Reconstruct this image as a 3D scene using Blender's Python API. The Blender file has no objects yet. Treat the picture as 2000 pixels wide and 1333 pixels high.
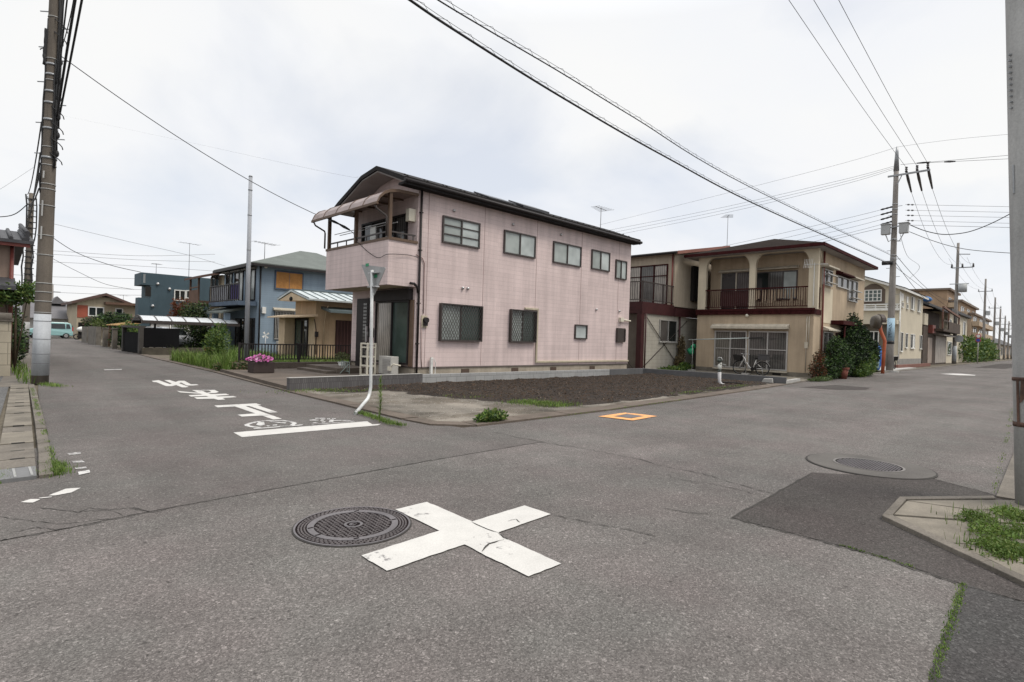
import bpy, bmesh, math, random
from mathutils import Vector as V3, Matrix, noise as mnoise
random.seed(7)
S = bpy.context.scene
COL = S.collection

# ------------------------------------------------------------------ camera
CAMH = 1.5
F_PX = 1062.886                       # focal length in pixels of a 2000 px wide frame
R3 = Matrix(((0.71260542, -0.01880487, -0.70131298),
             (-0.70083564, 0.02649092, -0.71283072),
             (0.03198311, 0.99947216, 0.00569845)))
cam = bpy.data.objects.new('camera', bpy.data.cameras.new('camera'))
COL.objects.link(cam)
cam.data.sensor_width = 36.0
cam.data.lens = F_PX / 2000 * 36.0
cam.data.clip_start = 0.05
cam.data.clip_end = 3000
cam.matrix_world = Matrix.Translation((0, 0, CAMH)) @ R3.to_4x4()
S.camera = cam

# ------------------------------------------------------------------ world, sun, exposure
SUN_EL, SUN_AZ = math.radians(58), math.radians(-62)      # azimuth of the sun measured from +X to +Y
w = bpy.data.worlds.new("World"); S.world = w; w.use_nodes = True
nt = w.node_tree; nt.nodes.clear()
def wn(t, **k):
    n = nt.nodes.new(t)
    for a, b in k.items(): setattr(n, a, b)
    return n
def wl(a, b): nt.links.new(a, b)
sky = wn('ShaderNodeTexSky', sky_type='NISHITA', sun_disc=False)
sky.sun_elevation = SUN_EL; sky.sun_rotation = math.pi / 2 - SUN_AZ
sky.dust_density = 2.0; sky.air_density = 1.0
tc = wn('ShaderNodeTexCoord')
sep = wn('ShaderNodeSeparateXYZ'); wl(tc.outputs['Generated'], sep.inputs[0])
zc = wn('ShaderNodeMath', operation='MAXIMUM'); wl(sep.outputs[2], zc.inputs[0]); zc.inputs[1].default_value = 0.0
zp = wn('ShaderNodeMath', operation='ADD'); wl(zc.outputs[0], zp.inputs[0]); zp.inputs[1].default_value = 0.34
dx = wn('ShaderNodeMath', operation='DIVIDE'); wl(sep.outputs[0], dx.inputs[0]); wl(zp.outputs[0], dx.inputs[1])
dy = wn('ShaderNodeMath', operation='DIVIDE'); wl(sep.outputs[1], dy.inputs[0]); wl(zp.outputs[0], dy.inputs[1])
cmb = wn('ShaderNodeCombineXYZ'); wl(dx.outputs[0], cmb.inputs[0]); wl(dy.outputs[0], cmb.inputs[1])
n1 = wn('ShaderNodeTexNoise'); n1.inputs['Scale'].default_value = 1.15; n1.inputs['Detail'].default_value = 7; n1.inputs['Roughness'].default_value = .52; n1.inputs['Distortion'].default_value = .35
wl(cmb.outputs[0], n1.inputs['Vector'])
# cloud cover: mostly closed, thin bluish gaps
r1 = wn('ShaderNodeValToRGB'); wl(n1.outputs[0], r1.inputs[0])
r1.color_ramp.elements[0].position = .36; r1.color_ramp.elements[0].color = (.72, .72, .72, 1)
r1.color_ramp.elements[1].position = .50; r1.color_ramp.elements[1].color = (.98, .98, .98, 1)
# cloud brightness
n2 = wn('ShaderNodeTexNoise'); n2.inputs['Scale'].default_value = 1.05; n2.inputs['Detail'].default_value = 6; n2.inputs['Roughness'].default_value = .46; n2.inputs['Distortion'].default_value = .2
wl(cmb.outputs[0], n2.inputs['Vector'])
r2 = wn('ShaderNodeValToRGB'); wl(n2.outputs[0], r2.inputs[0])
r2.color_ramp.elements[0].position = .38; r2.color_ramp.elements[0].color = (.69, .705, .74, 1)
r2.color_ramp.elements[1].position = .60; r2.color_ramp.elements[1].color = (.745, .745, .74, 1)
# an overcast sky is brighter overhead than near the horizon
ze = wn('ShaderNodeMapRange'); wl(zc.outputs[0], ze.inputs[0])
ze.inputs[1].default_value = .50; ze.inputs[2].default_value = 1.0; ze.inputs[3].default_value = 8.6; ze.inputs[4].default_value = 22.0
cs = wn('ShaderNodeVectorMath', operation='SCALE'); wl(r2.outputs[0], cs.inputs[0]); wl(ze.outputs[0], cs.inputs['Scale'])
mx = wn('ShaderNodeMix', data_type='RGBA'); wl(r1.outputs[0], mx.inputs[0]); wl(sky.outputs[0], mx.inputs[6]); wl(cs.outputs[0], mx.inputs[7])
bg = wn('ShaderNodeBackground'); bg.inputs[1].default_value = 0.10; wl(mx.outputs[2], bg.inputs[0])
wo = wn('ShaderNodeOutputWorld'); wl(bg.outputs[0], wo.inputs[0])

sun = bpy.data.objects.new('sun', bpy.data.lights.new('sun', 'SUN')); COL.objects.link(sun)
sun.data.energy = 1.35; sun.data.angle = math.radians(18); sun.data.color = (1, .93, .83)
sd = V3((math.cos(SUN_EL) * math.cos(SUN_AZ), math.cos(SUN_EL) * math.sin(SUN_AZ), math.sin(SUN_EL)))
sun.rotation_euler = sd.to_track_quat('Z', 'Y').to_euler(); sun.location = sd * 60
S.view_settings.view_transform = 'Standard'; S.view_settings.look = 'None'
S.view_settings.exposure = 0.60; S.view_settings.gamma = 1

# ------------------------------------------------------------------ measuring helpers: photo pixel -> place in the world
def ray(x, y): return R3 @ V3((x - 1000, 666.5 - y, -F_PX))
def G(x, y, z=0.0):
    d = ray(x, y); t = (z - CAMH) / d.z
    return V3((d.x * t, d.y * t, z))
def PX(x, y, X): d = ray(x, y); t = X / d.x; return V3((X, d.y * t, CAMH + d.z * t))
def PY(x, y, Y): d = ray(x, y); t = Y / d.y; return V3((d.x * t, Y, CAMH + d.z * t))
def ZAT(X, Y, py):                      # height above (X, Y) seen at image row py
    lo, hi = -5.0, 60.0
    for _ in range(50):
        m = (lo + hi) / 2; c = R3.transposed() @ V3((X, Y, m - CAMH))
        if 666.5 + c.y * F_PX / c.z > py: lo = m
        else: hi = m
    return (lo + hi) / 2

# ------------------------------------------------------------------ materials
MATS = {}
def new_mat(name):
    m = bpy.data.materials.new(name); m.use_nodes = True; m.node_tree.nodes.clear()
    MATS[name] = m
    return m
class NT:
    def __init__(s, m):
        s.t = m.node_tree
        s.out = s.n('ShaderNodeOutputMaterial'); s.b = s.n('ShaderNodeBsdfPrincipled')
        s.l(s.b.outputs[0], s.out.inputs[0])
        g = s.n('ShaderNodeNewGeometry'); s.geo = g; s.pos = g.outputs['Position']
    def n(s, t, **k):
        n = s.t.nodes.new(t)
        for a, b in k.items(): setattr(n, a, b)
        return n
    def l(s, a, b): s.t.links.new(a, b)
    def noise(s, scale, detail=3, rough=.55, vec=None, dist=0):
        n = s.n('ShaderNodeTexNoise'); n.inputs['Scale'].default_value = scale; n.inputs['Detail'].default_value = detail
        n.inputs['Roughness'].default_value = rough; n.inputs['Distortion'].default_value = dist
        s.l(vec or s.pos, n.inputs['Vector']); return n.outputs[0]
    def ramp(s, fac, stops):
        r = s.n('ShaderNodeValToRGB'); s.l(fac, r.inputs[0]); e = r.color_ramp.elements
        while len(e) < len(stops): e.new(.5)
        for i, (p, c) in enumerate(stops):
            e[i].position = p; c = c if hasattr(c, '__len__') else (c, c, c); e[i].color = (*c[:3], 1)
        return r.outputs[0]
    def mul(s, a, b, fac=1.0, mode='MULTIPLY'):
        m = s.n('ShaderNodeMix', data_type='RGBA', blend_type=mode)
        if hasattr(fac, 'links'): s.l(fac, m.inputs[0])
        else: m.inputs[0].default_value = fac
        for v, i in ((a, 6), (b, 7)):
            if hasattr(v, 'links'): s.l(v, m.inputs[i])
            else: m.inputs[i].default_value = (*v, 1)
        return m.outputs[2]
    def bump(s, h, strength=.3, dist=.01):
        b = s.n('ShaderNodeBump'); b.inputs['Strength'].default_value = strength; b.inputs['Distance'].default_value = dist
        s.l(h, b.inputs['Height']); s.l(b.outputs[0], s.b.inputs['Normal'])
    def scaled(s, sx, sy, sz):
        m = s.n('ShaderNodeMapping'); m.inputs['Scale'].default_value = (sx, sy, sz); s.l(s.pos, m.inputs[0]); return m.outputs[0]
    def walluv(s):                       # (horizontal along the wall, height, 0)
        p = s.n('ShaderNodeSeparateXYZ'); s.l(s.pos, p.inputs[0]); q = s.n('ShaderNodeSeparateXYZ'); s.l(s.geo.outputs['True Normal'], q.inputs[0])
        ax = s.n('ShaderNodeMath', operation='ABSOLUTE'); s.l(q.outputs[0], ax.inputs[0])
        gt = s.n('ShaderNodeMath', operation='GREATER_THAN'); s.l(ax.outputs[0], gt.inputs[0]); gt.inputs[1].default_value = .5
        mx = s.n('ShaderNodeMix', data_type='FLOAT'); s.l(gt.outputs[0], mx.inputs[0]); s.l(p.outputs[0], mx.inputs[2]); s.l(p.outputs[1], mx.inputs[3])
        c = s.n('ShaderNodeCombineXYZ'); s.l(mx.outputs[0], c.inputs[0]); s.l(p.outputs[2], c.inputs[1]); return c.outputs[0]

def M(name, rgb, rough=.7, var=.18, scale=1.2, fine=.1, fscale=40, bump=0.0, bscale=60, metal=0.0, spec=.35, streak=0.0):
    """general weathered surface: large stains, fine grain, optional vertical rain streaks and bump"""
    if name in MATS: return MATS[name]
    m = new_mat(name); t = NT(m)
    a = t.ramp(t.noise(scale, 5, .6), [(.3, 1 - var), (.7, 1 + var * .4)])
    f = t.ramp(t.noise(fscale, 2), [(.3, 1 - fine), (.7, 1 + fine * .5)])
    c = t.mul(rgb, a); c = t.mul(c, f)
    if streak:
        st = t.ramp(t.noise(1.0, 4, .6, vec=t.scaled(5, 5, .35)), [(.38, 1 - streak), (.62, 1.0)]); c = t.mul(c, st)
    t.l(c, t.b.inputs['Base Color']); t.b.inputs['Roughness'].default_value = rough; t.b.inputs['Metallic'].default_value = metal
    t.b.inputs['Specular IOR Level'].default_value = spec
    if bump: t.bump(t.noise(bscale, 4, .6), bump, .01)
    return m

def asphalt(name, mean, tint, scale=85.0, contrast=1.0, stain=.22, tracks=(.12, 1.1)):
    m = new_mat(name); t = NT(m)
    v = t.n('ShaderNodeTexVoronoi'); v.inputs['Scale'].default_value = scale; t.l(t.pos, v.inputs['Vector'])
    sx = t.n('ShaderNodeSeparateColor'); t.l(v.outputs['Color'], sx.inputs[0])
    lo, hi = 1 - .34 * contrast, 1 + .30 * contrast
    st = t.ramp(sx.outputs[0], [(0, lo), (.5, 1.0 - .08 * contrast), (.9, 1 + .12 * contrast), (1, hi + .25 * contrast)])
    f2 = t.ramp(t.noise(scale * 1.9, 2), [(.3, 1 - .28 * contrast), (.7, 1 + .2 * contrast)])
    v2 = t.n('ShaderNodeTexVoronoi'); v2.inputs['Scale'].default_value = scale * .42; t.l(t.pos, v2.inputs['Vector'])
    s2 = t.n('ShaderNodeSeparateColor'); t.l(v2.outputs['Color'], s2.inputs[0])
    pits = t.ramp(s2.outputs[1], [(0, .62), (.004, .66), (.008, 1.0), (.962, 1.0), (.985, 1.45)])
    a = t.ramp(t.noise(.35, 6, .62), [(.3, 1 - stain), (.7, 1 + stain * .45)])
    b = t.ramp(t.noise(2.3, 4, .6), [(.32, 1 - stain * .4), (.68, 1 + stain * .25)])
    hue = t.ramp(t.noise(.9, 3), [(.35, (1.03, .99, .99)), (.65, (.98, 1.0, .985))])
    c = t.mul((mean * tint[0], mean * tint[1], mean * tint[2]), st); c = t.mul(c, f2); c = t.mul(c, pits); c = t.mul(c, a); c = t.mul(c, b); c = t.mul(c, hue)
    c = t.mul(c, t.ramp(t.noise(1.0, 3, .5, vec=t.scaled(*tracks, 1)), [(.33, .90), (.67, 1.07)]))
    c = t.mul(c, t.ramp(t.noise(.9, 5, .65, dist=.6), [(.26, .72), (.33, 1.0)]))
    t.l(c, t.b.inputs['Base Color']); t.b.inputs['Roughness'].default_value = .95; t.b.inputs['Specular IOR Level'].default_value = .08
    h = t.mul(sx.outputs[0], t.noise(scale * 2, 2), .5, 'MIX'); t.bump(h, .55, .006)
    return m

def siding(name, rgb, rw, rh, joint=.012, jcol=.72, var=.1, streak=.07, vary=.06, rough=.6, bump=.25):
    m = new_mat(name); t = NT(m); uv = t.walluv()
    br = t.n('ShaderNodeTexBrick'); t.l(uv, br.inputs['Vector'])
    br.inputs['Scale'].default_value = 1; br.inputs['Brick Width'].default_value = rw; br.inputs['Row Height'].default_value = rh
    br.inputs['Mortar Size'].default_value = joint; br.inputs['Mortar Smooth'].default_value = .3; br.inputs['Bias'].default_value = 0; br.offset = .37; br.offset_frequency = 3
    br.inputs['Color1'].default_value = (1 - vary, 1 - vary, 1 - vary, 1); br.inputs['Color2'].default_value = (1 + vary * .5,) * 3 + (1,); br.inputs['Mortar'].default_value = (jcol, jcol, jcol, 1)
    a = t.ramp(t.noise(.6, 5, .6), [(.3, 1 - var), (.7, 1.03)])
    s_ = t.ramp(t.noise(1.0, 4, .6, vec=t.scaled(4, 4, .3)), [(.35, 1 - streak), (.62, 1.0)])
    f = t.ramp(t.noise(28, 3), [(.3, .94), (.7, 1.03)])
    c = t.mul(rgb, br.outputs[0]); c = t.mul(c, a); c = t.mul(c, s_); c = t.mul(c, f)
    t.l(c, t.b.inputs['Base Color']); t.b.inputs['Roughness'].default_value = rough; t.b.inputs['Specular IOR Level'].default_value = .3
    inv = t.n('ShaderNodeMath', operation='SUBTRACT'); inv.inputs[0].default_value = 1; t.l(br.outputs[1], inv.inputs[1])
    t.bump(inv.outputs[0], bump, .01)
    return m

def glass(name, rgb, rough=.06, spec=.6, curtain=False):
    m = new_mat(name); t = NT(m)
    c = t.mul(rgb, t.ramp(t.noise(1.3, 2), [(.35, .75), (.65, 1.15)]))
    if curtain:
        wv = t.n('ShaderNodeTexWave'); wv.inputs['Scale'].default_value = 2.6; wv.inputs['Distortion'].default_value = 2.2; wv.inputs['Detail'].default_value = 2
        t.l(t.walluv(), wv.inputs['Vector']); c = t.mul(c, t.ramp(wv.outputs[0], [(.2, .65), (.8, 1.15)]))
    t.l(c, t.b.inputs['Base Color']); t.b.inputs['Roughness'].default_value = rough; t.b.inputs['Specular IOR Level'].default_value = spec
    return m

def leafmat(name, c0, c1, c2=None, rough=.55):
    m = new_mat(name); t = NT(m)
    stops = [(0, c0), (.6, c1), (1, c2 or c1)]
    rnd = t.geo.outputs['Random Per Island']
    c = t.ramp(rnd, stops); c = t.mul(c, t.ramp(t.noise(2.5, 3), [(.35, .65), (.65, 1.2)]))
    t.l(c, t.b.inputs['Base Color']); t.b.inputs['Roughness'].default_value = rough; t.b.inputs['Specular IOR Level'].default_value = .25
    tr = t.n('ShaderNodeBsdfTranslucent'); t.l(c, tr.inputs[0]); ms = t.n('ShaderNodeMixShader'); ms.inputs[0].default_value = .25
    t.l(t.b.outputs[0], ms.inputs[1]); t.l(tr.outputs[0], ms.inputs[2]); t.l(ms.outputs[0], t.out.inputs[0])
    return m

def paint_mat(name, rgb, wear=.35, scale=16):
    """road paint: worn through to the asphalt in small spots"""
    m = new_mat(name); t = NT(m)
    n = t.noise(scale, 6, .72); big = t.noise(1.7, 3, .6)
    ad = t.n('ShaderNodeMath', operation='ADD'); t.l(n, ad.inputs[0]); t.l(big, ad.inputs[1])
    k = t.ramp(ad.outputs[0], [(.0, 1), (.62 + wear * .35, 1), (.70 + wear * .35, 0), (1.0, 0)]) if wear < 0 else t.ramp(ad.outputs[0], [(wear, 1), (wear + .06, 0)])
    g = t.ramp(t.noise(90, 3), [(.3, .86), (.7, 1.04)]); g2 = t.ramp(t.noise(3, 4, .6), [(.3, .88), (.7, 1.03)])
    c = t.mul(t.mul(rgb, g), g2); c = t.mul(c, (.19, .18, .175), k, 'MIX')
    t.l(c, t.b.inputs['Base Color']); t.b.inputs['Roughness'].default_value = .7; t.bump(t.noise(120, 3), .25, .004)
    return m

# ------------------------------------------------------------------ mesh building
OFF = {}
class MB:
    def __init__(s): s.v = []; s.f = []; s.m = []; s.sm = []
    def add(s, vs, fs, mat=0, smooth=False):
        o = len(s.v); s.v += [V3(v) for v in vs]
        for f in fs: s.f.append([i + o for i in f]); s.m.append(mat); s.sm.append(smooth)
        return s
    def box(s, x0, y0, z0, x1, y1, z1, mat=0):
        x0, x1 = sorted((x0, x1)); y0, y1 = sorted((y0, y1)); z0, z1 = sorted((z0, z1))
        return s.add([(x0, y0, z0), (x1, y0, z0), (x1, y1, z0), (x0, y1, z0), (x0, y0, z1), (x1, y0, z1), (x1, y1, z1), (x0, y1, z1)],
                     [(0, 3, 2, 1), (4, 5, 6, 7), (0, 1, 5, 4), (1, 2, 6, 5), (2, 3, 7, 6), (3, 0, 4, 7)], mat)
    def prism(s, pts, ext, mat=0):       # closed outline (3D) swept along a vector
        n = len(pts); e = V3(ext); a = [V3(p) for p in pts]
        fs = [tuple(range(n))[::-1], tuple(range(n, 2 * n))] + [(i, (i + 1) % n, (i + 1) % n + n, i + n) for i in range(n)]
        return s.add(a + [p + e for p in a], fs, mat)
    def poly(s, pts, mat=0): return s.add(pts, [tuple(range(len(pts)))], mat)
    def bar(s, a, b, w, h=None, mat=0):  # rectangular bar between two points
        a, b = V3(a), V3(b); h = h or w; d = (b - a).normalized()
        up = V3((0, 0, 1)) if abs(d.z) < .95 else V3((0, 1, 0))
        sx = d.cross(up).normalized() * w / 2; sy = sx.cross(d).normalized() * h / 2
        return s.add([a - sx - sy, a + sx - sy, a + sx + sy, a - sx + sy, b - sx - sy, b + sx - sy, b + sx + sy, b - sx + sy],
                     [(0, 1, 2, 3), (7, 6, 5, 4), (0, 4, 5, 1), (1, 5, 6, 2), (2, 6, 7, 3), (3, 7, 4, 0)], mat)
    def tube(s, path, r, n=8, mat=0, caps=True, smooth=True):
        path = [V3(p) for p in path]; rs = r if hasattr(r, '__len__') else [r] * len(path)
        vs = []; fs = []; ref = None
        for i, p in enumerate(path):
            d = (path[min(i + 1, len(path) - 1)] - path[max(i - 1, 0)]).normalized()
            if ref is None: ref = V3((0, 0, 1)) if abs(d.z) < .9 else V3((1, 0, 0))
            x = d.cross(ref).normalized(); y = x.cross(d).normalized(); ref = y
            for k in range(n):
                a = 2 * math.pi * k / n; vs.append(p + (x * math.cos(a) + y * math.sin(a)) * rs[i])
        for i in range(len(path) - 1):
            for k in range(n): fs.append((i * n + k, i * n + (k + 1) % n, (i + 1) * n + (k + 1) % n, (i + 1) * n + k))
        s.add(vs, fs, mat, smooth)
        if caps:
            s.add(vs[:n], [tuple(range(n))], mat); s.add(vs[-n:], [tuple(range(n))[::-1]], mat)
        return s
    def cyl(s, a, b, r0, r1=None, n=16, mat=0): return s.tube([a, b], [r0, r0 if r1 is None else r1], n, mat)
    def ring(s, c, r0, r1, z0, z1, n=48, mat=0):
        vs = []; fs = []
        for k in range(n):
            a = 2 * math.pi * k / n; cx, sy = math.cos(a), math.sin(a)
            vs += [(c[0] + r0 * cx, c[1] + r0 * sy, z0), (c[0] + r1 * cx, c[1] + r1 * sy, z0), (c[0] + r1 * cx, c[1] + r1 * sy, z1), (c[0] + r0 * cx, c[1] + r0 * sy, z1)]
        for k in range(n):
            j = (k + 1) % n
            for q in range(4): fs.append((k * 4 + q, j * 4 + q, j * 4 + (q + 1) % 4, k * 4 + (q + 1) % 4))
        return s.add(vs, fs, mat)
    def ball(s, c, r, mat=0, seg=8, rings=6, sq=(1, 1, 1)):
        vs = []; fs = []
        for i in range(rings + 1):
            t = math.pi * i / rings
            for k in range(seg):
                a = 2 * math.pi * k / seg; vs.append((c[0] + r * sq[0] * math.sin(t) * math.cos(a), c[1] + r * sq[1] * math.sin(t) * math.sin(a), c[2] + r * sq[2] * math.cos(t)))
        for i in range(rings):
            for k in range(seg): fs.append((i * seg + k, (i + 1) * seg + k, (i + 1) * seg + (k + 1) % seg, i * seg + (k + 1) % seg))
        return s.add(vs, fs, mat, True)
    def parts(s, name, mats, parent, bevel=0):
        """every separate piece becomes a part of its own"""
        key = {}; root = []
        def find(i):
            while root[i] != i: root[i] = root[root[i]]; i = root[i]
            return i
        rep = []
        for v in s.v:
            k = (round(v.x, 4), round(v.y, 4), round(v.z, 4))
            if k not in key: key[k] = len(root); root.append(len(root))
            rep.append(key[k])
        for f in s.f:
            for i in f[1:]: root[find(rep[i])] = find(rep[f[0]])
        grp = {}
        for j, f in enumerate(s.f): grp.setdefault(find(rep[f[0]]), []).append(j)
        out = []
        for js in grp.values():
            q = MB(); mp = {}
            for j in js:
                ff = []
                for i in s.f[j]:
                    if i not in mp: mp[i] = len(q.v); q.v.append(s.v[i])
                    ff.append(mp[i])
                q.f.append(ff); q.m.append(s.m[j]); q.sm.append(s.sm[j])
            out.append(q.build(name, mats, parent, bevel))
        return out
    def build(s, name, mats, parent=None, bevel=0):
        name = {'feet': 'foot', 'bars': 'bar'}.get(name, name)
        me = bpy.data.meshes.new(name); ob = bpy.data.objects.new(name, me); COL.objects.link(ob)
        if parent is not None: off = OFF[parent.name]; ob.parent = parent
        else:
            zs = [v.z for v in s.v]; off = V3((sum(v.x for v in s.v) / len(s.v), sum(v.y for v in s.v) / len(s.v), min(zs))); ob.location = off
        OFF[ob.name] = off
        me.from_pydata([tuple(v - off) for v in s.v], [], s.f)
        for m in (mats if isinstance(mats, (list, tuple)) else [mats]): me.materials.append(m)
        me.polygons.foreach_set('material_index', s.m); me.polygons.foreach_set('use_smooth', s.sm)
        bm = bmesh.new(); bm.from_mesh(me)
        bmesh.ops.remove_doubles(bm, verts=bm.verts, dist=1e-5)
        bmesh.ops.recalc_face_normals(bm, faces=bm.faces); bm.to_mesh(me); bm.free()
        if bevel:
            b = ob.modifiers.new('bevel', 'BEVEL'); b.width = bevel; b.segments = 2; b.limit_method = 'ANGLE'
        me.update()
        return ob
def tag(o, label, cat, group=None, kind=None):
    if label: o['label'] = label
    if cat: o['category'] = cat
    if group: o['group'] = group
    if kind: o['kind'] = kind
    return o
def thing(name, label, cat, loc, group=None):
    o = bpy.data.objects.new(name, None); COL.objects.link(o); o.location = loc; OFF[o.name] = V3(loc); o.empty_display_size = .2
    return tag(o, label, cat, group)
def struct(ob): ob['kind'] = 'structure'; return ob

# a wall face: 'Y' looks to -Y (u = X), 'X' looks to -X (u = Y); d = distance in front of the wall
class Face:
    def __init__(s, ax, plane): s.ax, s.p = ax, plane
    def pt(s, u, z, d=0): return V3((u, s.p - d, z)) if s.ax == 'Y' else V3((s.p - d, u, z))
    def px(s, x, y):                      # photo pixel -> (u, z)
        if s.ax == 'Y': q = PY(x, y, s.p); return q.x, q.z
        q = PX(x, y, s.p); return q.y, q.z
    def rect(s, x0, y0, x1, y1):          # two opposite corners in the photo
        a, b = s.px(x0, y0), s.px(x1, y1)
        return min(a[0], b[0]), max(a[0], b[0]), min(a[1], b[1]), max(a[1], b[1])
    def box(s, mb, u0, u1, z0, z1, d0, d1, mat=0):
        a, b = s.pt(u0, z0, d0), s.pt(u1, z1, d1); return mb.box(a.x, a.y, a.z, b.x, b.y, b.z, mat)

def window(parent, F, r, frame, pane, n=2, fw=.05, depth=.06, rails=(), label=None, name='window', sill=None):
    u0, u1, z0, z1 = r; b = MB()
    F.box(b, u0, u1, z0, z0 + fw, 0, depth); F.box(b, u0, u1, z1 - fw, z1, 0, depth)
    F.box(b, u0, u0 + fw, z0 + fw, z1 - fw, 0, depth - .004); F.box(b, u1 - fw, u1, z0 + fw, z1 - fw, 0, depth - .004)
    for i in range(1, n):
        m = u0 + (u1 - u0) * i / n; F.box(b, m - fw * .5, m + fw * .5, z0 + fw, z1 - fw, 0, depth - .012)
    for q in rails:
        zz = z0 + (z1 - z0) * q; F.box(b, u0 + fw, u1 - fw, zz - fw * .35, zz + fw * .35, 0, depth - .02)
    wob = b.build(name, frame, parent)
    if label: wob['label'] = label
    for i in range(n):
        a = u0 + (u1 - u0) * i / n; c = u0 + (u1 - u0) * (i + 1) / n; p = MB()
        F.box(p, a + fw * .5, c - fw * .5, z0 + fw * .5, z1 - fw * .5, .002, .014 + .010 * (i % 2)); p.build('pane', pane[i % len(pane)] if isinstance(pane, list) else pane, wob)
    if sill:
        p = MB(); F.box(p, u0 - .04, u1 + .04, z0 - .04, z0, 0, depth + .04); p.build('sill', sill, wob)
    return wob

def leaves(mb, centers, n, size, mat=0, mats=1, flat=.3, up=0.0):
    """many leaf-sized faces spread through ellipsoids (cx,cy,cz,rx,ry,rz)"""
    ws = [c[3] * c[4] * c[5] for c in centers]
    for _ in range(n):
        c = random.choices(centers, ws)[0]
        d = V3((random.gauss(0, 1), random.gauss(0, 1), random.gauss(0, 1))).normalized() * (random.random() ** .45)
        p = V3((c[0] + d.x * c[3], c[1] + d.y * c[4], c[2] + d.z * c[5]))
        if mnoise.noise(p * (1.6 / max(.3, c[3]))) < -.28: continue
        if p.z < .01: continue
        a = V3((random.gauss(0, 1), random.gauss(0, 1), random.gauss(0, 1) * .6 + up)).normalized(); q = a.cross(V3((random.gauss(0, 1), random.gauss(0, 1), random.gauss(0, 1)))).normalized()
        L = size * random.uniform(.6, 1.4); W = L * random.uniform(.3, .55)
        mb.add([p, p + a * L * .5 + q * W * .5, p + a * L, p + a * L * .5 - q * W * .5], [(0, 1, 2, 3)], mat + random.randrange(mats))
def blades(mb, spots, h, w=.012, mat=0, mats=1, lean=.5):
    for (x, y, z) in spots:
        hh = h * random.uniform(.45, 1.25); a = random.uniform(0, 6.28); dx, dy = math.cos(a), math.sin(a); l = random.uniform(.1, lean) * hh
        ww = w * random.uniform(.7, 1.4)
        p0 = V3((x - dy * ww, y + dx * ww, z)); p1 = V3((x + dy * ww, y - dx * ww, z)); m = V3((x + dx * l * .35, y + dy * l * .35, z + hh * .6)); t = V3((x + dx * l, y + dy * l, z + hh))
        mb.add([p0, p1, m + V3((dy * ww, -dx * ww, 0)) * .7, m - V3((dy * ww, -dx * ww, 0)) * .7, t], [(0, 1, 2, 3), (3, 2, 4)], mat + random.randrange(mats))
def inpoly(x, y, P):
    c = False; j = len(P) - 1
    for i in range(len(P)):
        if (P[i][1] > y) != (P[j][1] > y) and x < (P[j][0] - P[i][0]) * (y - P[i][1]) / (P[j][1] - P[i][1]) + P[i][0]: c = not c
        j = i
    return c
def scatter(P, n):
    xs = [p[0] for p in P]; ys = [p[1] for p in P]; out = []
    while len(out) < n:
        x, y = random.uniform(min(xs), max(xs)), random.uniform(min(ys), max(ys))
        if inpoly(x, y, P): out.append((x, y))
    return out
def text_mesh(s):
    cu = bpy.data.curves.new('lettering', 'FONT'); cu.body = s; cu.align_x = 'CENTER'; cu.align_y = 'CENTER'; cu.size = 1
    ob = bpy.data.objects.new('lettering', cu); COL.objects.link(ob)
    dg = bpy.context.evaluated_depsgraph_get(); me = ob.evaluated_get(dg).to_mesh()
    vs = [v.co.copy() for v in me.vertices]; fs = [tuple(p.vertices) for p in me.polygons]
    bpy.data.objects.remove(ob); bpy.data.curves.remove(cu)
    return vs, fs
# =================================================================== SETTING: ground, roads, kerbs
asphalt('asphalt', .143, (1.08, 1.0, .95), 120, 1.2)
asphalt('asphalt_street', .126, (1.08, 1.0, .95), 135, 1.0, .2, (1.1, .12))
asphalt('asphalt_dark', .072, (1.10, 1.0, .95), 110, 1.1, .2)
asphalt('asphalt_rough', .070, (1.03, 1.0, .98), 100, 1.1, .2)
M('earth', (.13, .11, .08), .95, .35, .8, .3, 25, .5, 30)
M('sand', (.205, .182, .152), .95, .62, .75, .22, 70, .4, 120)
def damp(name):
    m = MATS[name]; t = m.node_tree; b = [n for n in t.nodes if n.type == 'BSDF_PRINCIPLED'][0]; src = b.inputs['Base Color'].links[0].from_socket
    g = t.nodes.new('ShaderNodeNewGeometry'); mp = t.nodes.new('ShaderNodeMapping'); mp.inputs['Scale'].default_value = (.55, .85, 1); t.links.new(g.outputs['Position'], mp.inputs[0])
    n = t.nodes.new('ShaderNodeTexNoise'); n.inputs['Scale'].default_value = 1.0; n.inputs['Detail'].default_value = 7; n.inputs['Roughness'].default_value = .66; t.links.new(mp.outputs[0], n.inputs['Vector'])
    r = t.nodes.new('ShaderNodeValToRGB'); t.links.new(n.outputs[0], r.inputs[0]); e = r.color_ramp.elements; e[0].position = .44; e[0].color = (.60, .57, .53, 1); e[1].position = .52; e[1].color = (1, 1, 1, 1)
    x = t.nodes.new('ShaderNodeMix'); x.data_type = 'RGBA'; x.blend_type = 'MULTIPLY'; x.inputs[0].default_value = 1; t.links.new(src, x.inputs[6]); t.links.new(r.outputs[0], x.inputs[7]); t.links.new(x.outputs[2], b.inputs['Base Color'])
damp('sand')
M('soil', (.028, .019, .013), .95, .5, 1.6, .5, 40, .8, 45)
M('concrete', (.19, .168, .135), .9, .5, 1.6, .15, 60, .3, 90, streak=.1)
M('concrete_old', (.15, .132, .110), .9, .4, 2.0, .25, 50, .45, 70)
M('concrete_brown', (.125, .10, .08), .9, .35, 1.6, .25, 50, .4, 70)
M('concrete_light', (.36, .35, .33), .85, .2, 1.5, .12, 60, .25, 90)
M('gravel', (.12, .118, .115), .95, .3, 1.5, .65, 30, .9, 30)
M('crack', (.040, .037, .033), .95)
paint_mat('paint_white', (.52, .505, .475), .765)
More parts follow.
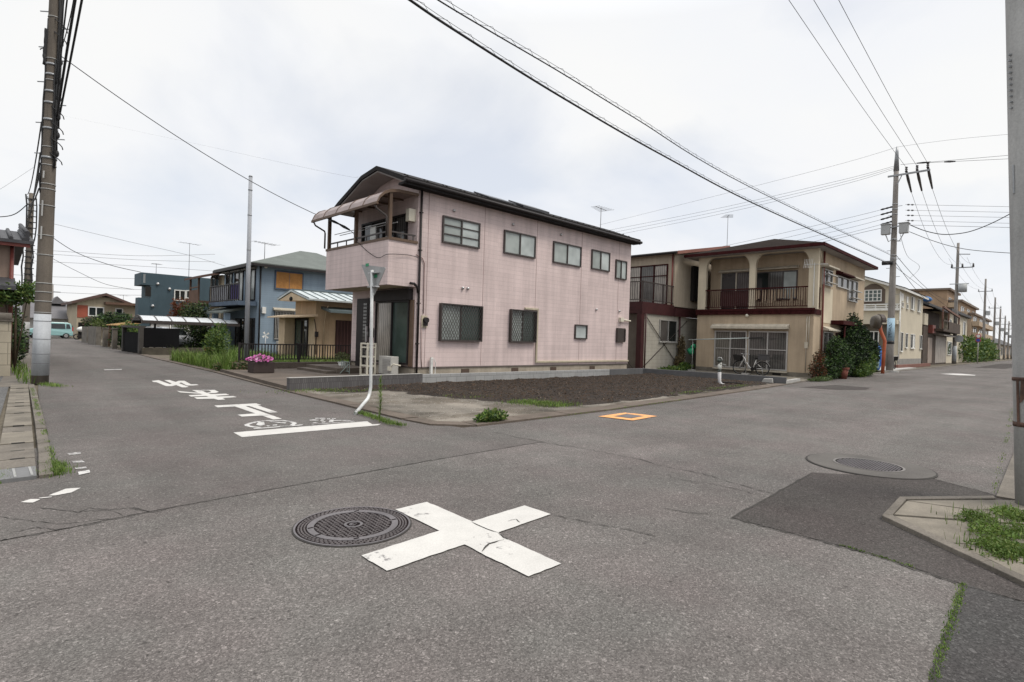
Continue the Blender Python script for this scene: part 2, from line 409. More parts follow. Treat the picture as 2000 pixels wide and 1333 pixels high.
paint_mat('paint_worn', (.50, .49, .47), .92, 22)
paint_mat('paint_orange', (.72, .34, .12), .8, 20)
M('iron', (.098, .085, .085), .6, .3, 3, .3, 60, .2, 90, metal=.25, spec=.5)
M('iron_ring', (.15, .138, .142), .6, .25, 3, .2, 60, .15, 90, metal=.3, spec=.5)
M('iron_pit', (.014, .011, .011), .95, spec=.05)

def sheet(name, pts, mat, z=0.0, thick=0.0):
    b = MB(); P = [(p[0], p[1], z) for p in pts]
    if thick: b.prism([(p[0], p[1], z - thick) for p in pts], (0, 0, thick))
    else: b.poly(P)
    return struct(b.build(name, MATS[mat]))
def pix(pts, z=0.0): return [G(x, y, z) for x, y in pts]

sheet('ground', [(-600, -600), (900, -600), (900, 900), (-600, 900)], 'earth', -.02)
sheet('crossroads', [(-25, -25), (420, -25), (420, 9.2), (90, 8.6), (38, 8.2), (26.5, 7.95), (22.8, 7.65), (20, 7.4), (9.6, 6.85), (5.6, 6.9), (5.2, 8.6), (-25, 8.6)], 'asphalt', 0)
seam = pix([(-420, 1137), (0, 1057), (130, 1033), (290, 1000), (600, 944), (860, 897), (1062, 863)])
left_edge = [(.80, 12), (.95, 15.2), (1.25, 20), (1.75, 36), (2.2, 60), (1.8, 80), (-9, 86)]
right_edge = [(5.33, 8.2), (5.42, 13.1), (5.75, 20), (5.9, 30), (6.15, 37.4), (6.6, 59), (7.4, 80), (9, 90)]
sheet('street', [(p.x, p.y) for p in seam] + [(5.75, 6.75)] + right_edge + left_edge[::-1] + [(.62, 8.1), (.2, 7.4), (-12, 8.2)], 'asphalt_street', .004)
sheet('asphalt_patch', pix([(1428, 1012), (1500, 972), (1585, 924), (1700, 930), (1823, 936), (1945, 968), (1990, 975), (2060, 1190), (1990, 1174), (1872, 1140), (1700, 1082), (1560, 1046)]), 'asphalt_dark', .005)
sheet('side_road', pix([(1882, 1142), (1990, 1176), (2100, 1212)]) + [V3((9, -3, 0)), V3((9, -12, 0)), V3((1.0, -12, 0))] + pix([(1790, 1430), (1820, 1333)]), 'asphalt_rough', .006)
sheet('road_patch', pix([(1560, 757), (1630, 752.5), (1700, 758), (1692, 762), (1640, 762.5)]), 'asphalt_dark', .005)
sheet('road_patch', [(72, 4.2), (110, 3.2), (110, 6.6), (72, 6.4)], 'asphalt_dark', .005)

# corner of the pavement on the right with its kerb, slabs and gutter
ck = pix([(1757, 978), (1722, 1016), (1915, 1108), (2220, 1254)]) ; ck = [(p.x, p.y) for p in ck]
blk = [ck[0], ck[1], ck[2], ck[3], (5.2, -3.0), (60, -6), (420, -10), (420, .2), (60, .15), (7.55, .30)]
struct(MB().prism([(x, y, -.02) for x, y in [(9.2, .05), (9.2, -8), (60, -9), (420, -14), (420, .1), (60, .05)]], (0, 0, .08)).build('verge', MATS['concrete_old']))
kb = MB()
inner = pix([(1770, 983), (1743, 1015), (1935, 1106), (2232, 1243)])
for i in range(3):
    a, b_ = ck[i], ck[i + 1]; c, d = inner[i + 1], inner[i]
    kb.prism([(a[0], a[1], -.02), (b_[0], b_[1], -.02), (c.x, c.y, -.02), (d.x, d.y, -.02)], (0, 0, .065 - i * .002))
q0, q1 = G(1757, 978), G(1940, 976); q2, q3 = G(1945, 981), G(1770, 983)
kb.prism([(q.x, q.y, -.02) for q in (q0, q1, q2, q3)], (0, 0, .0615))
struct(kb.build('kerb', MATS['concrete_old'], bevel=.006))
slabs = MB()
for pts, dz in (([(1772, 984), (1945, 983), (2180, 986), (2200, 1004), (1900, 1002)], .0), ([(1771, 985.5), (1897, 1004), (2200, 1006.5), (2210, 1046), (1746, 1012)], .003), ([(1746, 1014.5), (2210, 1048.5), (2220, 1080), (1860, 1068)], -.002), ([(1864, 1070.5), (2220, 1082.5), (2230, 1242), (2010, 1141), (1937, 1104)], .002)):
    P = pix(pts); slabs.prism([(p.x, p.y, -.02) for p in P], (0, 0, .052 + dz))
struct(slabs.build('pavement', MATS['concrete'], bevel=.004))
gt = MB(); gx = 7.56
for i in range(60):
    L = 2.0 if i else 1.9
    y = .46 + (gx - 7.5) * .012
    gt.prism([(gx, y, -.02), (gx + L - .015, y + .02, -.02), (gx + L - .015, y - .22, -.02), (gx, y - .24, -.02)], (0, 0, .045)); gx += L
struct(gt.build('gutter', MATS['concrete_old']))
sheet('bare_ground', [(7.5, .2), (9.6, .24), (9.6, -6), (5.5, -3), (6.2, -.4), (7.0, .0)], 'earth', .012)

# flat concrete edging along the vacant plot and the left street
eg = MB()
def edge_strip(mb, path, wid, z0=.012, z1=.035, seg=1.0):
    for i in range(len(path) - 1):
        a, b_ = V3((*path[i], 0)), V3((*path[i + 1], 0)); n = max(1, int((b_ - a).length / seg)); nv = V3((-(b_ - a).y, (b_ - a).x, 0)).normalized() * wid
        for k in range(n):
            p, q = a.lerp(b_, k / n), a.lerp(b_, (k + 1) / n - .012 / max(.1, (b_ - a).length)); j = random.uniform(-.004, .004)
            mb.prism([(p.x, p.y, -.02), (q.x, q.y, -.02), (q.x + nv.x, q.y + nv.y, -.02), (p.x + nv.x, p.y + nv.y, -.02)], (0, 0, z1 + .02 + j))
edge_strip(eg, [(5.98, 6.84), (9.6, 6.84), (15, 7.1), (20, 7.4), (22.8, 7.65)], .42)
edge_strip(eg, [(5.42, 13.2), (5.33, 8.1)], .34)
edge_strip(eg, [(6.15, 37.4), (5.9, 30), (5.75, 20), (5.44, 13.26)], .36)
eg.prism([(5.33, 8.05, -.02), (5.40, 7.35, -.02), (5.95, 6.85, -.02), (5.98, 7.25, -.02), (5.67, 7.55, -.02), (5.66, 8.05, -.02)], (0, 0, .05))
struct(eg.build('edging', MATS['concrete_brown']))
eg = MB(); edge_strip(eg, [(22.8, 7.65), (26.5, 7.95), (38, 8.2), (90, 8.6), (200, 8.9)], .4, seg=2.0)
struct(eg.build('edging', MATS['concrete_old']))

# left gutter: kerb line and loose covers
kl = MB()
kpath = [(.56, 6.88), (.63, 8.09), (.74, 10.5), (.93, 15.2), (1.0, 17.2)]
for (a, b_) in zip(kpath, kpath[1:]):
    a, b_ = V3((*a, 0)), V3((*b_, 0)); n = max(1, round((b_ - a).length / .6))
    for k in range(n):
        p, q = a.lerp(b_, k / n), a.lerp(b_, (k + .97) / n); j = random.uniform(-.006, .006)
        kl.prism([(p.x, p.y, -.02), (q.x, q.y, -.02), (q.x - .11, q.y, -.02), (p.x - .11, p.y, -.02)], (0, 0, .065 + j))
struct(kl.build('kerb', MATS['concrete_old'], bevel=.008))
y = 6.86; k = 0
while y < 17.0:
    L = .49; x1 = .56 + (y - 6.88) * .0443 - .125; b = MB()
    if k == 0: 
        b.prism([(x1 - .30, y, -.01), (x1, y, -.01), (x1 + .02, y + L * .96, -.01), (x1 - .28, y + L * .96, -.01)], (0, 0, .05))
        o = b.build('grate', M('steel_plate', (.15, .15, .15), .7, .2, 3))
        g = MB()
        for t in (.02, .14, .26): g.box(x1 - .30 + t, y + .03, .041, x1 - .30 + t + .02, y + L * .9, .046)
        tag(o, 'grey steel grate at the near end of the left gutter', 'drain grate'); g.build('bar', M('steel_light', (.28, .28, .27), .7, .15, 3), o)
    else:
        dz = random.uniform(-.008, .008); b.prism([(x1 - .30, y, -.02), (x1, y, -.02), (x1 + .02, y + L * .965, -.02), (x1 - .28, y + L * .965, -.02)], (0, 0, .06 + dz))
        b.box(x1 - .20, y - .006, .02, x1 - .08, y + .03, .0415 + dz, 1)
        o = b.build('gutter_cover', [MATS['concrete_old'] if k in (1, 2, 3, 6) else MATS['concrete'], MATS['crack']])
        tag(o, 'concrete cover slab in the row along the left gutter', 'gutter cover', 'gutter covers along the left kerb')
    y += L; k += 1
struct(MB().poly([(-30, 7.4, .003), (.05, 7.0, .003), (.55, 17, .003), (.9, 36, .003), (-30, 60, .003)]).build('gravel_yard', MATS['gravel']))
struct(MB().poly([(.35, 17.0, .006), (.95, 17.0, .006), (1.35, 20.5, .006), (1.85, 36, .006), (1.0, 36, .006), (.55, 20.4, .006)]).build('gutter', MATS['concrete_old']))

# =================================================================== road markings and covers
def ragged(P, amp=.007, step=.05):
    if (P[0] - V3((0, 0, 0))).length > 14: return P
    out = []
    for a, c in zip(P, P[1:] + P[:1]):
        n = max(1, int((c - a).length / step)); nv = V3((-(c - a).y, (c - a).x, 0)).normalized()
        for k in range(n):
            q = a.lerp(c, k / n); j = amp * mnoise.noise(q * 9) + amp * .8 * mnoise.noise(q * 40); out.append(q + nv * (j if k else 0))
    return out
def mark(name, polys, mat, label, z=.009, scale=1, base=(0, 0)):
    b = MB()
    for i, P in enumerate(polys):
        b.poly(ragged([G(base[0] + x * scale, base[1] + y * scale, z + i * .0008) for x, y in P]))
    return tag(b.build(name, MATS[mat]), label, 'road marking')
mark('cross_marking', [[(772, 995), (834, 980.5), (922.5, 1018.6), (1024.5, 987.4), (1075.5, 1004.5), (973.5, 1040), (990, 1053), (1096, 1101), (1032, 1126), (907.5, 1063.6), (755.4, 1115), (706, 1085), (858, 1036.6)]],
     'paint_white', 'large white painted cross beside the iron manhole cover in the middle of the crossroads')
mark('stop_line', [[(456, 845), (717, 823), (727, 829), (744, 828.4), (738, 831), (472.5, 854)]], 'paint_white', 'white stop line across the mouth of the left street')
mark('stop_character', [
    [(110, 165), (1200, 110), (1340, 155), (1240, 160), (1020, 178), (920, 180), (650, 190), (200, 213)],
    [(640, 186), (900, 174), (1870, 510), (1650, 530), (1350, 425), (1180, 370)],
    [(715, 405), (1180, 372), (1360, 428), (830, 455)],
    [(1010, 174), (1230, 156), (1770, 340), (1550, 352)]], 'paint_white', 'white 止 lettering on the left street, nearest to the stop line', scale=.075, base=(410, 780))
mark('stop_character', [
    [(400, 245), (850, 225), (1450, 205), (1545, 240), (1150, 262), (470, 285)],
    [(555, 305), (1100, 290), (1650, 270), (1745, 300), (1350, 325), (1080, 345), (640, 352)],
    [(500, 105), (740, 105), (920, 185), (1160, 265), (1350, 325), (1430, 365), (1230, 378), (1090, 340), (800, 235), (640, 165)],
    [(740, 100), (1130, 100), (1250, 155), (1160, 185), (960, 195), (900, 182), (1040, 160), (970, 115), (760, 115)],
    [(75, 125), (200, 140), (500, 165), (720, 180), (790, 206), (600, 200), (170, 170)]], 'paint_white', 'white ま lettering on the left street, middle of the three characters', scale=.07, base=(340, 755))
mark('stop_character', [
    [(100, 240), (330, 215), (690, 345), (760, 325), (900, 270), (980, 235), (1170, 235), (1380, 350), (1570, 350), (1635, 375), (1450, 388), (1250, 390), (1060, 290), (1010, 310), (900, 375), (760, 412), (570, 410), (260, 280), (170, 278)],
    [(510, 215), (690, 212), (870, 270), (1310, 435), (1200, 450), (1090, 450), (900, 375), (740, 318)]], 'paint_white', 'white れ lettering on the left street, farthest from the stop line', scale=.06, base=(290, 730))
def gstroke(b, pts, wd, z, closed=False):
    P = [G(x, y, z) for x, y in pts]
    for i in range(len(P) - 1):
        d = (P[i + 1] - P[i]).normalized(); n = V3((-d.y, d.x, 0)) * wd / 2; zz = V3((0, 0, .0006 * (i % 2)))
        b.poly([P[i] - n + zz - d * wd * .3, P[i + 1] - n + zz + d * wd * .3, P[i + 1] + n + zz + d * wd * .3, P[i] + n + zz - d * wd * .3])
def zz(pts, s, bx, by): return [(bx + x * s, by + y * s) for x, y in pts]
b = MB()
gstroke(b, zz([(520, 288), (330, 272), (190, 240), (170, 212), (300, 165), (500, 120), (800, 97), (1150, 96), (1400, 125), (1510, 172), (1440, 222)], .07, 470, 815), .07, .009)
for P in ([(430, 215), (500, 130), (660, 135), (670, 222), (540, 240)], [(780, 115), (1280, 150), (1250, 178), (900, 148)], [(700, 235), (740, 232), (840, 246), (760, 262)], [(900, 212), (1020, 205), (1020, 232), (890, 236)], [(350, 318), (1740, 203), (1710, 230), (380, 334)], [(1060, 250), (1430, 226), (1440, 240), (1100, 270)]):
    b.poly([G(x, y, .0105) for x, y in zz(P, .07, 470, 815)])
tag(b.build('bicycle_symbol', MATS['paint_worn']), 'worn round bicycle symbol painted against the stop line', 'road marking')
b = MB()
for i, P in enumerate(([(200, 85), (480, 90), (470, 108), (210, 112)], [(60, 140), (160, 128), (300, 138), (290, 155), (70, 155)], [(360, 125), (470, 118), (465, 135), (350, 140)], [(350, 148), (440, 142), (420, 165), (340, 162)], [(110, 222), (200, 200), (300, 205), (220, 225)], [(110, 248), (690, 210), (1250, 178), (1240, 188), (700, 222), (120, 262)], [(520, 100), (600, 92), (590, 125), (520, 130)], [(640, 95), (745, 96), (735, 118), (650, 118)], [(590, 130), (700, 125), (680, 190), (560, 195)], [(370, 185), (480, 178), (470, 205), (380, 210)], [(690, 150), (1000, 140), (1230, 172), (1180, 178), (900, 160), (700, 168)])):
    b.poly([G(x, y, .009 + .0006 * (i % 3)) for x, y in zz(P, .075, 600, 810)])
tag(b.build('small_lettering', MATS['paint_worn']), 'small worn white lettering painted beside the stop line, next to the bicycle symbol', 'road marking')
mark('edge_marking', [[(131, 886), (157, 883), (158, 886), (136, 889)], [(140, 901), (160, 899), (166, 903), (143, 904)], [(146, 914), (168, 912), (170, 915), (148, 916)], [(152, 922), (174, 918), (176, 923), (154, 928)]], 'paint_worn', 'worn white ladder of short bars near the left kerb')
mark('edge_marking', [[(95, 968), (128, 955), (158, 953), (140, 962), (108, 968)], [(40, 981), (60, 975), (79, 975), (64, 982)], [(75, 972.4), (102, 970), (100, 971.5), (80, 973.6)]], 'paint_white', 'broken white dashes in front of the left gutter grate')
mark('lane_marking', [[(203, 722.2), (238, 721.2), (238, 722.2), (204, 723.2)]], 'paint_worn', 'thin worn white dash far up the left street')
mark('lane_marking', [[(1836, 730.5), (1862, 730), (1878, 730.4), (1906, 733), (1904, 733.9), (1872, 733.2), (1862, 732.5)]], 'paint_white', 'white dash on the right street before the next junction')

cracks = MB()
def crack(pts, wd, z=.0075):
    P = []
    for (x0, y0), (x1, y1) in zip(pts, pts[1:]):
        n = max(2, int(math.hypot(x1 - x0, y1 - y0) / 9))
        for k in range(n): P.append((x0 + (x1 - x0) * k / n + random.uniform(-1.5, 1.5), y0 + (y1 - y0) * k / n + random.uniform(-1.0, 1.0)))
    P.append(pts[-1]); g = [G(x, y, z) for x, y in P]; side = []
    for i, p in enumerate(g):
        d = (g[min(i + 1, len(g) - 1)] - g[max(0, i - 1)]).normalized(); n = V3((-d.y, d.x, 0)) * wd * random.uniform(.08, .52)
        if i in (0, len(g) - 1): n *= .2
        side.append((p - n, p + n))
    for i in range(len(g) - 1): cracks.poly([side[i][0], side[i + 1][0], side[i + 1][1], side[i][1]])
crack([(930, 838), (1062, 864), (1140, 876), (1250, 897), (1290, 910), (1370, 925), (1440, 945), (1510, 964)], .016)
crack([(1305, 925), (1312, 935), (1400, 946), (1500, 970)], .012)
crack([(1290, 990), (1340, 1001), (1395, 1003), (1430, 1012)], .012)
crack([(1075, 1005), (1160, 1022), (1230, 1035), (1285, 1048)], .012)
crack([(0, 1056), (130, 1032), (290, 1000), (420, 976)], .012); crack([(420, 976), (600, 943), (860, 896), (1060, 863)], .007)
crack([(150, 1003), (175, 992), (215, 996), (240, 1007)], .010); crack([(30, 1040), (70, 1030), (120, 1035)], .010); crack([(250, 993), (300, 1000), (330, 992)], .010)
crack([(60, 990), (150, 1000), (260, 992), (310, 1003)], .010); crack([(0, 1010), (120, 1024), (220, 1012)], .010)
crack([(1428, 1012), (1500, 972), (1585, 924)], .026); crack([(1428, 1012), (1560, 1046), (1700, 1082), (1872, 1140)], .022); crack([(1872, 1140), (1990, 1174), (2080, 1200)], .016)
crack([(1880, 1142), (1850, 1235), (1818, 1333)], .03); crack([(1823, 936), (1900, 955), (1945, 968)], .018)
crack([(972, 1041), (984, 1050), (992, 1054)], .016, .0125); crack([(940, 1078), (955, 1061), (985, 1054)], .02, .0125); crack([(920, 1019), (950, 1033), (973, 1040)], .012, .0125); crack([(1015, 1021), (1008, 1015), (992, 1018)], .01, .0125)
crack([(1545, 1190), (1590, 1210), (1640, 1232)], .008)
struct(cracks.build('road_cracks', MATS['crack']))

# iron manhole cover in the crossroads
MH = V3((2.12, 3.85, 0)); MR = .437
o = thing('manhole_cover', 'large round iron manhole cover beside the white cross', 'manhole cover', MH)
b = MB(); b.ring(MH, 0, MR + .010, -.01, .0055, 72, 0); b.build('joint', MATS['crack'], o)
b = MB(); b.ring(MH, MR - .014, MR, -.01, .011, 72); b.build('frame', MATS['iron_ring'], o)
b = MB(); b.ring(MH, MR - .095, MR - .014, -.01, .0075, 72, 1)
nn = 62
for row, rr in enumerate((MR - .036, MR - .057, MR - .079)):
    for k in range(nn):
        a = 2 * math.pi * (k + .5 * (row % 2)) / nn; c, s_ = math.cos(a), math.sin(a); tx, ty = -s_, c
        p = V3((MH.x + rr * c, MH.y + rr * s_, 0)); hw = .0145; hh = .0075
        b.add([(p.x - tx * hw - c * hh, p.y - ty * hw - s_ * hh, .007), (p.x + tx * hw - c * hh, p.y + ty * hw - s_ * hh, .007), (p.x + tx * hw + c * hh, p.y + ty * hw + s_ * hh, .007), (p.x - tx * hw + c * hh, p.y - ty * hw + s_ * hh, .007),
               (p.x - tx * hw * .7 - c * hh * .6, p.y - ty * hw * .7 - s_ * hh * .6, .0125), (p.x + tx * hw * .7 - c * hh * .6, p.y + ty * hw * .7 - s_ * hh * .6, .0125), (p.x + tx * hw * .7 + c * hh * .6, p.y + ty * hw * .7 + s_ * hh * .6, .0125), (p.x - tx * hw * .7 + c * hh * .6, p.y - ty * hw * .7 + s_ * hh * .6, .0125)],
              [(4, 5, 6, 7), (0, 1, 5, 4), (1, 2, 6, 5), (2, 3, 7, 6), (3, 0, 4, 7)])
b.build('outer_ring', [MATS['iron'], MATS['iron_pit']], o)
b = MB(); b.ring(MH, MR - .145, MR - .096, -.01, .0125, 72); b.build('plain_ring', MATS['iron_ring'], o)
b = MB(); b.ring(MH, 0, MR - .146, -.01, .0075, 64, 1)
ca, sa = math.cos(-.70), math.sin(-.70); n = 0
for i in range(-16, 17):
    for j in range(-16, 17):
        u, v = i * .041 + (.0205 if j % 2 else 0), j * .0275
        if not .078 < math.hypot(u, v) < MR - .158: continue
        x, y = MH.x + u * ca - v * sa, MH.y + u * sa + v * ca
        rot = .5 if (i + j) % 2 else -.5; c2, s2 = math.cos(-.70 + rot), math.sin(-.70 + rot)
        q = [(-.0155, -.0080), (.0155, -.0080), (.0155, .0080), (-.0155, .0080)]
        B0 = [(x + a * c2 - d * s2, y + a * s2 + d * c2, .007) for a, d in q]; T0 = [(x + (a * c2 - d * s2) * .75, y + (a * s2 + d * c2) * .75, .0125) for a, d in q]
        b.add(B0 + T0, [(4, 5, 6, 7), (0, 1, 5, 4), (1, 2, 6, 5), (2, 3, 7, 6), (3, 0, 4, 7)])
b.build('lid', [MATS['iron'], MATS['iron_pit']], o)
b = MB(); b.ring(MH, .052, .072, -.01, .0125, 40)
for k in range(3): b.tube([(MH.x + .03 * math.cos(t) * (1 - .25 * k), MH.y + .03 * math.sin(t) * (1 - .25 * k), 0.009) for t in [q * .5 + k for q in range(8)]], .0035, 5)
b.build('emblem', MATS['iron_ring'], o)
b = MB()
for a in (2.75, 1.0, -.35, -2.0, 3.3): 
    x, y = MH.x + .315 * math.cos(a), MH.y + .315 * math.sin(a); b.box(x - .02, y - .009, .010, x + .02, y + .009, .0138)
b.parts('key_slot', MATS['iron_pit'], o)

# second cover, in a round concrete surround
P2 = V3((8.22, 1.74, 0))
o = thing('manhole_cover', 'round iron manhole cover in a wide concrete collar near the right kerb', 'manhole cover', P2)
b = MB(); b.ring(P2, .39, .69, -.01, .014, 64); b.build('collar', M('mortar', (.098, .090, .082), .9, .25, 2, .15, 60, .3, 90), o)
b = MB(); b.ring(P2, .69, .712, -.01, .0095, 64); b.build('joint', MATS['crack'], o)
b = MB(); b.ring(P2, .365, .39, -.01, .019, 64); b.build('frame', M('collar_ring', (.17, .16, .15), .8), o)
b = MB(); b.ring(P2, 0, .365, -.01, .012, 48, 1)
for i in range(-12, 13):
    for j in range(-12, 13):
        u, v = i * .034 + (.017 if j % 2 else 0), j * .03
        if math.hypot(u, v) < .345: b.box(P2.x + u - .011, P2.y + v - .009, .01, P2.x + u + .011, P2.y + v + .009, .018)
b.build('lid', [MATS['iron_ring'], MATS['iron_pit']], o)
# square cover framed in orange paint
o = tag(MB().poly(pix([(1200, 813), (1225, 809.4), (1258, 813), (1231, 817)], .012)).build('valve_cover', MATS['iron_ring']), 'small square iron cover inside an orange painted frame by the plot kerb', 'valve cover')
OC = [(1168, 813.5), (1222, 806), (1284, 813), (1236, 821.5)]; IC = [(1198, 813.2), (1224, 808.8), (1259, 813), (1232, 817.6)]
mark('orange_frame', [[OC[i], OC[(i + 1) % 4], IC[(i + 1) % 4], IC[i]] for i in range(4)], 'paint_orange', 'orange painted square round the small iron cover')
# =================================================================== the vacant plot
lot = [(5.68, 13.25), (5.67, 7.6), (6.0, 7.26), (9.6, 7.26), (15, 7.52), (20, 7.82), (22.72, 8.05), (22.05, 13.6), (9.75, 13.72)]
def bump_sheet(name, P, mats, step, hf, thick=0):
    x0, x1 = min(p[0] for p in P), max(p[0] for p in P); y0, y1 = min(p[1] for p in P), max(p[1] for p in P)
    nx, ny = int((x1 - x0) / step) + 1, int((y1 - y0) / step) + 1; b = MB(); idx = {}
    for i in range(nx + 1):
        for j in range(ny + 1):
            x, y = x0 + i * step, y0 + j * step; idx[i, j] = len(b.v); b.v.append(V3((x, y, hf(x, y))))
    for i in range(nx):
        for j in range(ny):
            cx, cy = x0 + (i + .5) * step, y0 + (j + .5) * step
            if inpoly(cx, cy, P): b.f.append([idx[i, j], idx[i + 1, j], idx[i + 1, j + 1], idx[i, j + 1]]); b.m.append(0); b.sm.append(True)
    used = sorted({i for f in b.f for i in f}); mp = {o: n for n, o in enumerate(used)}; b.v = [b.v[i] for i in used]; b.f = [[mp[i] for i in f] for f in b.f]
    return b.build(name, mats)
def sandh(x, y): return .030 + .018 * mnoise.noise(V3((x * .8, y * .8, 0))) + .006 * mnoise.noise(V3((x * 5, y * 5, 2)))
struct(bump_sheet('sandy_ground', lot, MATS['sand'], .12, sandh))
soilp = [(p.x, p.y) for p in pix([(600, 764), (690, 770), (760, 766), (810, 774), (860, 779), (960, 786), (1010, 792), (1090, 799), (1170, 794), (1330, 776), (1480, 757)])] + [(22.6, 8.2), (22.6, 8.6), (22.0, 13.55), (9.75, 13.68)]
def edge_d(x, y, P):
    q = V3((x, y, 0)); m = 9
    for i in range(len(P)):
        a, b_ = V3((*P[i], 0)), V3((*P[(i + 1) % len(P)], 0)); t = max(0, min(1, (q - a).dot(b_ - a) / max(1e-6, (b_ - a).length_squared))); m = min(m, (q - a.lerp(b_, t)).length)
    return m
soilp = [(x, y) for x, y in soilp]
def soilh(x, y):
    inside = inpoly(x, y, soilp); d = edge_d(x, y, soilp); e = (d if inside else -d) + .35 * mnoise.noise(V3((x * 1.7, y * 1.7, 5)))
    t = max(-.3, min(1, e / .8)); back = max(0, min(1, (y - 9) / 4))
    return .028 + (.05 + .03 * back) * t + .03 * max(0, t) * mnoise.noise(V3((x * 2.2, y * 2.2, 9))) + .03 * max(0, t) * mnoise.noise(V3((x * 4.5, y * 4.5, 4))) + .022 * max(0, t) * mnoise.noise(V3((x * 9, y * 9, 1)))
struct(bump_sheet('dark_soil', [(5.75, 13.2), (5.75, 11.8), (7, 9.2), (9, 7.6), (15, 7.56), (20, 7.86), (22.68, 8.1), (22.03, 13.58), (9.75, 13.70)], MATS['soil'], .09, soilh))
chipm = [M('bark_chip', (.085, .052, .030), .95, .3, 9), M('bark_dark', (.030, .019, .012), .95, .3, 9), M('pebble', (.27, .22, .17), .9, .2, 9)]
b = MB()
for x, y in scatter(soilp, 21000):
    z = soilh(x, y)
    if z < .035 + random.random() * .02: continue
    k = random.choices((0, 1, 2), (.40, .55, .05))[0]; s_ = random.uniform(.004, .016) * (1.0 if k < 2 else .7); a = random.uniform(0, 6.28); tl = random.uniform(-.5, .7)
    u = V3((math.cos(a), math.sin(a), tl)) * s_ * 1.4; v = V3((-math.sin(a), math.cos(a), random.uniform(-.4, .4))) * s_ * .8; n = u.cross(v).normalized() * s_ * .6; c = V3((x, y, z + s_ * .3))
    b.add([c - u - v, c + u - v, c + u + v, c - u + v, c - u * .6 + n, c + u * .7 + n], [(0, 1, 5, 4), (2, 3, 4, 5), (1, 2, 5), (3, 0, 4)], k)
o = b.build('soil_clods', chipm); tag(o, None, None, None, 'stuff')
b = MB()
for x, y in scatter([(5.7, 7.6), (6, 7.3), (14, 7.5), (9, 9.5), (6.2, 12.8)], 2600):
    s_ = random.uniform(.004, .014); z = sandh(x, y); b.add([(x - s_, y, z - .002), (x, y - s_, z - .002), (x + s_, y, z - .002), (x, y + s_, z - .002), (x, y, z + s_ * .9)], [(0, 1, 4), (1, 2, 4), (2, 3, 4), (3, 0, 4)], random.choice((0, 1, 1, 2)))
tag(b.build('grit', [M('grit_pale', (.34, .32, .28), .9), M('grit_grey', (.2, .19, .17), .9), M('grit_dark', (.09, .08, .07), .9)]), None, None, None, 'stuff')

leafmat('grass_a', (.085, .15, .025), (.15, .235, .042), (.23, .25, .09)); leafmat('grass_b', (.06, .115, .02), (.11, .185, .034), (.16, .21, .06))
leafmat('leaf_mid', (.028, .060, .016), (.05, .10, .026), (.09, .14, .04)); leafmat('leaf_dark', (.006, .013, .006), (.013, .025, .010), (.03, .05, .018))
leafmat('leaf_lime', (.06, .10, .018), (.11, .17, .030), (.18, .22, .06)); leafmat('leaf_olive', (.05, .065, .022), (.10, .12, .045), (.22, .23, .12))
leafmat('leaf_red', (.11, .028, .015), (.17, .05, .022), (.10, .07, .025)); leafmat('leaf_dry', (.10, .08, .04), (.17, .13, .07))
M('stem', (.07, .05, .03), .85, .3, 6)
GR = [MATS['grass_a'], MATS['grass_b']]
def grass(name, spots, h, w=.01): 
    b = MB(); blades(b, spots, h, w, 0, 2, .8); return tag(b.build(name, GR), None, None, None, 'stuff')
def along(pts, n, spread, z=.03):
    out = []; P = [G(x, y, 0) for x, y in pts]; L = [(P[i + 1] - P[i]).length for i in range(len(P) - 1)]
    for _ in range(n):
        i = random.choices(range(len(L)), L)[0]; t = random.random(); p = P[i].lerp(P[i + 1], t)
        if mnoise.noise(V3((p.x * 2.2, p.y * 2.2, 3))) < -.15: continue
        out.append((p.x + random.gauss(0, spread), p.y + random.gauss(0, spread), z))
    return out
grass('kerb_grass', along([(700, 810), (730, 819), (760, 830), (800, 840), (840, 843)], 1500, .045, .03), .055, .004)
grass('kerb_grass', along([(1000, 830), (1180, 805), (1330, 784)], 300, .02, .03), .03, .004)
grass('plot_grass', [(p.x + random.gauss(0, .30), p.y + random.gauss(0, .12), .05) for p in pix([(1045, 792), (1070, 794), (1020, 790), (1095, 797)]) for _ in range(420)], .055, .005)
grass('plot_grass', [(p.x + random.gauss(0, .5), p.y + random.gauss(0, .12), .05) for p in pix([(1400, 762), (1440, 757), (1350, 770), (960, 778), (910, 775), (640, 768), (690, 769), (600, 767)]) for _ in range(160)], .045, .005)
grass('kerb_grass', along([(62, 762), (72, 800), (85, 845), (100, 895), (112, 925)], 1600, .018, .03), .035, .003)
grass('kerb_grass', [(p.x + random.gauss(0, .05), p.y + random.gauss(0, .07), .0) for p in pix([(106, 912), (112, 922), (100, 928)]) for _ in range(330)], .055, .003)
grass('kerb_grass', along([(0, 925), (5, 950)], 400, .04, .0), .05, .003); grass('kerb_grass', along([(88, 752), (110, 757), (130, 759)], 400, .10, .02), .06, .005)
grass('seam_grass', along([(1882, 1142), (1850, 1240), (1822, 1333)], 700, .012, .005), .014, .003); grass('seam_grass', along([(1640, 1066), (1740, 1096), (1790, 1112)], 160, .010, .005), .013, .003)
grass('kerb_grass', along([(1940, 968), (1955, 910), (1968, 850), (1978, 800)], 500, .02, .02), .025, .003)
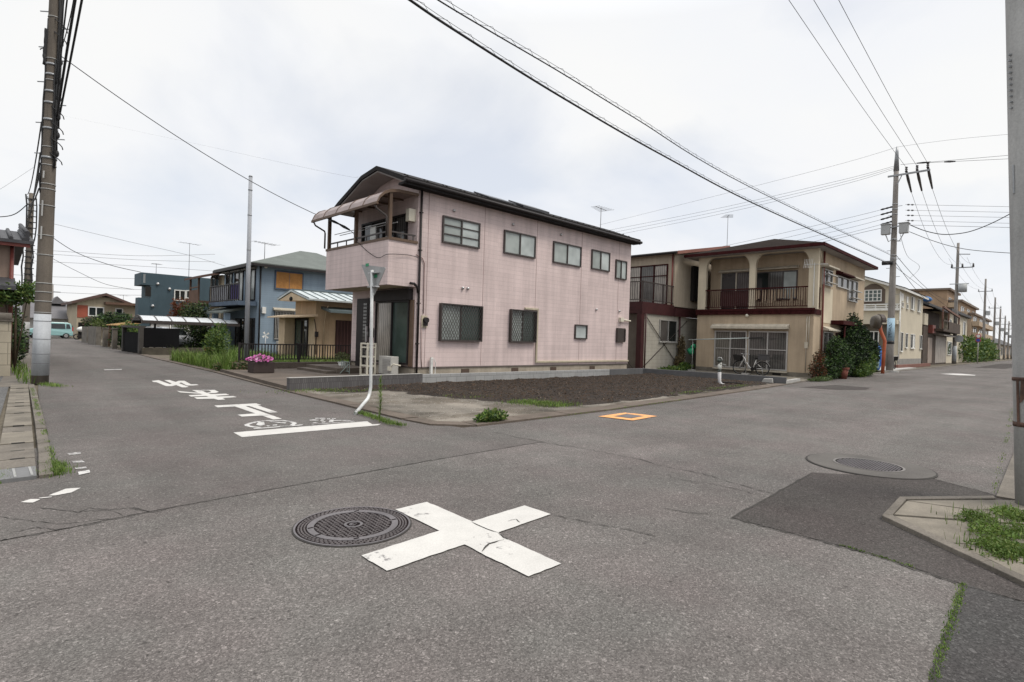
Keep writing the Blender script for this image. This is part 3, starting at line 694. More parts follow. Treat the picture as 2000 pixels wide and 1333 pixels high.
# the thick weeds on the corner of the pavement, right edge of the photo
b = MB(); pts = pix([(1905, 1022), (1935, 1050), (1960, 1085), (1985, 1050), (2000, 1095), (1975, 1015), (1940, 1085), (2010, 1030), (2060, 1110), (2080, 1060), (2120, 1130)])
leaves(b, [(p.x, p.y, .045, .24, .16, .05) for p in pts], 13000, .026, 0, 2, up=.3)
blades(b, [(p.x + random.gauss(0, .16), p.y + random.gauss(0, .11), .03) for p in pts for _ in range(60)], .085, .0025, 0, 2)
tag(b.build('weeds', [MATS['leaf_lime'], MATS['grass_b']]), 'low green weeds spreading over the pavement slabs by the grey post', 'weeds')
p = G(970, 827, 0)
b = MB(); leaves(b, [(p.x, p.y + .1, .10, .30, .17, .11), (p.x - .2, p.y + .12, .08, .2, .12, .08)], 1500, .07, 0, 2, up=.4)
tag(b.build('weed_clump', [MATS['leaf_mid'], MATS['grass_a']]), 'bushy green weed at the front edge of the vacant plot', 'weed')
p = G(741, 826, 0); b = MB(); b.tube([(p.x, p.y, 0), (p.x + .02, p.y, .4), (p.x, p.y, .78)], [.008, .007, .003], 6, 1)
for k in range(150):
    t = random.random() ** .8; z = .08 + .70 * t; a = random.uniform(0, 6.28); L = .11 * (1 - .45 * t); q = V3((p.x, p.y, z)); d = V3((math.cos(a), math.sin(a), .6)) * L; s_ = d.cross(V3((0, 0, 1))).normalized() * .006
    b.add([q - s_, q + s_, q + d], [(0, 1, 2)], 0)
tag(b.build('tall_weed', [MATS['grass_a'], MATS['grass_b']]), 'single thin upright weed beside the white sign post', 'weed')
# strip of tall weeds by the left street
wl_p = [(p.x, p.y) for p in pix([(455, 738), (420, 728), (375, 716), (352, 706), (400, 700), (470, 706)], .08)]
struct(MB().poly([(x, y, .03) for x, y in [(5.9, 20.2), (6.2, 33), (11.5, 33), (11.5, 20.2)]]).build('garden_soil', MATS['earth']))
sp = scatter([(6.0, 19.6), (6.05, 27.5), (7.0, 29.5), (9.0, 25), (8.0, 20.3), (6.6, 20.2)], 9000)
for lo, hi, hgt in ((-.5, .0, .30), (.0, .22, .48), (.22, 2, .68)): grass('tall_grass', [(x, y, .03) for x, y in sp if lo < mnoise.noise(V3((x * .8, y * .8, 7))) <= hi], hgt, .009)
b = MB(); leaves(b, [(6.35 + .25 * k % .6, 20.6 + .75 * k, .22, .35, .5, .22) for k in range(9)], 3600, .075, 0, 2, up=.4); tag(b.build('ground_cover', [MATS['leaf_lime'], MATS['grass_a']]), None, None, None, 'stuff')
grass('garden_grass', [(x, y, .03) for x, y in scatter([(8, 20.3), (7, 29), (11.5, 33), (11.6, 25), (13.5, 25), (13.5, 20.3)], 6000)], .34, .012)
b = MB(); leaves(b, [(6.5, 19.9, .2, .35, .3, .22), (6.1, 20.6, .15, .25, .3, .18)], 1300, .09, 0, 2)
tag(b.build('weed_clump', [MATS['leaf_mid'], MATS['leaf_dry']]), 'ragged green and brown weeds at the street end of the iron fence', 'weed')
b = MB(); leaves(b, [(7.3, 25.5, .8, .5, .6, .75), (7.7, 26.3, 1.0, .45, .5, .8)], 2600, .12, 0, 2, up=.5)
tag(b.build('bush', [MATS['leaf_mid'], MATS['leaf_lime']]), 'feathery green bush among the tall grass behind the grey steel pole', 'bush')
# =================================================================== THE PINK HOUSE
siding('pink_siding', (.655, .535, .515), 1.35, .155, .008, .84, .12, .15, .05)
M('pink_joint', (.30, .21, .20), .8, .1, 3); M('frame_brown', (.050, .040, .036), .45, .2, 5, spec=.5); M('frame_black', (.020, .016, .016), .55, .2, 5, spec=.3)
M('wood_brown', (.135, .085, .055), .55, .25, 4, streak=.15); M('beige', (.50, .44, .33), .75, .2, 1.5, streak=.12); M('cream', (.62, .58, .48), .7, .15, 2)
M('white_plastic', (.66, .66, .63), .45, .12, 4, spec=.5); M('soffit', (.30, .28, .27), .8, .15, 2); M('foundation', (.40, .35, .28), .9, .3, 2, .15, 60, .2, streak=.15)
M('roof_black', (.022, .020, .020), .8, .25, 3, .2, 20, spec=.15); M('awning_brown', (.26, .19, .17), .3, .25, 2.5, .15, 20, spec=.5); M('chrome', (.5, .5, .5), .3, .1, 5, metal=.7)
siding('tile_strip', (.115, .108, .108), .055, .2, .006, .55, .15, .1, .2, .7); siding('block_grey', (.315, .315, .31), .40, .2, .008, .6, .12, .1, .06, .85); M('wall_dark', (.105, .105, .108), .8, .2, 1.5, .12, 50, .2, streak=.1)
glass('frosted', (.30, .33, .315), .22, .5); glass('frosted_light', (.42, .46, .45), .2, .5); glass('dark_glass', (.020, .024, .024), .04, .6); glass('green_glass', (.055, .080, .070), .05, .6)
glass('curtain_glass', (.30, .27, .235), .10, .5, True); glass('grey_curtain', (.085, .08, .074), .08, .5, True); glass('dark_curtain', (.085, .08, .078), .06, .55, True)

HX0, HX1, HY0, HY1 = 9.98, 22.12, 14.6, 18.7
house = thing('pink_house', 'two-storey pink sided house with a covered front balcony and dark roof behind the vacant plot', 'house', ((HX0 + HX1) / 2, (HY0 + HY1) / 2, .1))
FY, FX = Face('Y', HY0), Face('X', HX0)
b = MB(); b.prism([(HX0, HY0, .44), (HX0, HY0, 6.22), (HX0, 15.93, 6.84), (HX0, 16.92, 6.70), (HX0, HY1, 6.05), (HX0, HY1, .44)], (HX1 - HX0, 0, 0)); wall = b.build('wall', MATS['pink_siding'], house)
b = MB(); b.box(HX0 + .02, HY0 + .02, 0, HX1 - .02, HY1 - .02, .44); b.box(HX0 - .012, HY0 - .012, .425, HX1 + .012, HY0 + .02, .465, 1); b.box(HX0 - .012, HY0 + .02, .425, HX0 + .02, HY1, .465, 1)
b.build('foundation', [MATS['foundation'], M('flashing', (.12, .10, .09), .6)], house)
b = MB()
for x, y in ((909, 724), (1006, 722), (1081, 720), (1157, 718)):
    u, z = FY.px(x, y); FY.box(b, u - .17, u + .17, .23, .37, -.02, .008)
b.parts('foundation_vent', M('vent_hole', (.09, .06, .045), .8), house)
b = MB()
for x in (832, 942, 1045, 1133, 1206):
    u, z = FY.px(x, 600); FY.box(b, u - .009, u + .009, .465, 6.2, -.01, .004)
b.parts('siding_joint', MATS['pink_joint'], house)
# roof: broken gable, ridge along the long side
RX0, RX1 = 9.2, 22.35
out = [(14.26, 6.33), (15.93, 6.98), (16.92, 6.84), (18.55, 6.20), (19.0, 5.98)]
inn = [(19.0, 5.86), (18.5, 6.06), (16.90, 6.71), (15.93, 6.84), (14.26, 6.20)]
b = MB(); b.prism([(RX0, y, z) for y, z in out + inn], (RX1 - RX0, 0, 0)); roof = b.build('roof', MATS['roof_black'], house)
b = MB(); b.box(RX0 + .03, 14.22, 6.10, RX1 - .03, 14.255, 6.34); b.box(RX0 + .03, 14.27, 6.12, RX1 - .03, 14.62, 6.195); b.build('fascia', MATS['roof_black'], house)
b = MB(); b.prism([(RX0 + .05, y, z - .012) for y, z in ((18.9, 5.9), (18.5, 6.06), (16.90, 6.71), (15.93, 6.84), (14.3, 6.21))] + [(RX0 + .05, y, z - .05) for y, z in ((14.3, 6.21), (15.93, 6.84), (16.90, 6.71), (18.5, 6.06), (18.9, 5.9))], (.72, 0, 0)); b.build('soffit', MATS['soffit'], house)
b = MB(); b.tube([(RX0 - .02, 14.20, 6.22), (RX1 + .02, 14.20, 6.20)], .065, 8); b.build('roof_gutter', MATS['frame_black'], house)
b = MB()
for k in range(17):
    x = RX0 + .3 + k * .77
    for yy, o_ in ((14.55, 0), (15.0, .19)): b.box(x + o_ - .03, yy - .02, 6.33 + (yy - 14.26) * .389, x + o_ + .03, yy + .02, 6.33 + (yy - 14.26) * .389 + .035)
b.parts('snow_guard', MATS['roof_black'], house)
b = MB(); 
for x0, x1 in ((14.9, 16.4), (13.1, 14.5)): b.prism([(x0, 14.75, 6.54), (x1, 14.75, 6.54), (x1, 15.6, 6.87), (x0, 15.6, 6.87)], (0, 0, .09 if x0 > 14.6 else .05))
b.parts('roof_panel', M('panel_black', (.02, .02, .024), .25, spec=.6), roof)
# long side: windows
FR, FG = MATS['frame_brown'], [MATS['frosted'], MATS['frosted_light']]
window(house, FY, FY.rect(864, 421, 935, 487), FR, FG, 2, .05, .07, (.34, .67))
for q in ((984, 449, 1044, 506), (1080, 471, 1133, 523), (1155, 487, 1189, 532), (1202, 507, 1222, 548)): window(house, FY, FY.rect(*q), FR, FG, 2, .05, .07)
def lattice(b, F, r, d, step=.115, w=.012):
    u0, u1, z0, z1 = r; H, W = z1 - z0, u1 - u0; sl = 1.7
    for s_ in (1, -1):
        k = -H / sl
        while k < W:
            a0, a1 = max(0, k), min(W, k + H / sl)
            if a1 - a0 > .02:
                ua, ub = (u0 + a0, u0 + a1) if s_ > 0 else (u1 - a0, u1 - a1)
                b.bar(F.pt(ua, z0 + (a0 - k) * sl, d + s_ * .004), F.pt(ub, z0 + (a1 - k) * sl, d + s_ * .004), w)
            k += step
for q in ((858, 592, 937, 668), (995, 604, 1043, 670)):
    r = FY.rect(*q); wo_ = window(house, FY, r, FR, [MATS['frosted'], MATS['green_glass']], 2, .05, .06); b = MB()
    lattice(b, FY, (r[0] + .03, r[1] - .03, r[2] + .03, r[3] - .03), .12)
    u0, u1, z0, z1 = r
    for a in ((u0, u1, z0, z0 + .04), (u0, u1, z1 - .04, z1), (u0, u0 + .04, z0 + .04, z1 - .04), (u1 - .04, u1, z0 + .04, z1 - .04)): FY.box(b, *a, .062, .14)
    b.build('grille', MATS['frame_brown'], wo_)
window(house, FY, FY.rect(1122, 634, 1145, 663), FR, [MATS['frosted_light']], 1, .05, .07)
r = FY.rect(1203, 641, 1217, 669); b = MB(); FY.box(b, *r, 0, .12); FY.box(b, r[1] - .10, r[1] - .02, r[2] + .06, r[3] - .04, .12, .16); b.build('meter_box', MATS['frame_brown'], house, bevel=.01)
for x, y in ((886, 412), (1001, 439), (1095, 459), (903, 563), (913, 564), (1164, 605), (1209, 608)):
    u, z = FY.px(x, y); b = MB(); b.ball(FY.pt(u, z, .03), .055, seg=10, rings=6); b.build('vent_hood', MATS['chrome'], house)
def run(b, F, pts, w, d0, d1):
    P = [F.px(*p) for p in pts]
    for (a, c) in zip(P, P[1:]):
        F.box(b, min(a[0], c[0]) - w / 2, max(a[0], c[0]) + w / 2, min(a[1], c[1]) - w / 2, max(a[1], c[1]) + w / 2, d0, d1)
ud, zd = FY.px(1049, 605); _, zl = FY.px(1047, 709); ul, _ = FY.px(1024, 601); b = MB()
FY.box(b, ul, ud + .04, zd - .04, zd + .04, 0, .07); FY.box(b, ud - .04, ud + .04, zl, zd - .04, 0, .066); FY.box(b, ud + .04, HX1, zl, zl + .08, 0, .07); b.build('duct_cover', MATS['beige'], house, bevel=.01)
u, z = FY.px(1211, 625); b = MB(); FY.box(b, u - .12, u + .12, z - .1, z + .1, 0, .14); b.tube([FY.pt(u + .12, z, .08), FY.pt(u + .75, z - .03, .08)], .04, 8); b.build('pipe_box', MATS['cream'], house, bevel=.01)
u, z = FY.px(828, 627); b = MB(); FY.box(b, u - .12, u + .11, z - .22, z + .17, 0, .03); o = b.build('meter_plate', MATS['beige'], house); b = MB(); b.cyl(FY.pt(u + .03, z + .02, .03), FY.pt(u + .03, z + .02, .13), .10, .09, 16); FY.box(b, u - .05, u + .09, z - .16, z - .03, .03, .10); b.build('meter', MATS['frame_black'], o)
b = MB(); c1 = [FY.px(*p) for p in ((826, 613), (827, 560), (828, 515), (824, 505), (812, 498), (790, 499))]; b.tube([FY.pt(u, z, .03) for u, z in c1[:5]], .016, 6)
c2 = [FY.px(*p) for p in ((822, 628), (822, 700), (823, 720))]; b.tube([FY.pt(u, z, .02) for u, z in c2], .012, 6); b.build('conduit', MATS['pink_joint'], house)
b = MB(); u = 10.07; b.tube([FY.pt(u, 6.15, .05), FY.pt(u, .1, .05)], .037, 10)
for z in (1.2, 2.5, 4.2, 5.4): FY.box(b, u - .055, u + .055, z, z + .03, 0, .09)
b.tube([(9.70, 14.52, 3.12), (9.86, 14.52, 3.12), (9.98, 14.53, 3.02), (10.05, 14.55, 2.85)], .042, 8); b.build('downspout', MATS['frame_black'], house)
u, z = FY.px(839, 702); b = MB(); FY.box(b, u - .04, u + .04, .1, .78, .06, .14); b.tube([FY.pt(u, .72, .1), FY.pt(u + .02, .74, .22), FY.pt(u + .12, .6, .18), FY.pt(u + .12, .25, .16), FY.pt(u, .2, .2)], .012, 6); b.build('standpipe', MATS['white_plastic'], house)
# front: ground floor
r = FX.rect(738, 566, 799, 712); window(house, FX, (r[0], r[1], .52, 2.62), MATS['frame_black'], [MATS['green_glass'], MATS['curtain_glass']], 2, .06, .09, name='sliding_window')
b = MB(); FX.box(b, r[0] - .1, r[1] + .02, 2.62, 2.98, 0, .16); b.build('shutter_box', MATS['frame_black'], house)
b = MB(); FX.box(b, r[0] - .20, r[0] - .01, .47, 2.62, 0, .05); b.build('shutter_rail', MATS['wood_brown'], house)
d0 = FX.px(721, 650)[0]; d1 = FX.px(706, 650)[0]; b = MB(); FX.box(b, d0, d1 + .3, .30, 2.75, 0, .05); door = b.build('door', MATS['frame_black'], house)
b = MB()
for k in range(16): FX.box(b, d0 + .10, d0 + .34, .62 + k * .125, .70 + k * .125, .05, .065)
b.build('door_lattice', MATS['grey_curtain'], door)
b = MB(); FX.box(b, d0 + .02, d0 + .08, 1.2, 1.75, .05, .11); FX.box(b, d0 - .02, d0 + .12, 1.42, 1.56, .05, .09); b.build('handle', MATS['chrome'], door)
u = FX.px(728, 648)[0]; b = MB(); FX.box(b, u - .09, u + .09, 1.36, 1.68, 0, .1); b.build('letterbox', MATS['frame_brown'], house, bevel=.01)
b = MB(); b.box(8.6, 17.0, .1, 9.97, 19.4, .30); b.box(8.25, 17.1, .1, 8.6, 19.4, .2); b.build('step', MATS['concrete_brown'], house)
# upper front behind the balcony
r = FX.rect(711, 415, 796, 470); window(house, FX, (r[0], r[1], 3.35, 5.45), MATS['frame_black'], [MATS['dark_curtain'], MATS['dark_glass']], 4, .06, .09, name='balcony_door')
b = MB(); FX.box(b, 14.72, 14.92, 5.12, 5.52, 0, .26); b.build('wall_lamp', MATS['cream'], house, bevel=.01)
# balcony
BX = 8.93
bal = MB(); bal.box(BX, 14.6 - .004, 3.02, BX + .12, 18.75, 4.40); bal.box(BX + .12, 14.6 - .004, 3.02, HX0 - .001, 14.72, 4.40); bal.box(BX + .12, 18.63, 3.02, HX0 - .001, 18.75, 4.40)
balc = bal.build('balcony', MATS['pink_siding'], house)
b = MB(); b.box(BX + .12, 14.72, 3.03, HX0 - .002, 18.63, 3.16); b.build('balcony_floor', MATS['beige'], balc)
b = MB(); b.box(BX - .02, 14.56, 4.40, BX + .14, 18.79, 4.48); b.box(BX + .14, 14.56, 4.402, HX0 - .003, 14.73, 4.482); b.build('cap_rail', MATS['wood_brown'], balc)
ym = PX(692, 460, BX).y
b = MB()
for yy in (14.66, ym, 18.68): b.box(BX + .01, yy - .05, 4.48, BX + .11, yy + .05, 5.88)
b.parts('post', MATS['wood_brown'], balc)
b = MB()
for a, c in ((14.7, ym), (ym, 18.7)):
    b.bar((BX + .06, a, 4.66), (BX + .06, c, 4.66), .045)
    for t in (.33, .66): b.bar((BX + .06, a + (c - a) * t, 4.48), (BX + .06, a + (c - a) * t, 4.64), .03)
b.bar((BX + .1, 14.65, 4.66), (HX0 - .05, 14.65, 4.66), .045); b.bar((9.4, 14.65, 4.48), (9.4, 14.65, 4.64), .03); b.bar((9.85, 14.65, 4.48), (9.85, 14.65, 4.64), .03)
b.build('rail', MATS['frame_brown'], balc)
prof = [(9.97, 5.99), (9.25, 5.97), (8.95, 5.92), (8.74, 5.82), (8.58, 5.66), (8.50, 5.48)]
b = MB(); b.prism([(x, 14.60, z) for x, z in prof] + [(x, 14.60, z - .03) for x, z in prof[::-1]], (0, 4.45, 0)); awn = b.build('awning', MATS['awning_brown'], house)
b = MB()
for yy in (14.57, 15.45, 16.35, 17.25, 18.15, 19.03): b.prism([(x, yy, z + .02) for x, z in prof] + [(x, yy, z - .075) for x, z in prof[::-1]], (0, .045, 0))
b.box(8.47, 14.57, 5.40, 8.53, 19.07, 5.475); b.box(9.0, 14.6, 5.885, 9.06, 19.0, 5.94); b.build('awning_frame', MATS['wood_brown'], awn)
b = MB()
for yy, y2 in ((14.75, 14.66), (18.95, 18.80)): b.tube([(8.52, yy, 5.4), (8.58, yy, 5.30), (8.86, y2, 5.12), (8.88, y2, 5.04), (8.88, y2, 4.5)], .03, 8)
b.parts('awning_drain', MATS['frame_brown'], awn)
b = MB()
for x in (9.15, 9.35): b.tube([(x, 14.8, 5.02), (x, 18.6, 5.02)], .014, 6)
tag(b.build('laundry_poles', MATS['chrome']), 'pair of steel laundry poles hung across the pink house balcony', 'laundry pole')
yy = PX(729, 450, 9.25).y; b = MB(); b.box(9.24, yy - .16, 4.35, 9.26, yy + .14, 5.01); b.box(9.22, yy - .16, 4.55, 9.238, yy + .14, 5.01)
tag(b.build('towel', MATS['white_plastic']), 'white towel hanging from the laundry poles on the pink house balcony', 'towel')
# antenna behind the house
def antenna(loc, z0, z1, span, ax, label, n=7):
    o = thing('television_antenna', label, 'antenna', (loc[0], loc[1], z0)); b = MB(); b.cyl((loc[0], loc[1], z0), (loc[0], loc[1], z1), .022, .018, 6); b.build('mast', M('antenna_grey', (.13, .13, .135), .6), o)
    b = MB(); a = V3((math.cos(ax), math.sin(ax), 0)); n_ = V3((-a.y, a.x, 0)); c = V3((loc[0], loc[1], z1 - .05)); b.bar(c - a * span / 2, c + a * span / 2, .02)
    for k in range(n): q = c + a * span * (k / (n - 1) - .5); L = .28 + .22 * k / n; b.bar(q - n_ * L, q + n_ * L, .012)
    b.build('aerial', MATS['antenna_grey'], o)
p = PY(1173, 440, 18.0); antenna((p.x, 18.0), 6.3, PY(1174, 406, 18.0).z, 1.2, .1, 'roof antenna rising behind the far end of the pink house')

# things at the front of the pink house
o = thing('air_conditioner', 'white outdoor air conditioner unit before the pink house window', 'air conditioner', (9.55, 15.35, .12))
b = MB(); b.box(9.40, 15.0, .2, 9.68, 15.75, .78); b.build('casing', M('ac_white', (.44, .43, .40), .5, .15, 3), o, bevel=.015)
b = MB(); b.ring((0, 0, 0), .001, .002, 0, .001, 8); b = MB()
for k in range(9): b.box(9.385, 15.06, .27 + k * .05, 9.399, 15.5, .285 + k * .05)
b.build('fan_grille', MATS['soffit'], o); b = MB(); b.box(9.43, 15.08, .12, 9.65, 15.16, .2); b.box(9.43, 15.6, .12, 9.65, 15.68, .2); b.parts('foot', MATS['frame_black'], o)
b = MB(); b.box(9.36, 14.98, .33, 9.42, 15.14, .47); b.tube([(9.39, 15.0, .45), (9.42, 14.9, .55), (9.6, 14.75, .5)], .025, 6); b.build('valve_cover', MATS['cream'], o)
o = thing('plant_shelf', 'narrow white shelf stand of three tiers before the pink house window', 'shelf', (9.1, 15.95, .12))
x0, x1, y0, y1 = 9.0, 9.28, 15.78, 16.18; b = MB()
for x in (x0, x1):
    for yy in (y0, y1): b.box(x - .022, yy - .03, .12, x + .022, yy + .03, 1.16)
b.build('frame', MATS['cream'], o); b = MB()
for z in (.12, .42, .72, 1.02, 1.14): b.box(x0 - .02, y0 - .028, z, x1 + .02, y1 + .028, z + .045)
b.parts('shelf_board', MATS['cream'], o)
for z in (.165, .465, .765):
    b = MB()
    for k in range(2): b.cyl((9.14, 15.87 + k * .19, z), (9.14, 15.87 + k * .19, z + .17), .055, .07, 10)
    tag(b.build('plant_pots', [M('pot_grey', (.2, .18, .16), .8)]), 'pair of small grey pots on the %s tier of the white shelf stand' % {.165: 'lowest', .465: 'middle', .765: 'highest'}[z], 'pots', 'pots on the white shelf stand')
b = MB()
for q0_, q1_ in (((16.75, .12), (16.75, .52)), ((17.3, .12), (17.3, .52)), ((16.75, .52), (17.3, .52)), ((16.75, .2), (17.3, .2)), ((16.9, .2), (16.9, .52)), ((17.05, .2), (17.05, .52)), ((17.18, .2), (17.18, .52))): b.bar((8.9, *q0_), (8.9, *q1_), .018)
b.bar((8.9, 16.8, .45), (8.7, 17.0, .13), .05, .02)
tag(b.build('wire_rack', MATS['silver_green'] if 'silver_green' in MATS else M('rack_green', (.30, .36, .33), .5)), 'small green wire rack standing by the pink house step', 'rack')

# =================================================================== low walls round the plot, drive and fence
b = MB(); b.prism([(5.50, 13.32, -.05), (9.72, 13.72, -.05), (9.72, 13.72, .31), (5.50, 13.32, .33)], (-.012, .15, 0)); o = b.build('block_wall', MATS['tile_strip'])
tag(o, 'low dark ribbed block wall between the pink house drive and the vacant plot', 'low wall')
b = MB(); b.prism([(5.49, 13.31, .334), (9.72, 13.71, .314), (9.72, 13.71, .324), (5.49, 13.31, .344)], (-.012, .17, 0)); b.build('coping', MATS['concrete_light'], o)
b = MB(); b.prism([(9.724, 13.72, -.05), (19.4, 13.68, -.05), (19.4, 13.68, .29), (9.724, 13.72, .30)], (0, .15, 0)); tag(b.build('block_wall', MATS['block_grey'], bevel=.008), 'low pale grey block wall along the long side of the pink house', 'low wall')
b = MB(); b.prism([(19.41, 13.665, -.05), (22.0, 13.66, -.05), (22.82, 7.70, -.05), (22.98, 7.72, -.05), (22.16, 13.82, -.05), (19.41, 13.82, -.05)], (0, 0, .335)); tag(b.build('block_wall', MATS['wall_dark'], bevel=.01), 'smooth dark grey low wall round the back right corner of the vacant plot', 'low wall')
b = MB(); b.prism([(22.83, 7.69, -.05), (25.2, 7.92, -.05), (25.2, 8.1, -.05), (22.99, 7.86, -.05)], (0, 0, .20)); struct(b.build('kerb', MATS['concrete_light']))
struct(MB().prism([(23.0, 7.75, -.05), (26.4, 7.98, -.05), (28.6, 8.3, -.05), (45, 8.3, -.05), (45, 22, -.05), (20.5, 22, -.05), (20.5, 13.83, -.05), (22.17, 13.83, -.05)], (0, 0, .10)).build('yard', MATS['concrete']))
struct(MB().prism([(5.52, 13.5, -.05), (9.9, 13.9, -.05), (22.5, 13.86, -.05), (22.5, 14.75, -.05), (10.0, 14.75, -.05), (10.0, 20.2, -.05), (5.95, 20.2, -.05)], (0, 0, .17)).build('driveway', MATS['concrete_brown']))
fY = 20.05; zt = .34
fx0, fx1 = PY(468, 671, fY).x, PY(685, 675, fY).x
b = MB(); b.box(fx0 - .15, fY - .1, -.05, fx1 + .1, fY + .12, zt); tag(b.build('retaining_wall', MATS['concrete_brown'], bevel=.01), 'low brown concrete wall under the black iron fence', 'low wall')
o = thing('iron_fence', 'black iron railing fence with upright bars on the low brown wall', 'fence', ((fx0 + fx1) / 2, fY, zt))
zr = PY(468, 671, fY).z
for x in (fx0, (fx0 + fx1) / 2, fx1): b = MB(); b.box(x - .03, fY - .03, zt, x + .03, fY + .03, zr + .03); b.build('post', MATS['frame_black'], o)
b = MB(); b.box(fx0, fY - .02, zr - .04, fx1, fY + .02, zr); b.box(fx0, fY - .018, zt + .1, fx1, fY + .018, zt + .135); b.build('rail', MATS['frame_black'], o)
b = MB(); n = int((fx1 - fx0) / .105)
for k in range(1, n): x = fx0 + (fx1 - fx0) * k / n; b.box(x - .016, fY - .012, zt + .135, x + .016, fY + .009, zr - .04)
b.build('bars', MATS['frame_black'], o)
# planter with flowers
pc = G(494, 734, .10); pc = V3((6.55, 18.2, .12))
o = thing('planter', 'dark planter box by the street end of the black fence', 'planter', pc); b = MB(); b.prism([(pc.x - .30, pc.y - .26, .12), (pc.x + .34, pc.y - .30, .12), (pc.x + .34, pc.y + .24, .12), (pc.x - .30, pc.y + .28, .12)], (0, 0, .36)); b.build('box', M('planter_dark', (.045, .032, .028), .7), o, bevel=.02)
b = MB(); b.box(pc.x - .25, pc.y - .22, .483, pc.x + .29, pc.y + .2, .49); b.build('soil', MATS['soil'], o)
o = thing('petunias', 'pink and magenta petunias in the dark planter box', 'flowers', (pc.x, pc.y, .48))
b = MB(); leaves(b, [(pc.x, pc.y, .56, .36, .34, .12)], 500, .06); b.build('foliage', MATS['leaf_mid'], o)
leafmat('petal', (.42, .08, .26), (.55, .16, .40), (.70, .42, .58)); b = MB()
for k in range(150):
    a = random.uniform(0, 6.28); rr = .42 * random.random() ** .5; c = V3((pc.x + rr * math.cos(a), pc.y + rr * math.sin(a) * .9, .70 - rr * .35 + random.uniform(-.06, .03))); nrm = V3((random.gauss(-.5, .5), random.gauss(-.5, .5), 1)).normalized()
    x = nrm.cross(V3((0, 1, .2))).normalized() * .042; y = nrm.cross(x).normalized() * .042
    b.add([c - nrm * .012] + [c + x * math.cos(t * 1.0472) + y * math.sin(t * 1.0472) for t in range(6)], [(0, i + 1, (i + 1) % 6 + 1) for i in range(6)])
b.build('blossom', MATS['petal'], o)
# white pot with a plant by the fence end
q = G(668, 723, .13); o = thing('flower_pot', 'white flower pot with a small leafy plant by the drive end of the black fence', 'flower pot', q); b = MB(); b.cyl((q.x, q.y, .12), (q.x, q.y, .42), .10, .15, 16); b.ring(q, .135, .165, .40, .43, 20); b.build('pot', MATS['white_plastic'], o)
b = MB(); leaves(b, [(q.x, q.y, .6, .28, .28, .18)], 420, .08); b.build('plant', MATS['leaf_olive'], o)
# bent white post with the back of a triangular sign
q = G(692, 808); top = ZAT(5.05, 9.0, 522); ps = V3((5.55, 8.78, .03))
v = PX(722, 775, 5.62); up = V3((5.60, v.y + .0, 0))
q0 = G(694, 808, .03); q1 = V3((5.62, PX(721, 776, 5.62).y, PX(721, 776, 5.62).z)); q2 = V3((5.66, PX(724, 757, 5.66).y, PX(724, 757, 5.66).z)); q3 = V3((5.70, PX(727, 528, 5.70).y, PX(727, 528, 5.70).z))
o = thing('road_sign', 'white bent post carrying the grey back of a triangular sign at the plot corner', 'road sign', q0)
b = MB(); b.tube([q0, q0.lerp(q1, .9), q1.lerp(q2, .35), q2, q2.lerp(q3, .5), q3], .032, 12); b.build('post', M('post_white', (.56, .57, .56), .5, .2, 3, .1, 40, spec=.4, streak=.15), o)
# sign plate stands just beyond the post
tri = [PX(707, 517, 5.78), PX(755, 523, 5.78), PX(731, 580, 5.78)]; tri = [V3((5.76, t.y, t.z)) for t in tri]
def rounded(tr, r):
    out = []
    for i in range(3):
        a, c, d = tr[i - 1], tr[i], tr[(i + 1) % 3]; p, s_ = c + (a - c).normalized() * r, c + (d - c).normalized() * r
        for k in range(6): t = k / 5; out.append(p * (1 - t) ** 2 + c * 2 * t * (1 - t) + s_ * t * t)
    return out
rt = rounded(tri, .06); b = MB(); b.prism(rt, (.012, 0, 0)); o2 = b.build('sign_plate', M('sign_back', (.34, .345, .34), .5, .2, 3, metal=.2), o)
cen = (tri[0] + tri[1] + tri[2]) / 3; b = MB(); b.prism([cen + (p - cen) * .985 + V3((.0125, 0, 0)) for p in rt], (.002, 0, 0)); b.build('sign_face', M('sign_red', (.5, .05, .04), .5), o2)
b = MB()
for dz in (.18, -.10): b.box(q3.x - .03, q3.y - .2, q3.z - .25 + dz, 5.758, q3.y + .12, q3.z - .225 + dz)
b.parts('bracket', MATS['chrome'], o); b = MB(); b.box(5.752, cen.y - .16, cen.z - .04, 5.759, cen.y - .02, cen.z + .03); b.box(5.752, tri[0].y - .32, tri[0].z - .06, 5.7595, tri[0].y - .2, tri[0].z + .0); b.parts('sticker', M('sticker_green', (.03, .25, .12), .5), o2)
# =================================================================== BEIGE APARTMENT with the arched balcony
M('stucco', (.45, .355, .25), .9, .22, .7, .1, 40, .3, 60, streak=.14); M('stucco_light', (.58, .51, .385), .9, .15, .9, .08, 40, .2, 60, streak=.08); M('red_brown', (.048, .011, .011), .8, .3, 3, .15, 30, streak=.2, spec=.08)
M('red_pipe', (.17, .045, .035), .5, .2, 3); M('dark_red', (.050, .014, .015), .55, .3, 3); M('roof_brown', (.028, .022, .019), .95, .3, 2, .25, 25, .4, 30, spec=.03); M('hood_cream', (.50, .45, .36), .6, .2, 3, streak=.15)
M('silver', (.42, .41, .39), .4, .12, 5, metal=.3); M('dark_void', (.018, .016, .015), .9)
AX, AY, AY1, AX1 = 28.5, 8.47, 14.36, 37.6
apt = thing('apartment_house', 'beige two-storey house with an arched upper balcony and red-brown railing', 'house', (33, 11.4, .05))
FA, FS = Face('X', AX), Face('Y', AY)
UX = 29.45
b = MB(); b.box(AX, AY, .0, AX1, AY1, 3.10); b.prism([(UX, AY, 3.10), (UX, AY, 6.32), (AX1, AY, 6.32), (AX1, AY, 3.10)], (0, AY1 - AY - .25, 0)); b.build('wall', MATS['stucco'], apt)
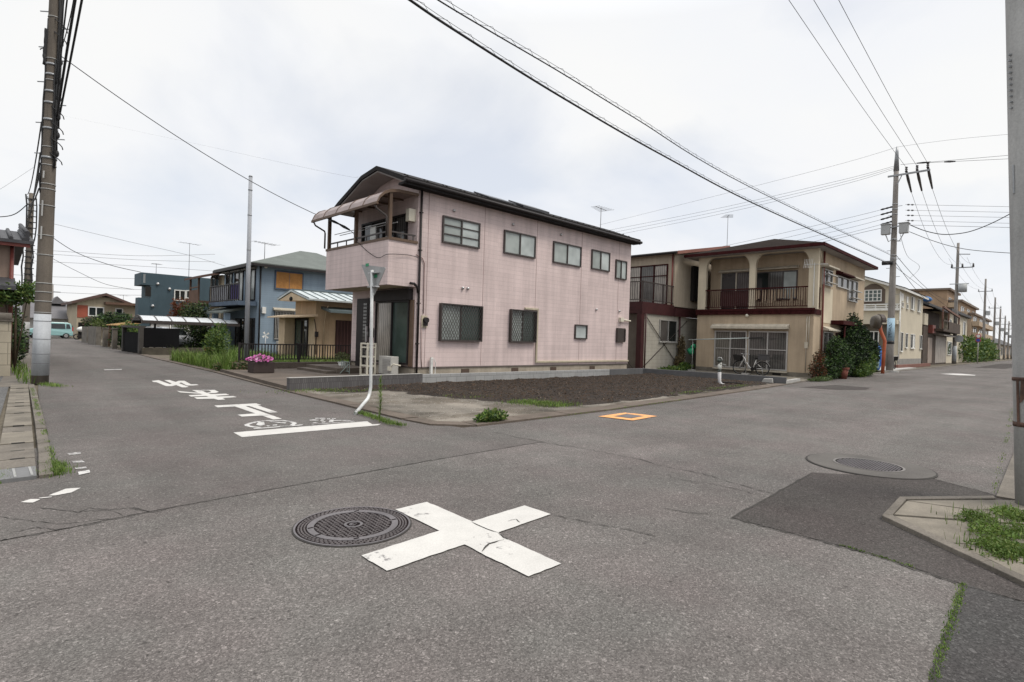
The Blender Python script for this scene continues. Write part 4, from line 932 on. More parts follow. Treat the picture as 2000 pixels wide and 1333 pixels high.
b = MB(); b.box(AX - .012, AY - .012, 0, AX1, AY + .02, .26); b.box(AX - .012, AY + .02, 0, AX + .02, AY1, .26); u, z = FA.px(1517, 725); b.box(AX - .018, u - .2, .06, AX - .01, u + .2, .16, 1); b.build('foundation', [MATS['concrete'], MATS['dark_void']], apt)
b = MB(); b.box(AX - .10, AY - .06, 3.10, UX - .002, AY1 + .05, 3.34); FL = b.build('balcony_floor', MATS['red_brown'], apt)
b = MB(); b.box(AX - .13, AY - .09, 3.28, AX - .101, AY1 + .05, 3.40)
for k in range(13): b.box(AX - .14, AY + .1 + k * .46, 3.16, AX - .101, AY + .18 + k * .46, 3.26)
b.build('fascia', MATS['red_brown'], FL)
# arcade
cols = [(FA.px(1597, 560)[0] - .02, FA.px(1579, 560)[0]), (FA.px(1475, 560)[0], FA.px(1463, 560)[0]), (FA.px(1379, 560)[0], FA.px(1366, 560)[0] + .06)]
zt, za, zf = 6.36, 6.20, 3.34
P = [(cols[0][0], zf), (cols[0][0], zt), (cols[2][1], zt), (cols[2][1], zf), (cols[2][0], zf)]
def archseg(uL, uR, rz=.60, ru=.42):       # from the high-u column down over to the low-u column
    q = []
    for k in range(9): t = k / 8 * math.pi / 2; q.append((uL - ru + ru * math.cos(t) ** 1.0, za - rz + rz * math.sin(t)))
    for k in range(9): t = k / 8 * math.pi / 2; q.append((uR + ru - ru * math.sin(t), za - rz + rz * math.cos(t)))
    return q
P += archseg(cols[2][0], cols[1][1]) + [(cols[1][1], zf), (cols[1][0], zf)] + archseg(cols[1][0], cols[0][1]) + [(cols[0][1], zf)]
b = MB(); b.prism([(AX - .02, u, z) for u, z in P], (.20, 0, 0)); b.build('arcade', MATS['stucco_light'], apt)
sx0, sx1 = AX + .19, UX; P = [(sx0, zt), (sx1, zt), (sx1, za - .75)]
for k in range(9): t = k / 8 * math.pi; P.append(((sx0 + sx1) / 2 + (sx1 - sx0) / 2 * math.cos(t) * .98, za - .7 + .6 * math.sin(t)))
P.append((sx0, za - .75)); b = MB(); b.prism([(x, AY - .01, z) for x, z in P], (0, .18, 0)); b.build('side_arch', MATS['stucco_light'], apt)
# railing
rail = MB(); rail.box(AX - .06, cols[0][1], 4.40, AX - .01, cols[2][0], 4.46); rail.box(AX - .055, cols[0][1], 3.48, AX - .015, cols[2][0], 3.52); rail.box(AX + .2, AY + .01, 4.40, UX - .01, AY + .05, 4.45); rail.box(AX + .2, AY + .01, 3.48, UX - .01, AY + .05, 3.52)
rl = rail.build('railing', MATS['red_brown'], apt); b = MB(); n = 48
for k in range(1, n): u = cols[0][1] + (cols[2][0] - cols[0][1]) * k / n; b.box(AX - .045, u - .011, 3.52, AX - .025, u + .011, 4.40)
for k in range(7): b.box(AX + .26 + k * .11, AY + .02, 3.52, AX + .28 + k * .11, AY + .04, 4.40)
b.build('bars', MATS['red_brown'], rl)
b = MB(); um = (cols[0][1] + cols[1][0]) / 2
u0, u1 = FA.px(1462, 560)[0], FA.px(1407, 560)[0]; b.box(AX + .01, u0, 3.56, AX + .03, u1, 4.36); b.build('screen_panel', M('screen_red', (.055, .022, .02), .6, .2, 4), rl)
# laundry-like drapes on the right half
b = MB()
for k in range(16):
    u = cols[0][1] + .25 + k * .155; b.box(AX + .03, u, 3.6 + random.uniform(0, .35), AX + .045, u + random.uniform(.05, .12), 4.36)
b.build('blind_slats', MATS['stucco'], rl)
# upper doors and hood
FU = Face('X', UX); r = FU.rect(1409, 533, 1468, 602); window(apt, FU, (r[0], r[1], 3.40, r[3]), MATS['hood_cream'], [MATS['dark_curtain'], MATS['dark_glass']], 2, .06, .07, name='balcony_door')
r2 = FU.rect(1477, 533, 1556, 600); window(apt, FU, (r2[0], r2[1], 3.9, r2[3]), MATS['frame_brown'], [MATS['frosted'], MATS['grey_curtain'], MATS['dark_glass']], 3, .05, .07)
zz_ = FU.px(1480, 527)[1]; b = MB(); b.prism([(UX, r2[0] - .05, zz_ + .10), (UX - .28, r2[0] - .05, zz_ - .02), (UX - .28, r2[0] - .05, zz_ - .06), (UX, r2[0] - .05, zz_ - .05)], (0, r[1] - r2[0] + .1, 0)); b.build('hood', MATS['hood_cream'], apt)
# lower windows
ra, rb = FA.rect(1397, 647, 1457, 727), FA.rect(1463, 648, 1537, 726)
glass('pleat_glass', (.15, .14, .12), .15, .4, True)
window(apt, FA, (ra[0], ra[1], .30, 2.25), MATS['silver'], [MATS['grey_curtain'], MATS['pleat_glass']], 2, .06, .07, (.52,)); window(apt, FA, (rb[0], rb[1], .30, 2.25), MATS['silver'], [MATS['grey_curtain'], MATS['grey_curtain']], 2, .06, .07, (.52,))
b = MB(); b.prism([(AX, rb[0] - .05, 2.62), (AX - .30, rb[0] - .05, 2.48), (AX - .30, rb[0] - .05, 2.36), (AX - .02, rb[0] - .05, 2.36), (AX, rb[0] - .05, 2.45)], (0, ra[1] - rb[0] + .2, 0)); b.build('hood', MATS['hood_cream'], apt)
b = MB(); b.box(AX - .10, rb[0] - .02, .20, AX, ra[1] + .05, .28); b.build('sill', MATS['hood_cream'], apt)
b = MB(); um = FA.px(1505, 625)[0]
for x in (1460,): u, z = FA.px(x, 617); b.ball((AX - .06, u, z), .09)
b.parts('porch_light', MATS['cream'], apt)
b = MB(); b.tube([(AX - .03, AY + .28, 3.0), (AX - .03, AY + .28, .3)], .02, 6); b.tube([(AX - .03, AY + .18, 3.0), (AX - .03, AY + .18, 1.6)], .02, 6); b.box(AX - .09, AY + .2, 1.45, AX, AY + .34, 1.75); b.parts('cable_pipe', MATS['hood_cream'], apt)
# side towards the street
b = MB(); x = PY(1604, 600, AY).x; b.tube([(x, AY - .07, 6.25), (x, AY - .07, .1)], .045, 8); b.build('downspout', MATS['red_pipe'], apt)
xa, xb = PY(1606, 600, AY).x, PY(1625, 600, AY).x; b = MB(); b.box(xa, AY - .015, 2.75, xb, AY, 4.5); b.build('patch_panel', MATS['stucco_light'], apt)
gm, dk = MATS['grey_curtain'], MATS['dark_curtain']
def hood(parent, F, u0, u1, z, d=.28, h=.16, m='hood_cream'):
    b = MB(); b.prism([F.pt(u0, z + h, 0), F.pt(u0, z + .02, d), F.pt(u0, z - .05, d), F.pt(u0, z - .05, 0)], F.pt(u1, 0, 0) - F.pt(u0, 0, 0)); return b.build('hood', MATS[m], parent)
for q, m in (((1606, 524, 1623, 561), 'hood_cream'), ((1634, 538, 1655, 567), 'red_brown'), ((1656, 545, 1672, 592), 'hood_cream'), ((1606, 648, 1623, 700), 'hood_cream')):
    r = FS.rect(*q); window(apt, FS, r, MATS['silver'], [gm, dk], 2, .05, .08); hood(apt, FS, r[0] - .15, r[1] + .15, r[3] + .10, .35, .18, m)
r = FS.rect(1622, 627, 1650, 640); b = MB(); FS.box(b, r[0], r[1], 2.72, 2.92, 0, .6); b.cyl(FS.pt(r[0] + .6, 2.72, .5), FS.pt(r[0] + .6, .05, .5), .04); b.build('entrance_canopy', MATS['red_brown'], apt)
r = FS.rect(1632, 645, 1658, 720); b = MB(); FS.box(b, r[0], r[1], .25, 2.3, 0, .03); b.build('entrance_door', MATS['dark_red'], apt)
for r in (FS.rect(1606, 528, 1623, 561), FS.rect(1656, 549, 1672, 590)):
    b = MB(); FS.box(b, r[0], r[1], r[2] + .5, r[2] + .54, .12, .3); FS.box(b, r[0], r[1], r[2] + .1, r[2] + .13, .12, .3)
    b.build('window_guard', MATS['silver'], apt)
# hip roof
e = [(27.9, 7.95), (38.15, 7.95), (38.15, 14.95), (27.9, 14.95)]; ze = 6.40; R0, R1 = (31.4, 11.45, 7.45), (34.65, 11.45, 7.45)
b = MB(); b.add([(x, y, ze) for x, y in e] + [R0, R1] + [(x, y, ze - .04) for x, y in e], [(0, 1, 5, 4), (1, 2, 5), (2, 3, 4, 5), (3, 0, 4), (9, 8, 7, 6), (0, 6, 7, 1), (1, 7, 8, 2), (2, 8, 9, 3), (3, 9, 6, 0)]); rf = b.build('roof', MATS['roof_brown'], apt)
b = MB()
for (x0, y0), (x1, y1) in zip(e, e[1:] + e[:1]): b.bar((x0, y0, ze - .07), (x1, y1, ze - .07), .06, .15)
b.build('fascia', MATS['red_brown'], rf)
b = MB(); b.box(27.95, 8.0, ze - .16, 38.1, 14.9, ze - .045); b.build('soffit', MATS['soffit'], rf)
# small aerial, and satellite fittings on the front pillar
o = thing('wall_antenna', 'small white aerial fixed to the corner pillar of the arched balcony', 'antenna', (AX - .1, AY + .05, 5.2)); b = MB(); b.bar((AX - .06, AY + .02, 5.55), (AX - .06, AY + .02, 3.5), .03); b.bar((AX - .06, AY - .55, 5.45), (AX - .06, AY + .45, 5.5), .025)
for k in range(6): b.bar((AX - .2, AY + .1 + k * .07, 5.3), (AX - .06, AY + .1 + k * .07, 5.75), .014)
b.build('aerial', MATS['white_plastic'], o)

# =================================================================== ANNEX behind the pink house
siding('grid_block', (.40, .375, .32), .40, .20, .008, .72, .2, .12, .04, .85); M('annex_wall', (.44, .375, .29), .9, .2, .7, .1, 30, .2, streak=.12); M('annex_light', (.47, .43, .34), .9, .15, .7, streak=.1)
NY = 15.2; FN = Face('Y', NY)
nx0 = PY(1254, 600, NY).x; nx1 = PY(1318, 540, NY).x; zb0, zb1 = FN.px(1253, 612)[1], FN.px(1253, 589)[1]
anx = thing('annex_house', 'beige house with a brown railed deck over a cross-braced block ground floor', 'house', ((nx0 + 30.5) / 2, 18, .05))
b = MB(); b.box(nx0 + .35, NY + .05, 0, 33.5, 21, zb0); b.build('ground_wall', MATS['grid_block'], anx)
ztop = FN.px(1318, 491)[1]; pr_ = FN.px(1416, 482); 
b = MB(); b.prism([(nx1, NY, zb1 - .05), (nx1, NY, ztop), (pr_[0], NY, pr_[1] - .12), (2 * pr_[0] - nx1, NY, ztop), (2 * pr_[0] - nx1, NY, zb1 - .05)], (0, 6.5, 0)); b.build('wall', MATS['annex_wall'], anx)
b = MB(); ov = .35; sl = (pr_[1] - ztop) / (pr_[0] - nx1)
b.prism([(nx1 - ov, NY - .3, ztop - ov * sl), (pr_[0], NY - .3, pr_[1]), (2 * pr_[0] - nx1 + ov, NY - .3, ztop - ov * sl), (2 * pr_[0] - nx1 + ov, NY - .3, ztop - ov * sl - .1), (pr_[0], NY - .3, pr_[1] - .12), (nx1 - ov, NY - .3, ztop - ov * sl - .1)], (0, 7.2, 0)); rf = b.build('roof', MATS['roof_black'], anx)
b = MB(); b.prism([(nx1 - ov, NY - .33, ztop - ov * sl - .15), (pr_[0], NY - .33, pr_[1] - .16), (pr_[0], NY - .33, pr_[1] + .03), (nx1 - ov, NY - .33, ztop - ov * sl + .03)], (0, .028, 0)); b.build('barge_board', M('barge', (.24, .10, .075), .6, .2, 3), rf)
b = MB(); b.tube([(nx1 - ov - .05, NY - .3, ztop - ov * sl - .05), (nx1 - ov - .05, 21.9, ztop - ov * sl - .05)], .07, 8); b.build('roof_gutter', MATS['frame_black'], rf)
# deck
b = MB(); b.box(nx0, NY - .02, zb0, nx1 - .003, 21, zb1); b.box(nx1 + .0, NY - .10, zb0, 31.5, NY - .002, zb1 - .12); dk_ = b.build('deck', MATS['dark_red'], anx)
FNX = Face('X', nx0); zr = FN.px(1253, 548)[1]
b = MB(); b.box(nx0 + .02, NY + .02, zr - .05, nx1 + .1, NY + .06, zr); b.box(nx0 + .02, NY + .062, zr - .05, nx0 + .06, 20.5, zr); b.box(nx0 + .02, NY + .02, zb1 + .10, nx1 + .1, NY + .06, zb1 + .14); b.box(nx0 + .02, NY + .062, zb1 + .1, nx0 + .06, 20.5, zb1 + .14)
for x in (nx0 + .04, (nx0 + nx1) / 2 + .5, nx1 + .08): b.box(x - .03, NY + .01, zb1, x + .03, NY + .07, zr + .02)
rl = b.build('railing', MATS['frame_brown'], dk_); b = MB()
n = 24
for k in range(1, n): x = nx0 + (nx1 - nx0) * k / n; b.box(x - .01, NY + .03, zb1 + .14, x + .01, NY + .05, zr - .05)
for k in range(1, 36): yy = NY + .06 + k * .14; b.box(nx0 + .03, yy - .01, zb1 + .14, nx0 + .05, yy + .01, zr - .05)
b.build('bars', MATS['frame_brown'], rl)
FW = Face('X', nx1); r = FW.rect(1232, 522, 1303, 590); window(anx, FW, (r[0], r[1] + 1, zb1 + .05, r[3]), MATS['red_brown'], [MATS['curtain_glass'], MATS['grey_curtain']], 4, .06, .08, (.72,), name='sliding_window')
b = MB(); b.tube([(nx1 - .06, NY + .12, ztop - .1), (nx1 - .06, NY + .12, zb1)], .045, 8); b.build('downspout', MATS['red_pipe'], anx)
b = MB(); x = PY(1300, 640, NY).x; 
FN5 = Face('Y', NY + .05); r = FN5.rect(1288, 624, 1320, 669); window(anx, FN5, r, MATS['silver'], [MATS['dark_curtain'], MATS['dark_glass']], 2, .05, .06, sill=MATS['silver'])
# no real shutter: dark box standing for the shaded gap near the apartment corner
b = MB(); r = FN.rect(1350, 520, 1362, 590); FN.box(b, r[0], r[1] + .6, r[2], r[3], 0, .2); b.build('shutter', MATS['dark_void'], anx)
# steel frame of the deck
b = MB(); xl = nx0 + .02
b.box(nx0 - .005, NY + .0, -.02, nx0 + .28, NY + .28, zb0); b.box(30.2, NY - .1, -.02, 30.4, NY + .02, zb0); b.parts('column', MATS['dark_red'], anx)
b = MB(); x1 = PY(1257, 650, NY).x
b.tube([(x1 + .12, NY - .04, zb0), (x1 + .12, NY - .04, 0)], .04, 8); xm = PY(1326, 650, NY).x; b.tube([(xm, NY - .04, zb0 + .3), (xm, NY - .04, .2)], .05, 8); b.parts('pipe', MATS['dark_red'], anx)
b = MB(); xe = PY(1342, 650, NY).x; xs = PY(1260, 650, NY).x
b.bar((xs, NY + .0, zb0 - .1), (xe - 1.0, NY + .0, .3), .03); b.bar((xs, NY + .022, .25), (xe, NY + .022, zb0 - .2), .03); b.bar((nx0 + .3, NY + 3.4, zb0 - .1), (nx0 + .3, NY + .6, .1), .03); b.parts('brace', MATS['frame_brown'], anx)
b = MB(); b.box(nx0 + .29, NY + .4, 0, nx0 + .33, 20.9, zb0 - .02); b.build('wing_shade', M('wall_shade', (.16, .145, .12), .8, .2, 2, streak=.15), anx)  # side wall of the lower wing, its shade put into a darker colour
# antennas
p = PY(1421, 450, 18.5); antenna((p.x, 18.5), 7.4, PY(1421, 421, 18.5).z, 1.0, .6, 'roof antenna on the house between the pink house and the arched apartment')
# things under / beside the annex
o = thing('air_conditioner', 'air conditioner unit on the brown deck behind the railing', 'air conditioner', (nx1 - .9, NY + .5, zb1)); x = PY(1313, 570, NY + .5).x
b = MB(); b.box(x - .1, NY + .4, zb1, x + .7, NY + .7, zb1 + .62); b.build('casing', MATS['ac_white'], o, bevel=.02); b = MB(); b.box(x - .02, NY + .392, zb1 + .08, x + .42, NY + .399, zb1 + .54); b.build('fan_grille', MATS['wall_dark'], o)
b = MB(); leaves(b, [(26.2, 14.35, .14, .8, .35, .15), (27.3, 14.4, .24, .6, .3, .26), (25.2, 14.4, .1, .5, .3, .1)], 1500, .14, 0, 2); tag(b.build('weed_clump', [MATS['leaf_mid'], MATS['leaf_lime']]), 'long green weeds at the foot of the braced annex wall', 'weed')
b = MB(); leaves(b, [(xm - .05, NY - .22, 1.0, .22, .14, .95), (xm - .3, NY - .25, .4, .35, .2, .4)], 2200, .13, 0, 1, up=.6); tag(b.build('dry_shrub', [MATS['leaf_dry']]), 'dry brown shrub growing up the red pipe of the annex', 'shrub')
leafmat('bag_green', (.02, .22, .09), (.06, .34, .16)); p = PY(1349, 683, NY - .4); b = MB()
b.ball((p.x, NY - .45, p.z), .24, 0, 10, 8, (1.3, .6, .9)); b.ball((p.x + .2, NY - .5, p.z + .18), .14, 0, 8, 6); 
for v in b.v: v += V3((mnoise.noise(v * 4), mnoise.noise(v * 4 + V3((9, 0, 0))), mnoise.noise(v * 4 + V3((0, 9, 0))))) * .16
tag(b.build('net_bag', M('bag_green_plain', (.05, .42, .20), .6, .4, 8, .3, 30)), 'bundle of green netting hanging by the gap between the annex and the arched apartment', 'netting')
o = thing('laundry_pole', 'long pale laundry pole on stands before the curtained windows of the arched apartment', 'laundry pole', (27.3, 11.8, .05))
p0, p1 = PX(1345, 664, 27.3), PX(1490, 660, 27.3); b = MB(); b.tube([p0, p1], .025, 8); b.tube([p0.lerp(p1, .83), p1], .035, 8, 1); b.build('pole', [M('pole_pale', (.45, .5, .48), .4), MATS['dark_void']], o)
b = MB(); 
for t in (.06, .80): q = p0.lerp(p1, t); b.tube([(q.x + .02, q.y, .06), (q.x + .02, q.y, q.z)], .016, 6); b.box(q.x - .15, q.y - .15, .05, q.x + .19, q.y + .15, .12)
b.parts('stand', MATS['silver'], o)

# =================================================================== bicycles
def bicycle(loc, ang, label, frame_m, basket=True, box=True, group=None):
    """side-on along local x, front at -x; wheels 0.66 m"""
    o = thing('bicycle', label, 'bicycle', loc, group); o.rotation_euler = (0, 0, ang); OFF[o.name] = V3((0, 0, 0))
    R = .33; fx, rx = -.56, .56
    def T(path, r, name, m, n=7, par=o):
        q = MB()
        for p in (path if isinstance(path[0], list) else [path]): q.tube(p, r, n)
        return q.build(name, m, par)
    for x in (fx, rx):
        c = (x, 0, R); b = MB(); b.tube([(x + R * math.cos(t * .2618), 0, R + R * math.sin(t * .2618)) for t in range(25)], .026, 7, caps=False); wh = b.build('wheel', M('tyre', (.02, .02, .02), .8), o)
        b = MB(); b.tube([(x + .30 * math.cos(t * .2618), 0, R + .30 * math.sin(t * .2618)) for t in range(25)], .007, 5, caps=False)
        for k in range(14): a = k * math.pi / 7; b.tube([(x, .012, R), (x + .3 * math.cos(a), 0, R + .3 * math.sin(a))], .0012, 3)
        b.cyl((x, -.04, R), (x, .04, R), .025, .025, 8); b.build('rim', M('rim_grey', (.16, .16, .16), .5), wh)
    bb = (.10, 0, .28)
    T([[(-.33, 0, .86), (-.24, 0, .62), (-.05, 0, .36), (.10, 0, .29)], [(-.36, 0, .80), (-.40, 0, .92)], [(.10, 0, .28), (.27, 0, .76)], [(rx, .04, R), (.10, .03, .285)], [(rx, .04, R), (.22, .02, .62)], [(rx, -.04, R), (.10, -.03, .285)]], .024, 'frame', frame_m)
    T([[(-.36, 0, .82), (-.40, .05, .66), (fx, .05, R)], [(-.40, -.05, .66), (fx, -.05, R)]], .014, 'fork', frame_m)
    T([[(-.40, -.27, 1.03), (-.30, -.22, 1.02), (-.40, -.06, 1.0), (-.39, 0, .95), (-.40, .06, 1.0), (-.30, .22, 1.02), (-.16, .27, 1.0)]], .014, 'handlebar', MATS['chrome'])
    b = MB(); b.ball((.30, 0, .82), .13, 0, 10, 6, (1.05, .75, .35)); b.build('saddle', MATS['dark_void'], o)
    b = MB()
    for k in range(9):
        a0, a1 = .3 + k * .26, .3 + (k + 1) * .26; b.bar((rx + .37 * math.cos(a0), 0, R + .37 * math.sin(a0)), (rx + .37 * math.cos(a1), 0, R + .37 * math.sin(a1)), .05, .012)
    b.build('mudguard', MATS['chrome'], o)
    b = MB(); b.ring((.0, .0, 0), .001, .002, 0, .001, 6); b = MB(); b.bar((.10, -.05, .28), (.55, -.05, .34), .012, .11); b.cyl((.10, -.06, .28), (.10, -.03, .28), .095, .095, 14); b.bar((.10, -.08, .28), (.04, -.08, .12), .02); b.box(-.02, -.15, .10, .08, -.07, .125); b.build('chain_case', MATS['dark_void'], o)
    if basket:
        b = MB()
        b.prism([(-.80, -.15, .70), (-.50, -.15, .66), (-.44, -.18, .92), (-.84, -.18, .96)], (0, .012, 0)); b.prism([(-.80, .15, .70), (-.50, .15, .66), (-.44, .18, .92), (-.84, .18, .96)], (0, -.012, 0))
        b.add([(-.80, -.15, .70), (-.80, .15, .70), (-.84, .18, .96), (-.84, -.18, .96)], [(0, 1, 2, 3)]); b.add([(-.50, -.15, .66), (-.50, .15, .66), (-.44, .18, .92), (-.44, -.18, .92)], [(0, 1, 2, 3)]); b.add([(-.80, -.15, .70), (-.80, .15, .70), (-.50, .15, .66), (-.50, -.15, .66)], [(0, 1, 2, 3)]); b.build('basket', MATS['dark_void'], o)
    if box:
        b = MB(); b.box(.40, -.17, .76, .84, .17, 1.0); b.box(.38, -.18, 1.0, .86, .18, 1.03); b.build('rear_basket', M('basket_grey', (.06, .058, .06), .7), o); T([[(.36, .05, .72), (.86, .05, .74), (rx, .05, R)]], .008, 'carrier', MATS['chrome'])
    T([[(rx, -.06, R), (rx + .08, -.09, .03)], ], .01, 'stand', MATS['chrome'])
    return o
M('bike_white', (.62, .60, .57), .35, .1, 5, spec=.6); M('bike_grey', (.2, .2, .2), .35, .1, 5)
pf, pb_ = G(1451, 726, .1), G(1486, 728, .1); BXc = 27.55
pl, prr = PX(1453, 712, BXc), PX(1480, 716, BXc)
bicycle(((BXc), (PX(1451, 715, BXc).y + PX(1482, 718, BXc).y) / 2, .055), -math.pi / 2, 'white step-through bicycle with a black front basket and a rear box before the curtained windows', MATS['bike_white'])

# =================================================================== bushes, pot and small things at the apartment corner
def bush(name, cs, n, size, mats, label, cat='bush', up=.2):
    b = MB(); leaves(b, cs, n, size, 0, len(mats), up=up); m = list(mats)
    q = len(m); m.append(MATS['stem']); c = cs[0]
    b.tube([(c[0], c[1], 0), (c[0], c[1], c[2])], [.05, .02], 6, q); b.tube([(c[0], c[1], .1), (c[0] + c[3] * .5, c[1], c[2] + c[5] * .3)], [.03, .01], 5, q); b.tube([(c[0], c[1], .1), (c[0] - c[3] * .5, c[1] + .1, c[2] + c[5] * .3)], [.03, .01], 5, q)
    return tag(b.build(name, m), label, cat)
by = 7.85
p = PY(1597, 720, by); q = PY(1655, 720, by); L_ = q.x - p.x
bush('bush', [(p.x + L_ * .62, by, 1.0, L_ * .36, .42, 1.0), (p.x + L_ * .7, by + .1, 1.55, L_ * .26, .36, .6), (p.x + L_ * .35, by - .05, .55, L_ * .3, .4, .55), (p.x + L_ * .85, by, .7, L_ * .2, .4, .65)], 9500, .12, [MATS['leaf_dark'], MATS['leaf_mid']], 'rounded dark green bush at the street corner of the arched apartment')
p = PY(1642, 720, 7.95); q = PY(1706, 720, 7.95); L_ = q.x - p.x; xc_ = (p.x + q.x) / 2
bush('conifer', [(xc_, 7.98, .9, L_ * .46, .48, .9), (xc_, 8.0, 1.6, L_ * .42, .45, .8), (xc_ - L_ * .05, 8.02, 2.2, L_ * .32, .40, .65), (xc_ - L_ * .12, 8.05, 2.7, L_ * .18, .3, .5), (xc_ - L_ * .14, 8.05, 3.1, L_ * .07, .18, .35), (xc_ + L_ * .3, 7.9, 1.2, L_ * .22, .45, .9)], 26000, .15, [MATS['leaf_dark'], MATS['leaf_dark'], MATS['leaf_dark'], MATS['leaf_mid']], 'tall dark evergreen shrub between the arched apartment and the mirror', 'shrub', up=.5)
p = PY(1672, 725, 7.7); q = PY(1706, 725, 7.7); L_ = q.x - p.x
bush('bush', [(p.x + L_ * .5, 7.72, .5, L_ * .5, .40, .5), (p.x + L_ * .75, 7.75, .95, L_ * .3, .32, .5), (p.x + L_ * .2, 7.68, .35, L_ * .3, .35, .38)], 6500, .13, [MATS['leaf_lime'], MATS['leaf_mid']], 'light green leafy bush in front of the tall dark evergreen')
p = PY(1594, 725, 8.0); bush('bush', [(p.x + .2, 8.0, .5, .75, .35, .5), (p.x + .6, 8.05, 1.0, .45, .25, .45)], 2400, .09, [MATS['leaf_red'], MATS['leaf_dark']], 'reddish leafed shrub against the corner of the arched apartment', 'shrub')
b = MB(); p = PY(1610, 735, 7.6); leaves(b, [(p.x, 7.65, .1, 1.2, .25, .12), (p.x - 1, 7.75, .07, .5, .2, .08)], 1300, .08, 0, 2); tag(b.build('weed_clump', [MATS['leaf_olive'], MATS['leaf_mid']]), 'low ground weeds along the road edge under the dark green bush', 'weed')
p = PY(1651, 728, 7.55); o = thing('flower_pot', 'terracotta pot standing between the two dark bushes', 'flower pot', (p.x, 7.65, .0)); b = MB(); b.cyl((p.x, 7.65, .0), (p.x, 7.65, .5), .17, .24, 16); b.ring((p.x, 7.65), .20, .27, .48, .57, 20); b.build('pot', M('terracotta', (.16, .05, .032), .75, .2, 4), o); b = MB(); leaves(b, [(p.x, 7.65, .7, .22, .22, .18)], 260, .09); b.build('plant', MATS['leaf_olive'], o)
# animal figure with a plant on the white post in the plot
q = G(1403, 750, .05); q = V3((19.15, 8.72, .05)); h = ZAT(q.x, q.y, 700)
o = thing('plot_post', 'short white elbow pipe post standing in the vacant plot near the road', 'pipe post', q); zt2 = ZAT(q.x, q.y, 727)
b = MB(); b.tube([(q.x - .01, q.y - .20, .05), (q.x, q.y - .08, .07), (q.x, q.y - .0, .16), (q.x, q.y + .01, zt2)], [.045, .055, .06, .062], 12); b.build('pipe', M('pipe_grey', (.42, .41, .41), .6), o)
o = thing('ornament', 'white and dark bag of litter tied on top of the short white post', 'bag', (q.x, q.y, zt2)); b = MB(); zc_ = ZAT(q.x, q.y, 716); b.ball((q.x, q.y, zc_), .095, 0, 10, 8, (1, 1, 1.2)); b.ball((q.x - .03, q.y - .06, zc_ + .10), .05, 0); 
for v in b.v: v += V3((mnoise.noise(v * 7), mnoise.noise(v * 7 + V3((5, 0, 0))), mnoise.noise(v * 7 + V3((0, 5, 0))))) * .06
b.build('bag', M('bag_white', (.6, .6, .55), .5, .3, 8), o); b = MB(); zh = ZAT(q.x, q.y, 705); b.ball((q.x, q.y + .03, zh), .075, 0, 10, 8, (1, 1.1, .9)); b.tube([(q.x, q.y + .10, zh), (q.x, q.y + .06, zh + .11), (q.x, q.y - .03, zh + .11), (q.x, q.y - .09, zh + .01)], .025, 8, 1)
b.tube([(q.x, q.y - .1, zh - .12), (q.x, q.y - .2, zh - .14), (q.x, q.y - .15, zh - .2)], .02, 7, 1); b.ball((q.x, q.y + .02, zt2 + .04), .075, 0, 8, 6, (1, 1, .7)); b.build('wrapping', [M('bag_dark', (.05, .06, .05), .6), M('bag_grey', (.25, .25, .24), .6)], o)
p = G(1424, 750, .05); b = MB(); b.bar((p.x - .3, p.y + .45, .10), (p.x + .1, p.y - .45, .11), .16, .03); tag(b.build('board', MATS['frame_black']), 'dark board lying on the soil beside the short white post', 'board')
p = G(1497, 746, .08); b = MB(); b.prism([(p.x, p.y - .25, .04), (p.x, p.y + .2, .04), (p.x, p.y + .12, .2), (p.x, p.y - .22, .22)], (.2, .05, .0)); tag(b.build('concrete_lump', MATS['concrete_light'], bevel=.02), 'pale broken concrete block against the dark low wall', 'block')
# =================================================================== CREAM HOUSE behind the mirror
M('cream_wall', (.52, .465, .36), .85, .10, .6, .05, 30, .15, streak=.02); M('dark_matte', (.022, .022, .022), .6, .2, 3, spec=.06); M('white_trim', (.66, .65, .61), .5, .1, 4); M('plinth', (.25, .24, .22), .9, .2, 2); M('brick_red', (.19, .085, .065), .85, .3, 4)
CY = 10.2; FC = Face('Y', CY); cx0 = PY(1757, 600, CY).x; cx1 = PY(1801, 640, CY).x; FCX = Face('X', cx0)
cz = FC.px(1801, 581)[1]
ch = thing('cream_house', 'newer cream two-storey house with narrow dark windows behind the utility pole', 'house', ((cx0 + cx1) / 2, 14, 0))
yb = 19.5; zr = PX(1700, 538, cx0).z; yr = (CY + yb) / 2
b = MB(); b.prism([(cx0, CY, .0), (cx0, CY, cz), (cx0, yr, cz + 1.7), (cx0, yb, cz), (cx0, yb, 0)], (cx1 - cx0, 0, 0)); b.build('wall', MATS['cream_wall'], ch)
b = MB(); b.box(cx0 - .02, CY - .02, 0, cx1 + .02, CY + .05, .75); b.build('plinth', MATS['plinth'], ch)
b = MB(); b.prism([(cx0 - .45, CY - .4, cz - .02), (cx0 - .45, yr, cz + 1.87), (cx0 - .45, yb + .4, cz - .02), (cx0 - .45, yb + .4, cz - .22), (cx0 - .45, yr, cz + 1.68), (cx0 - .45, CY - .4, cz - .22)], (cx1 - cx0 + .9, 0, 0)); rf = b.build('roof', MATS['white_trim'], ch)
b = MB(); b.prism([(cx0 - .5, CY - .45, cz + .02), (cx0 - .5, yr, cz + 1.96), (cx0 - .5, yb + .4, cz + .02), (cx0 - .5, yr, cz + 1.885)], (cx1 - cx0 + 1, 0, 0)); b.build('roof_cover', MATS['roof_brown'], rf)
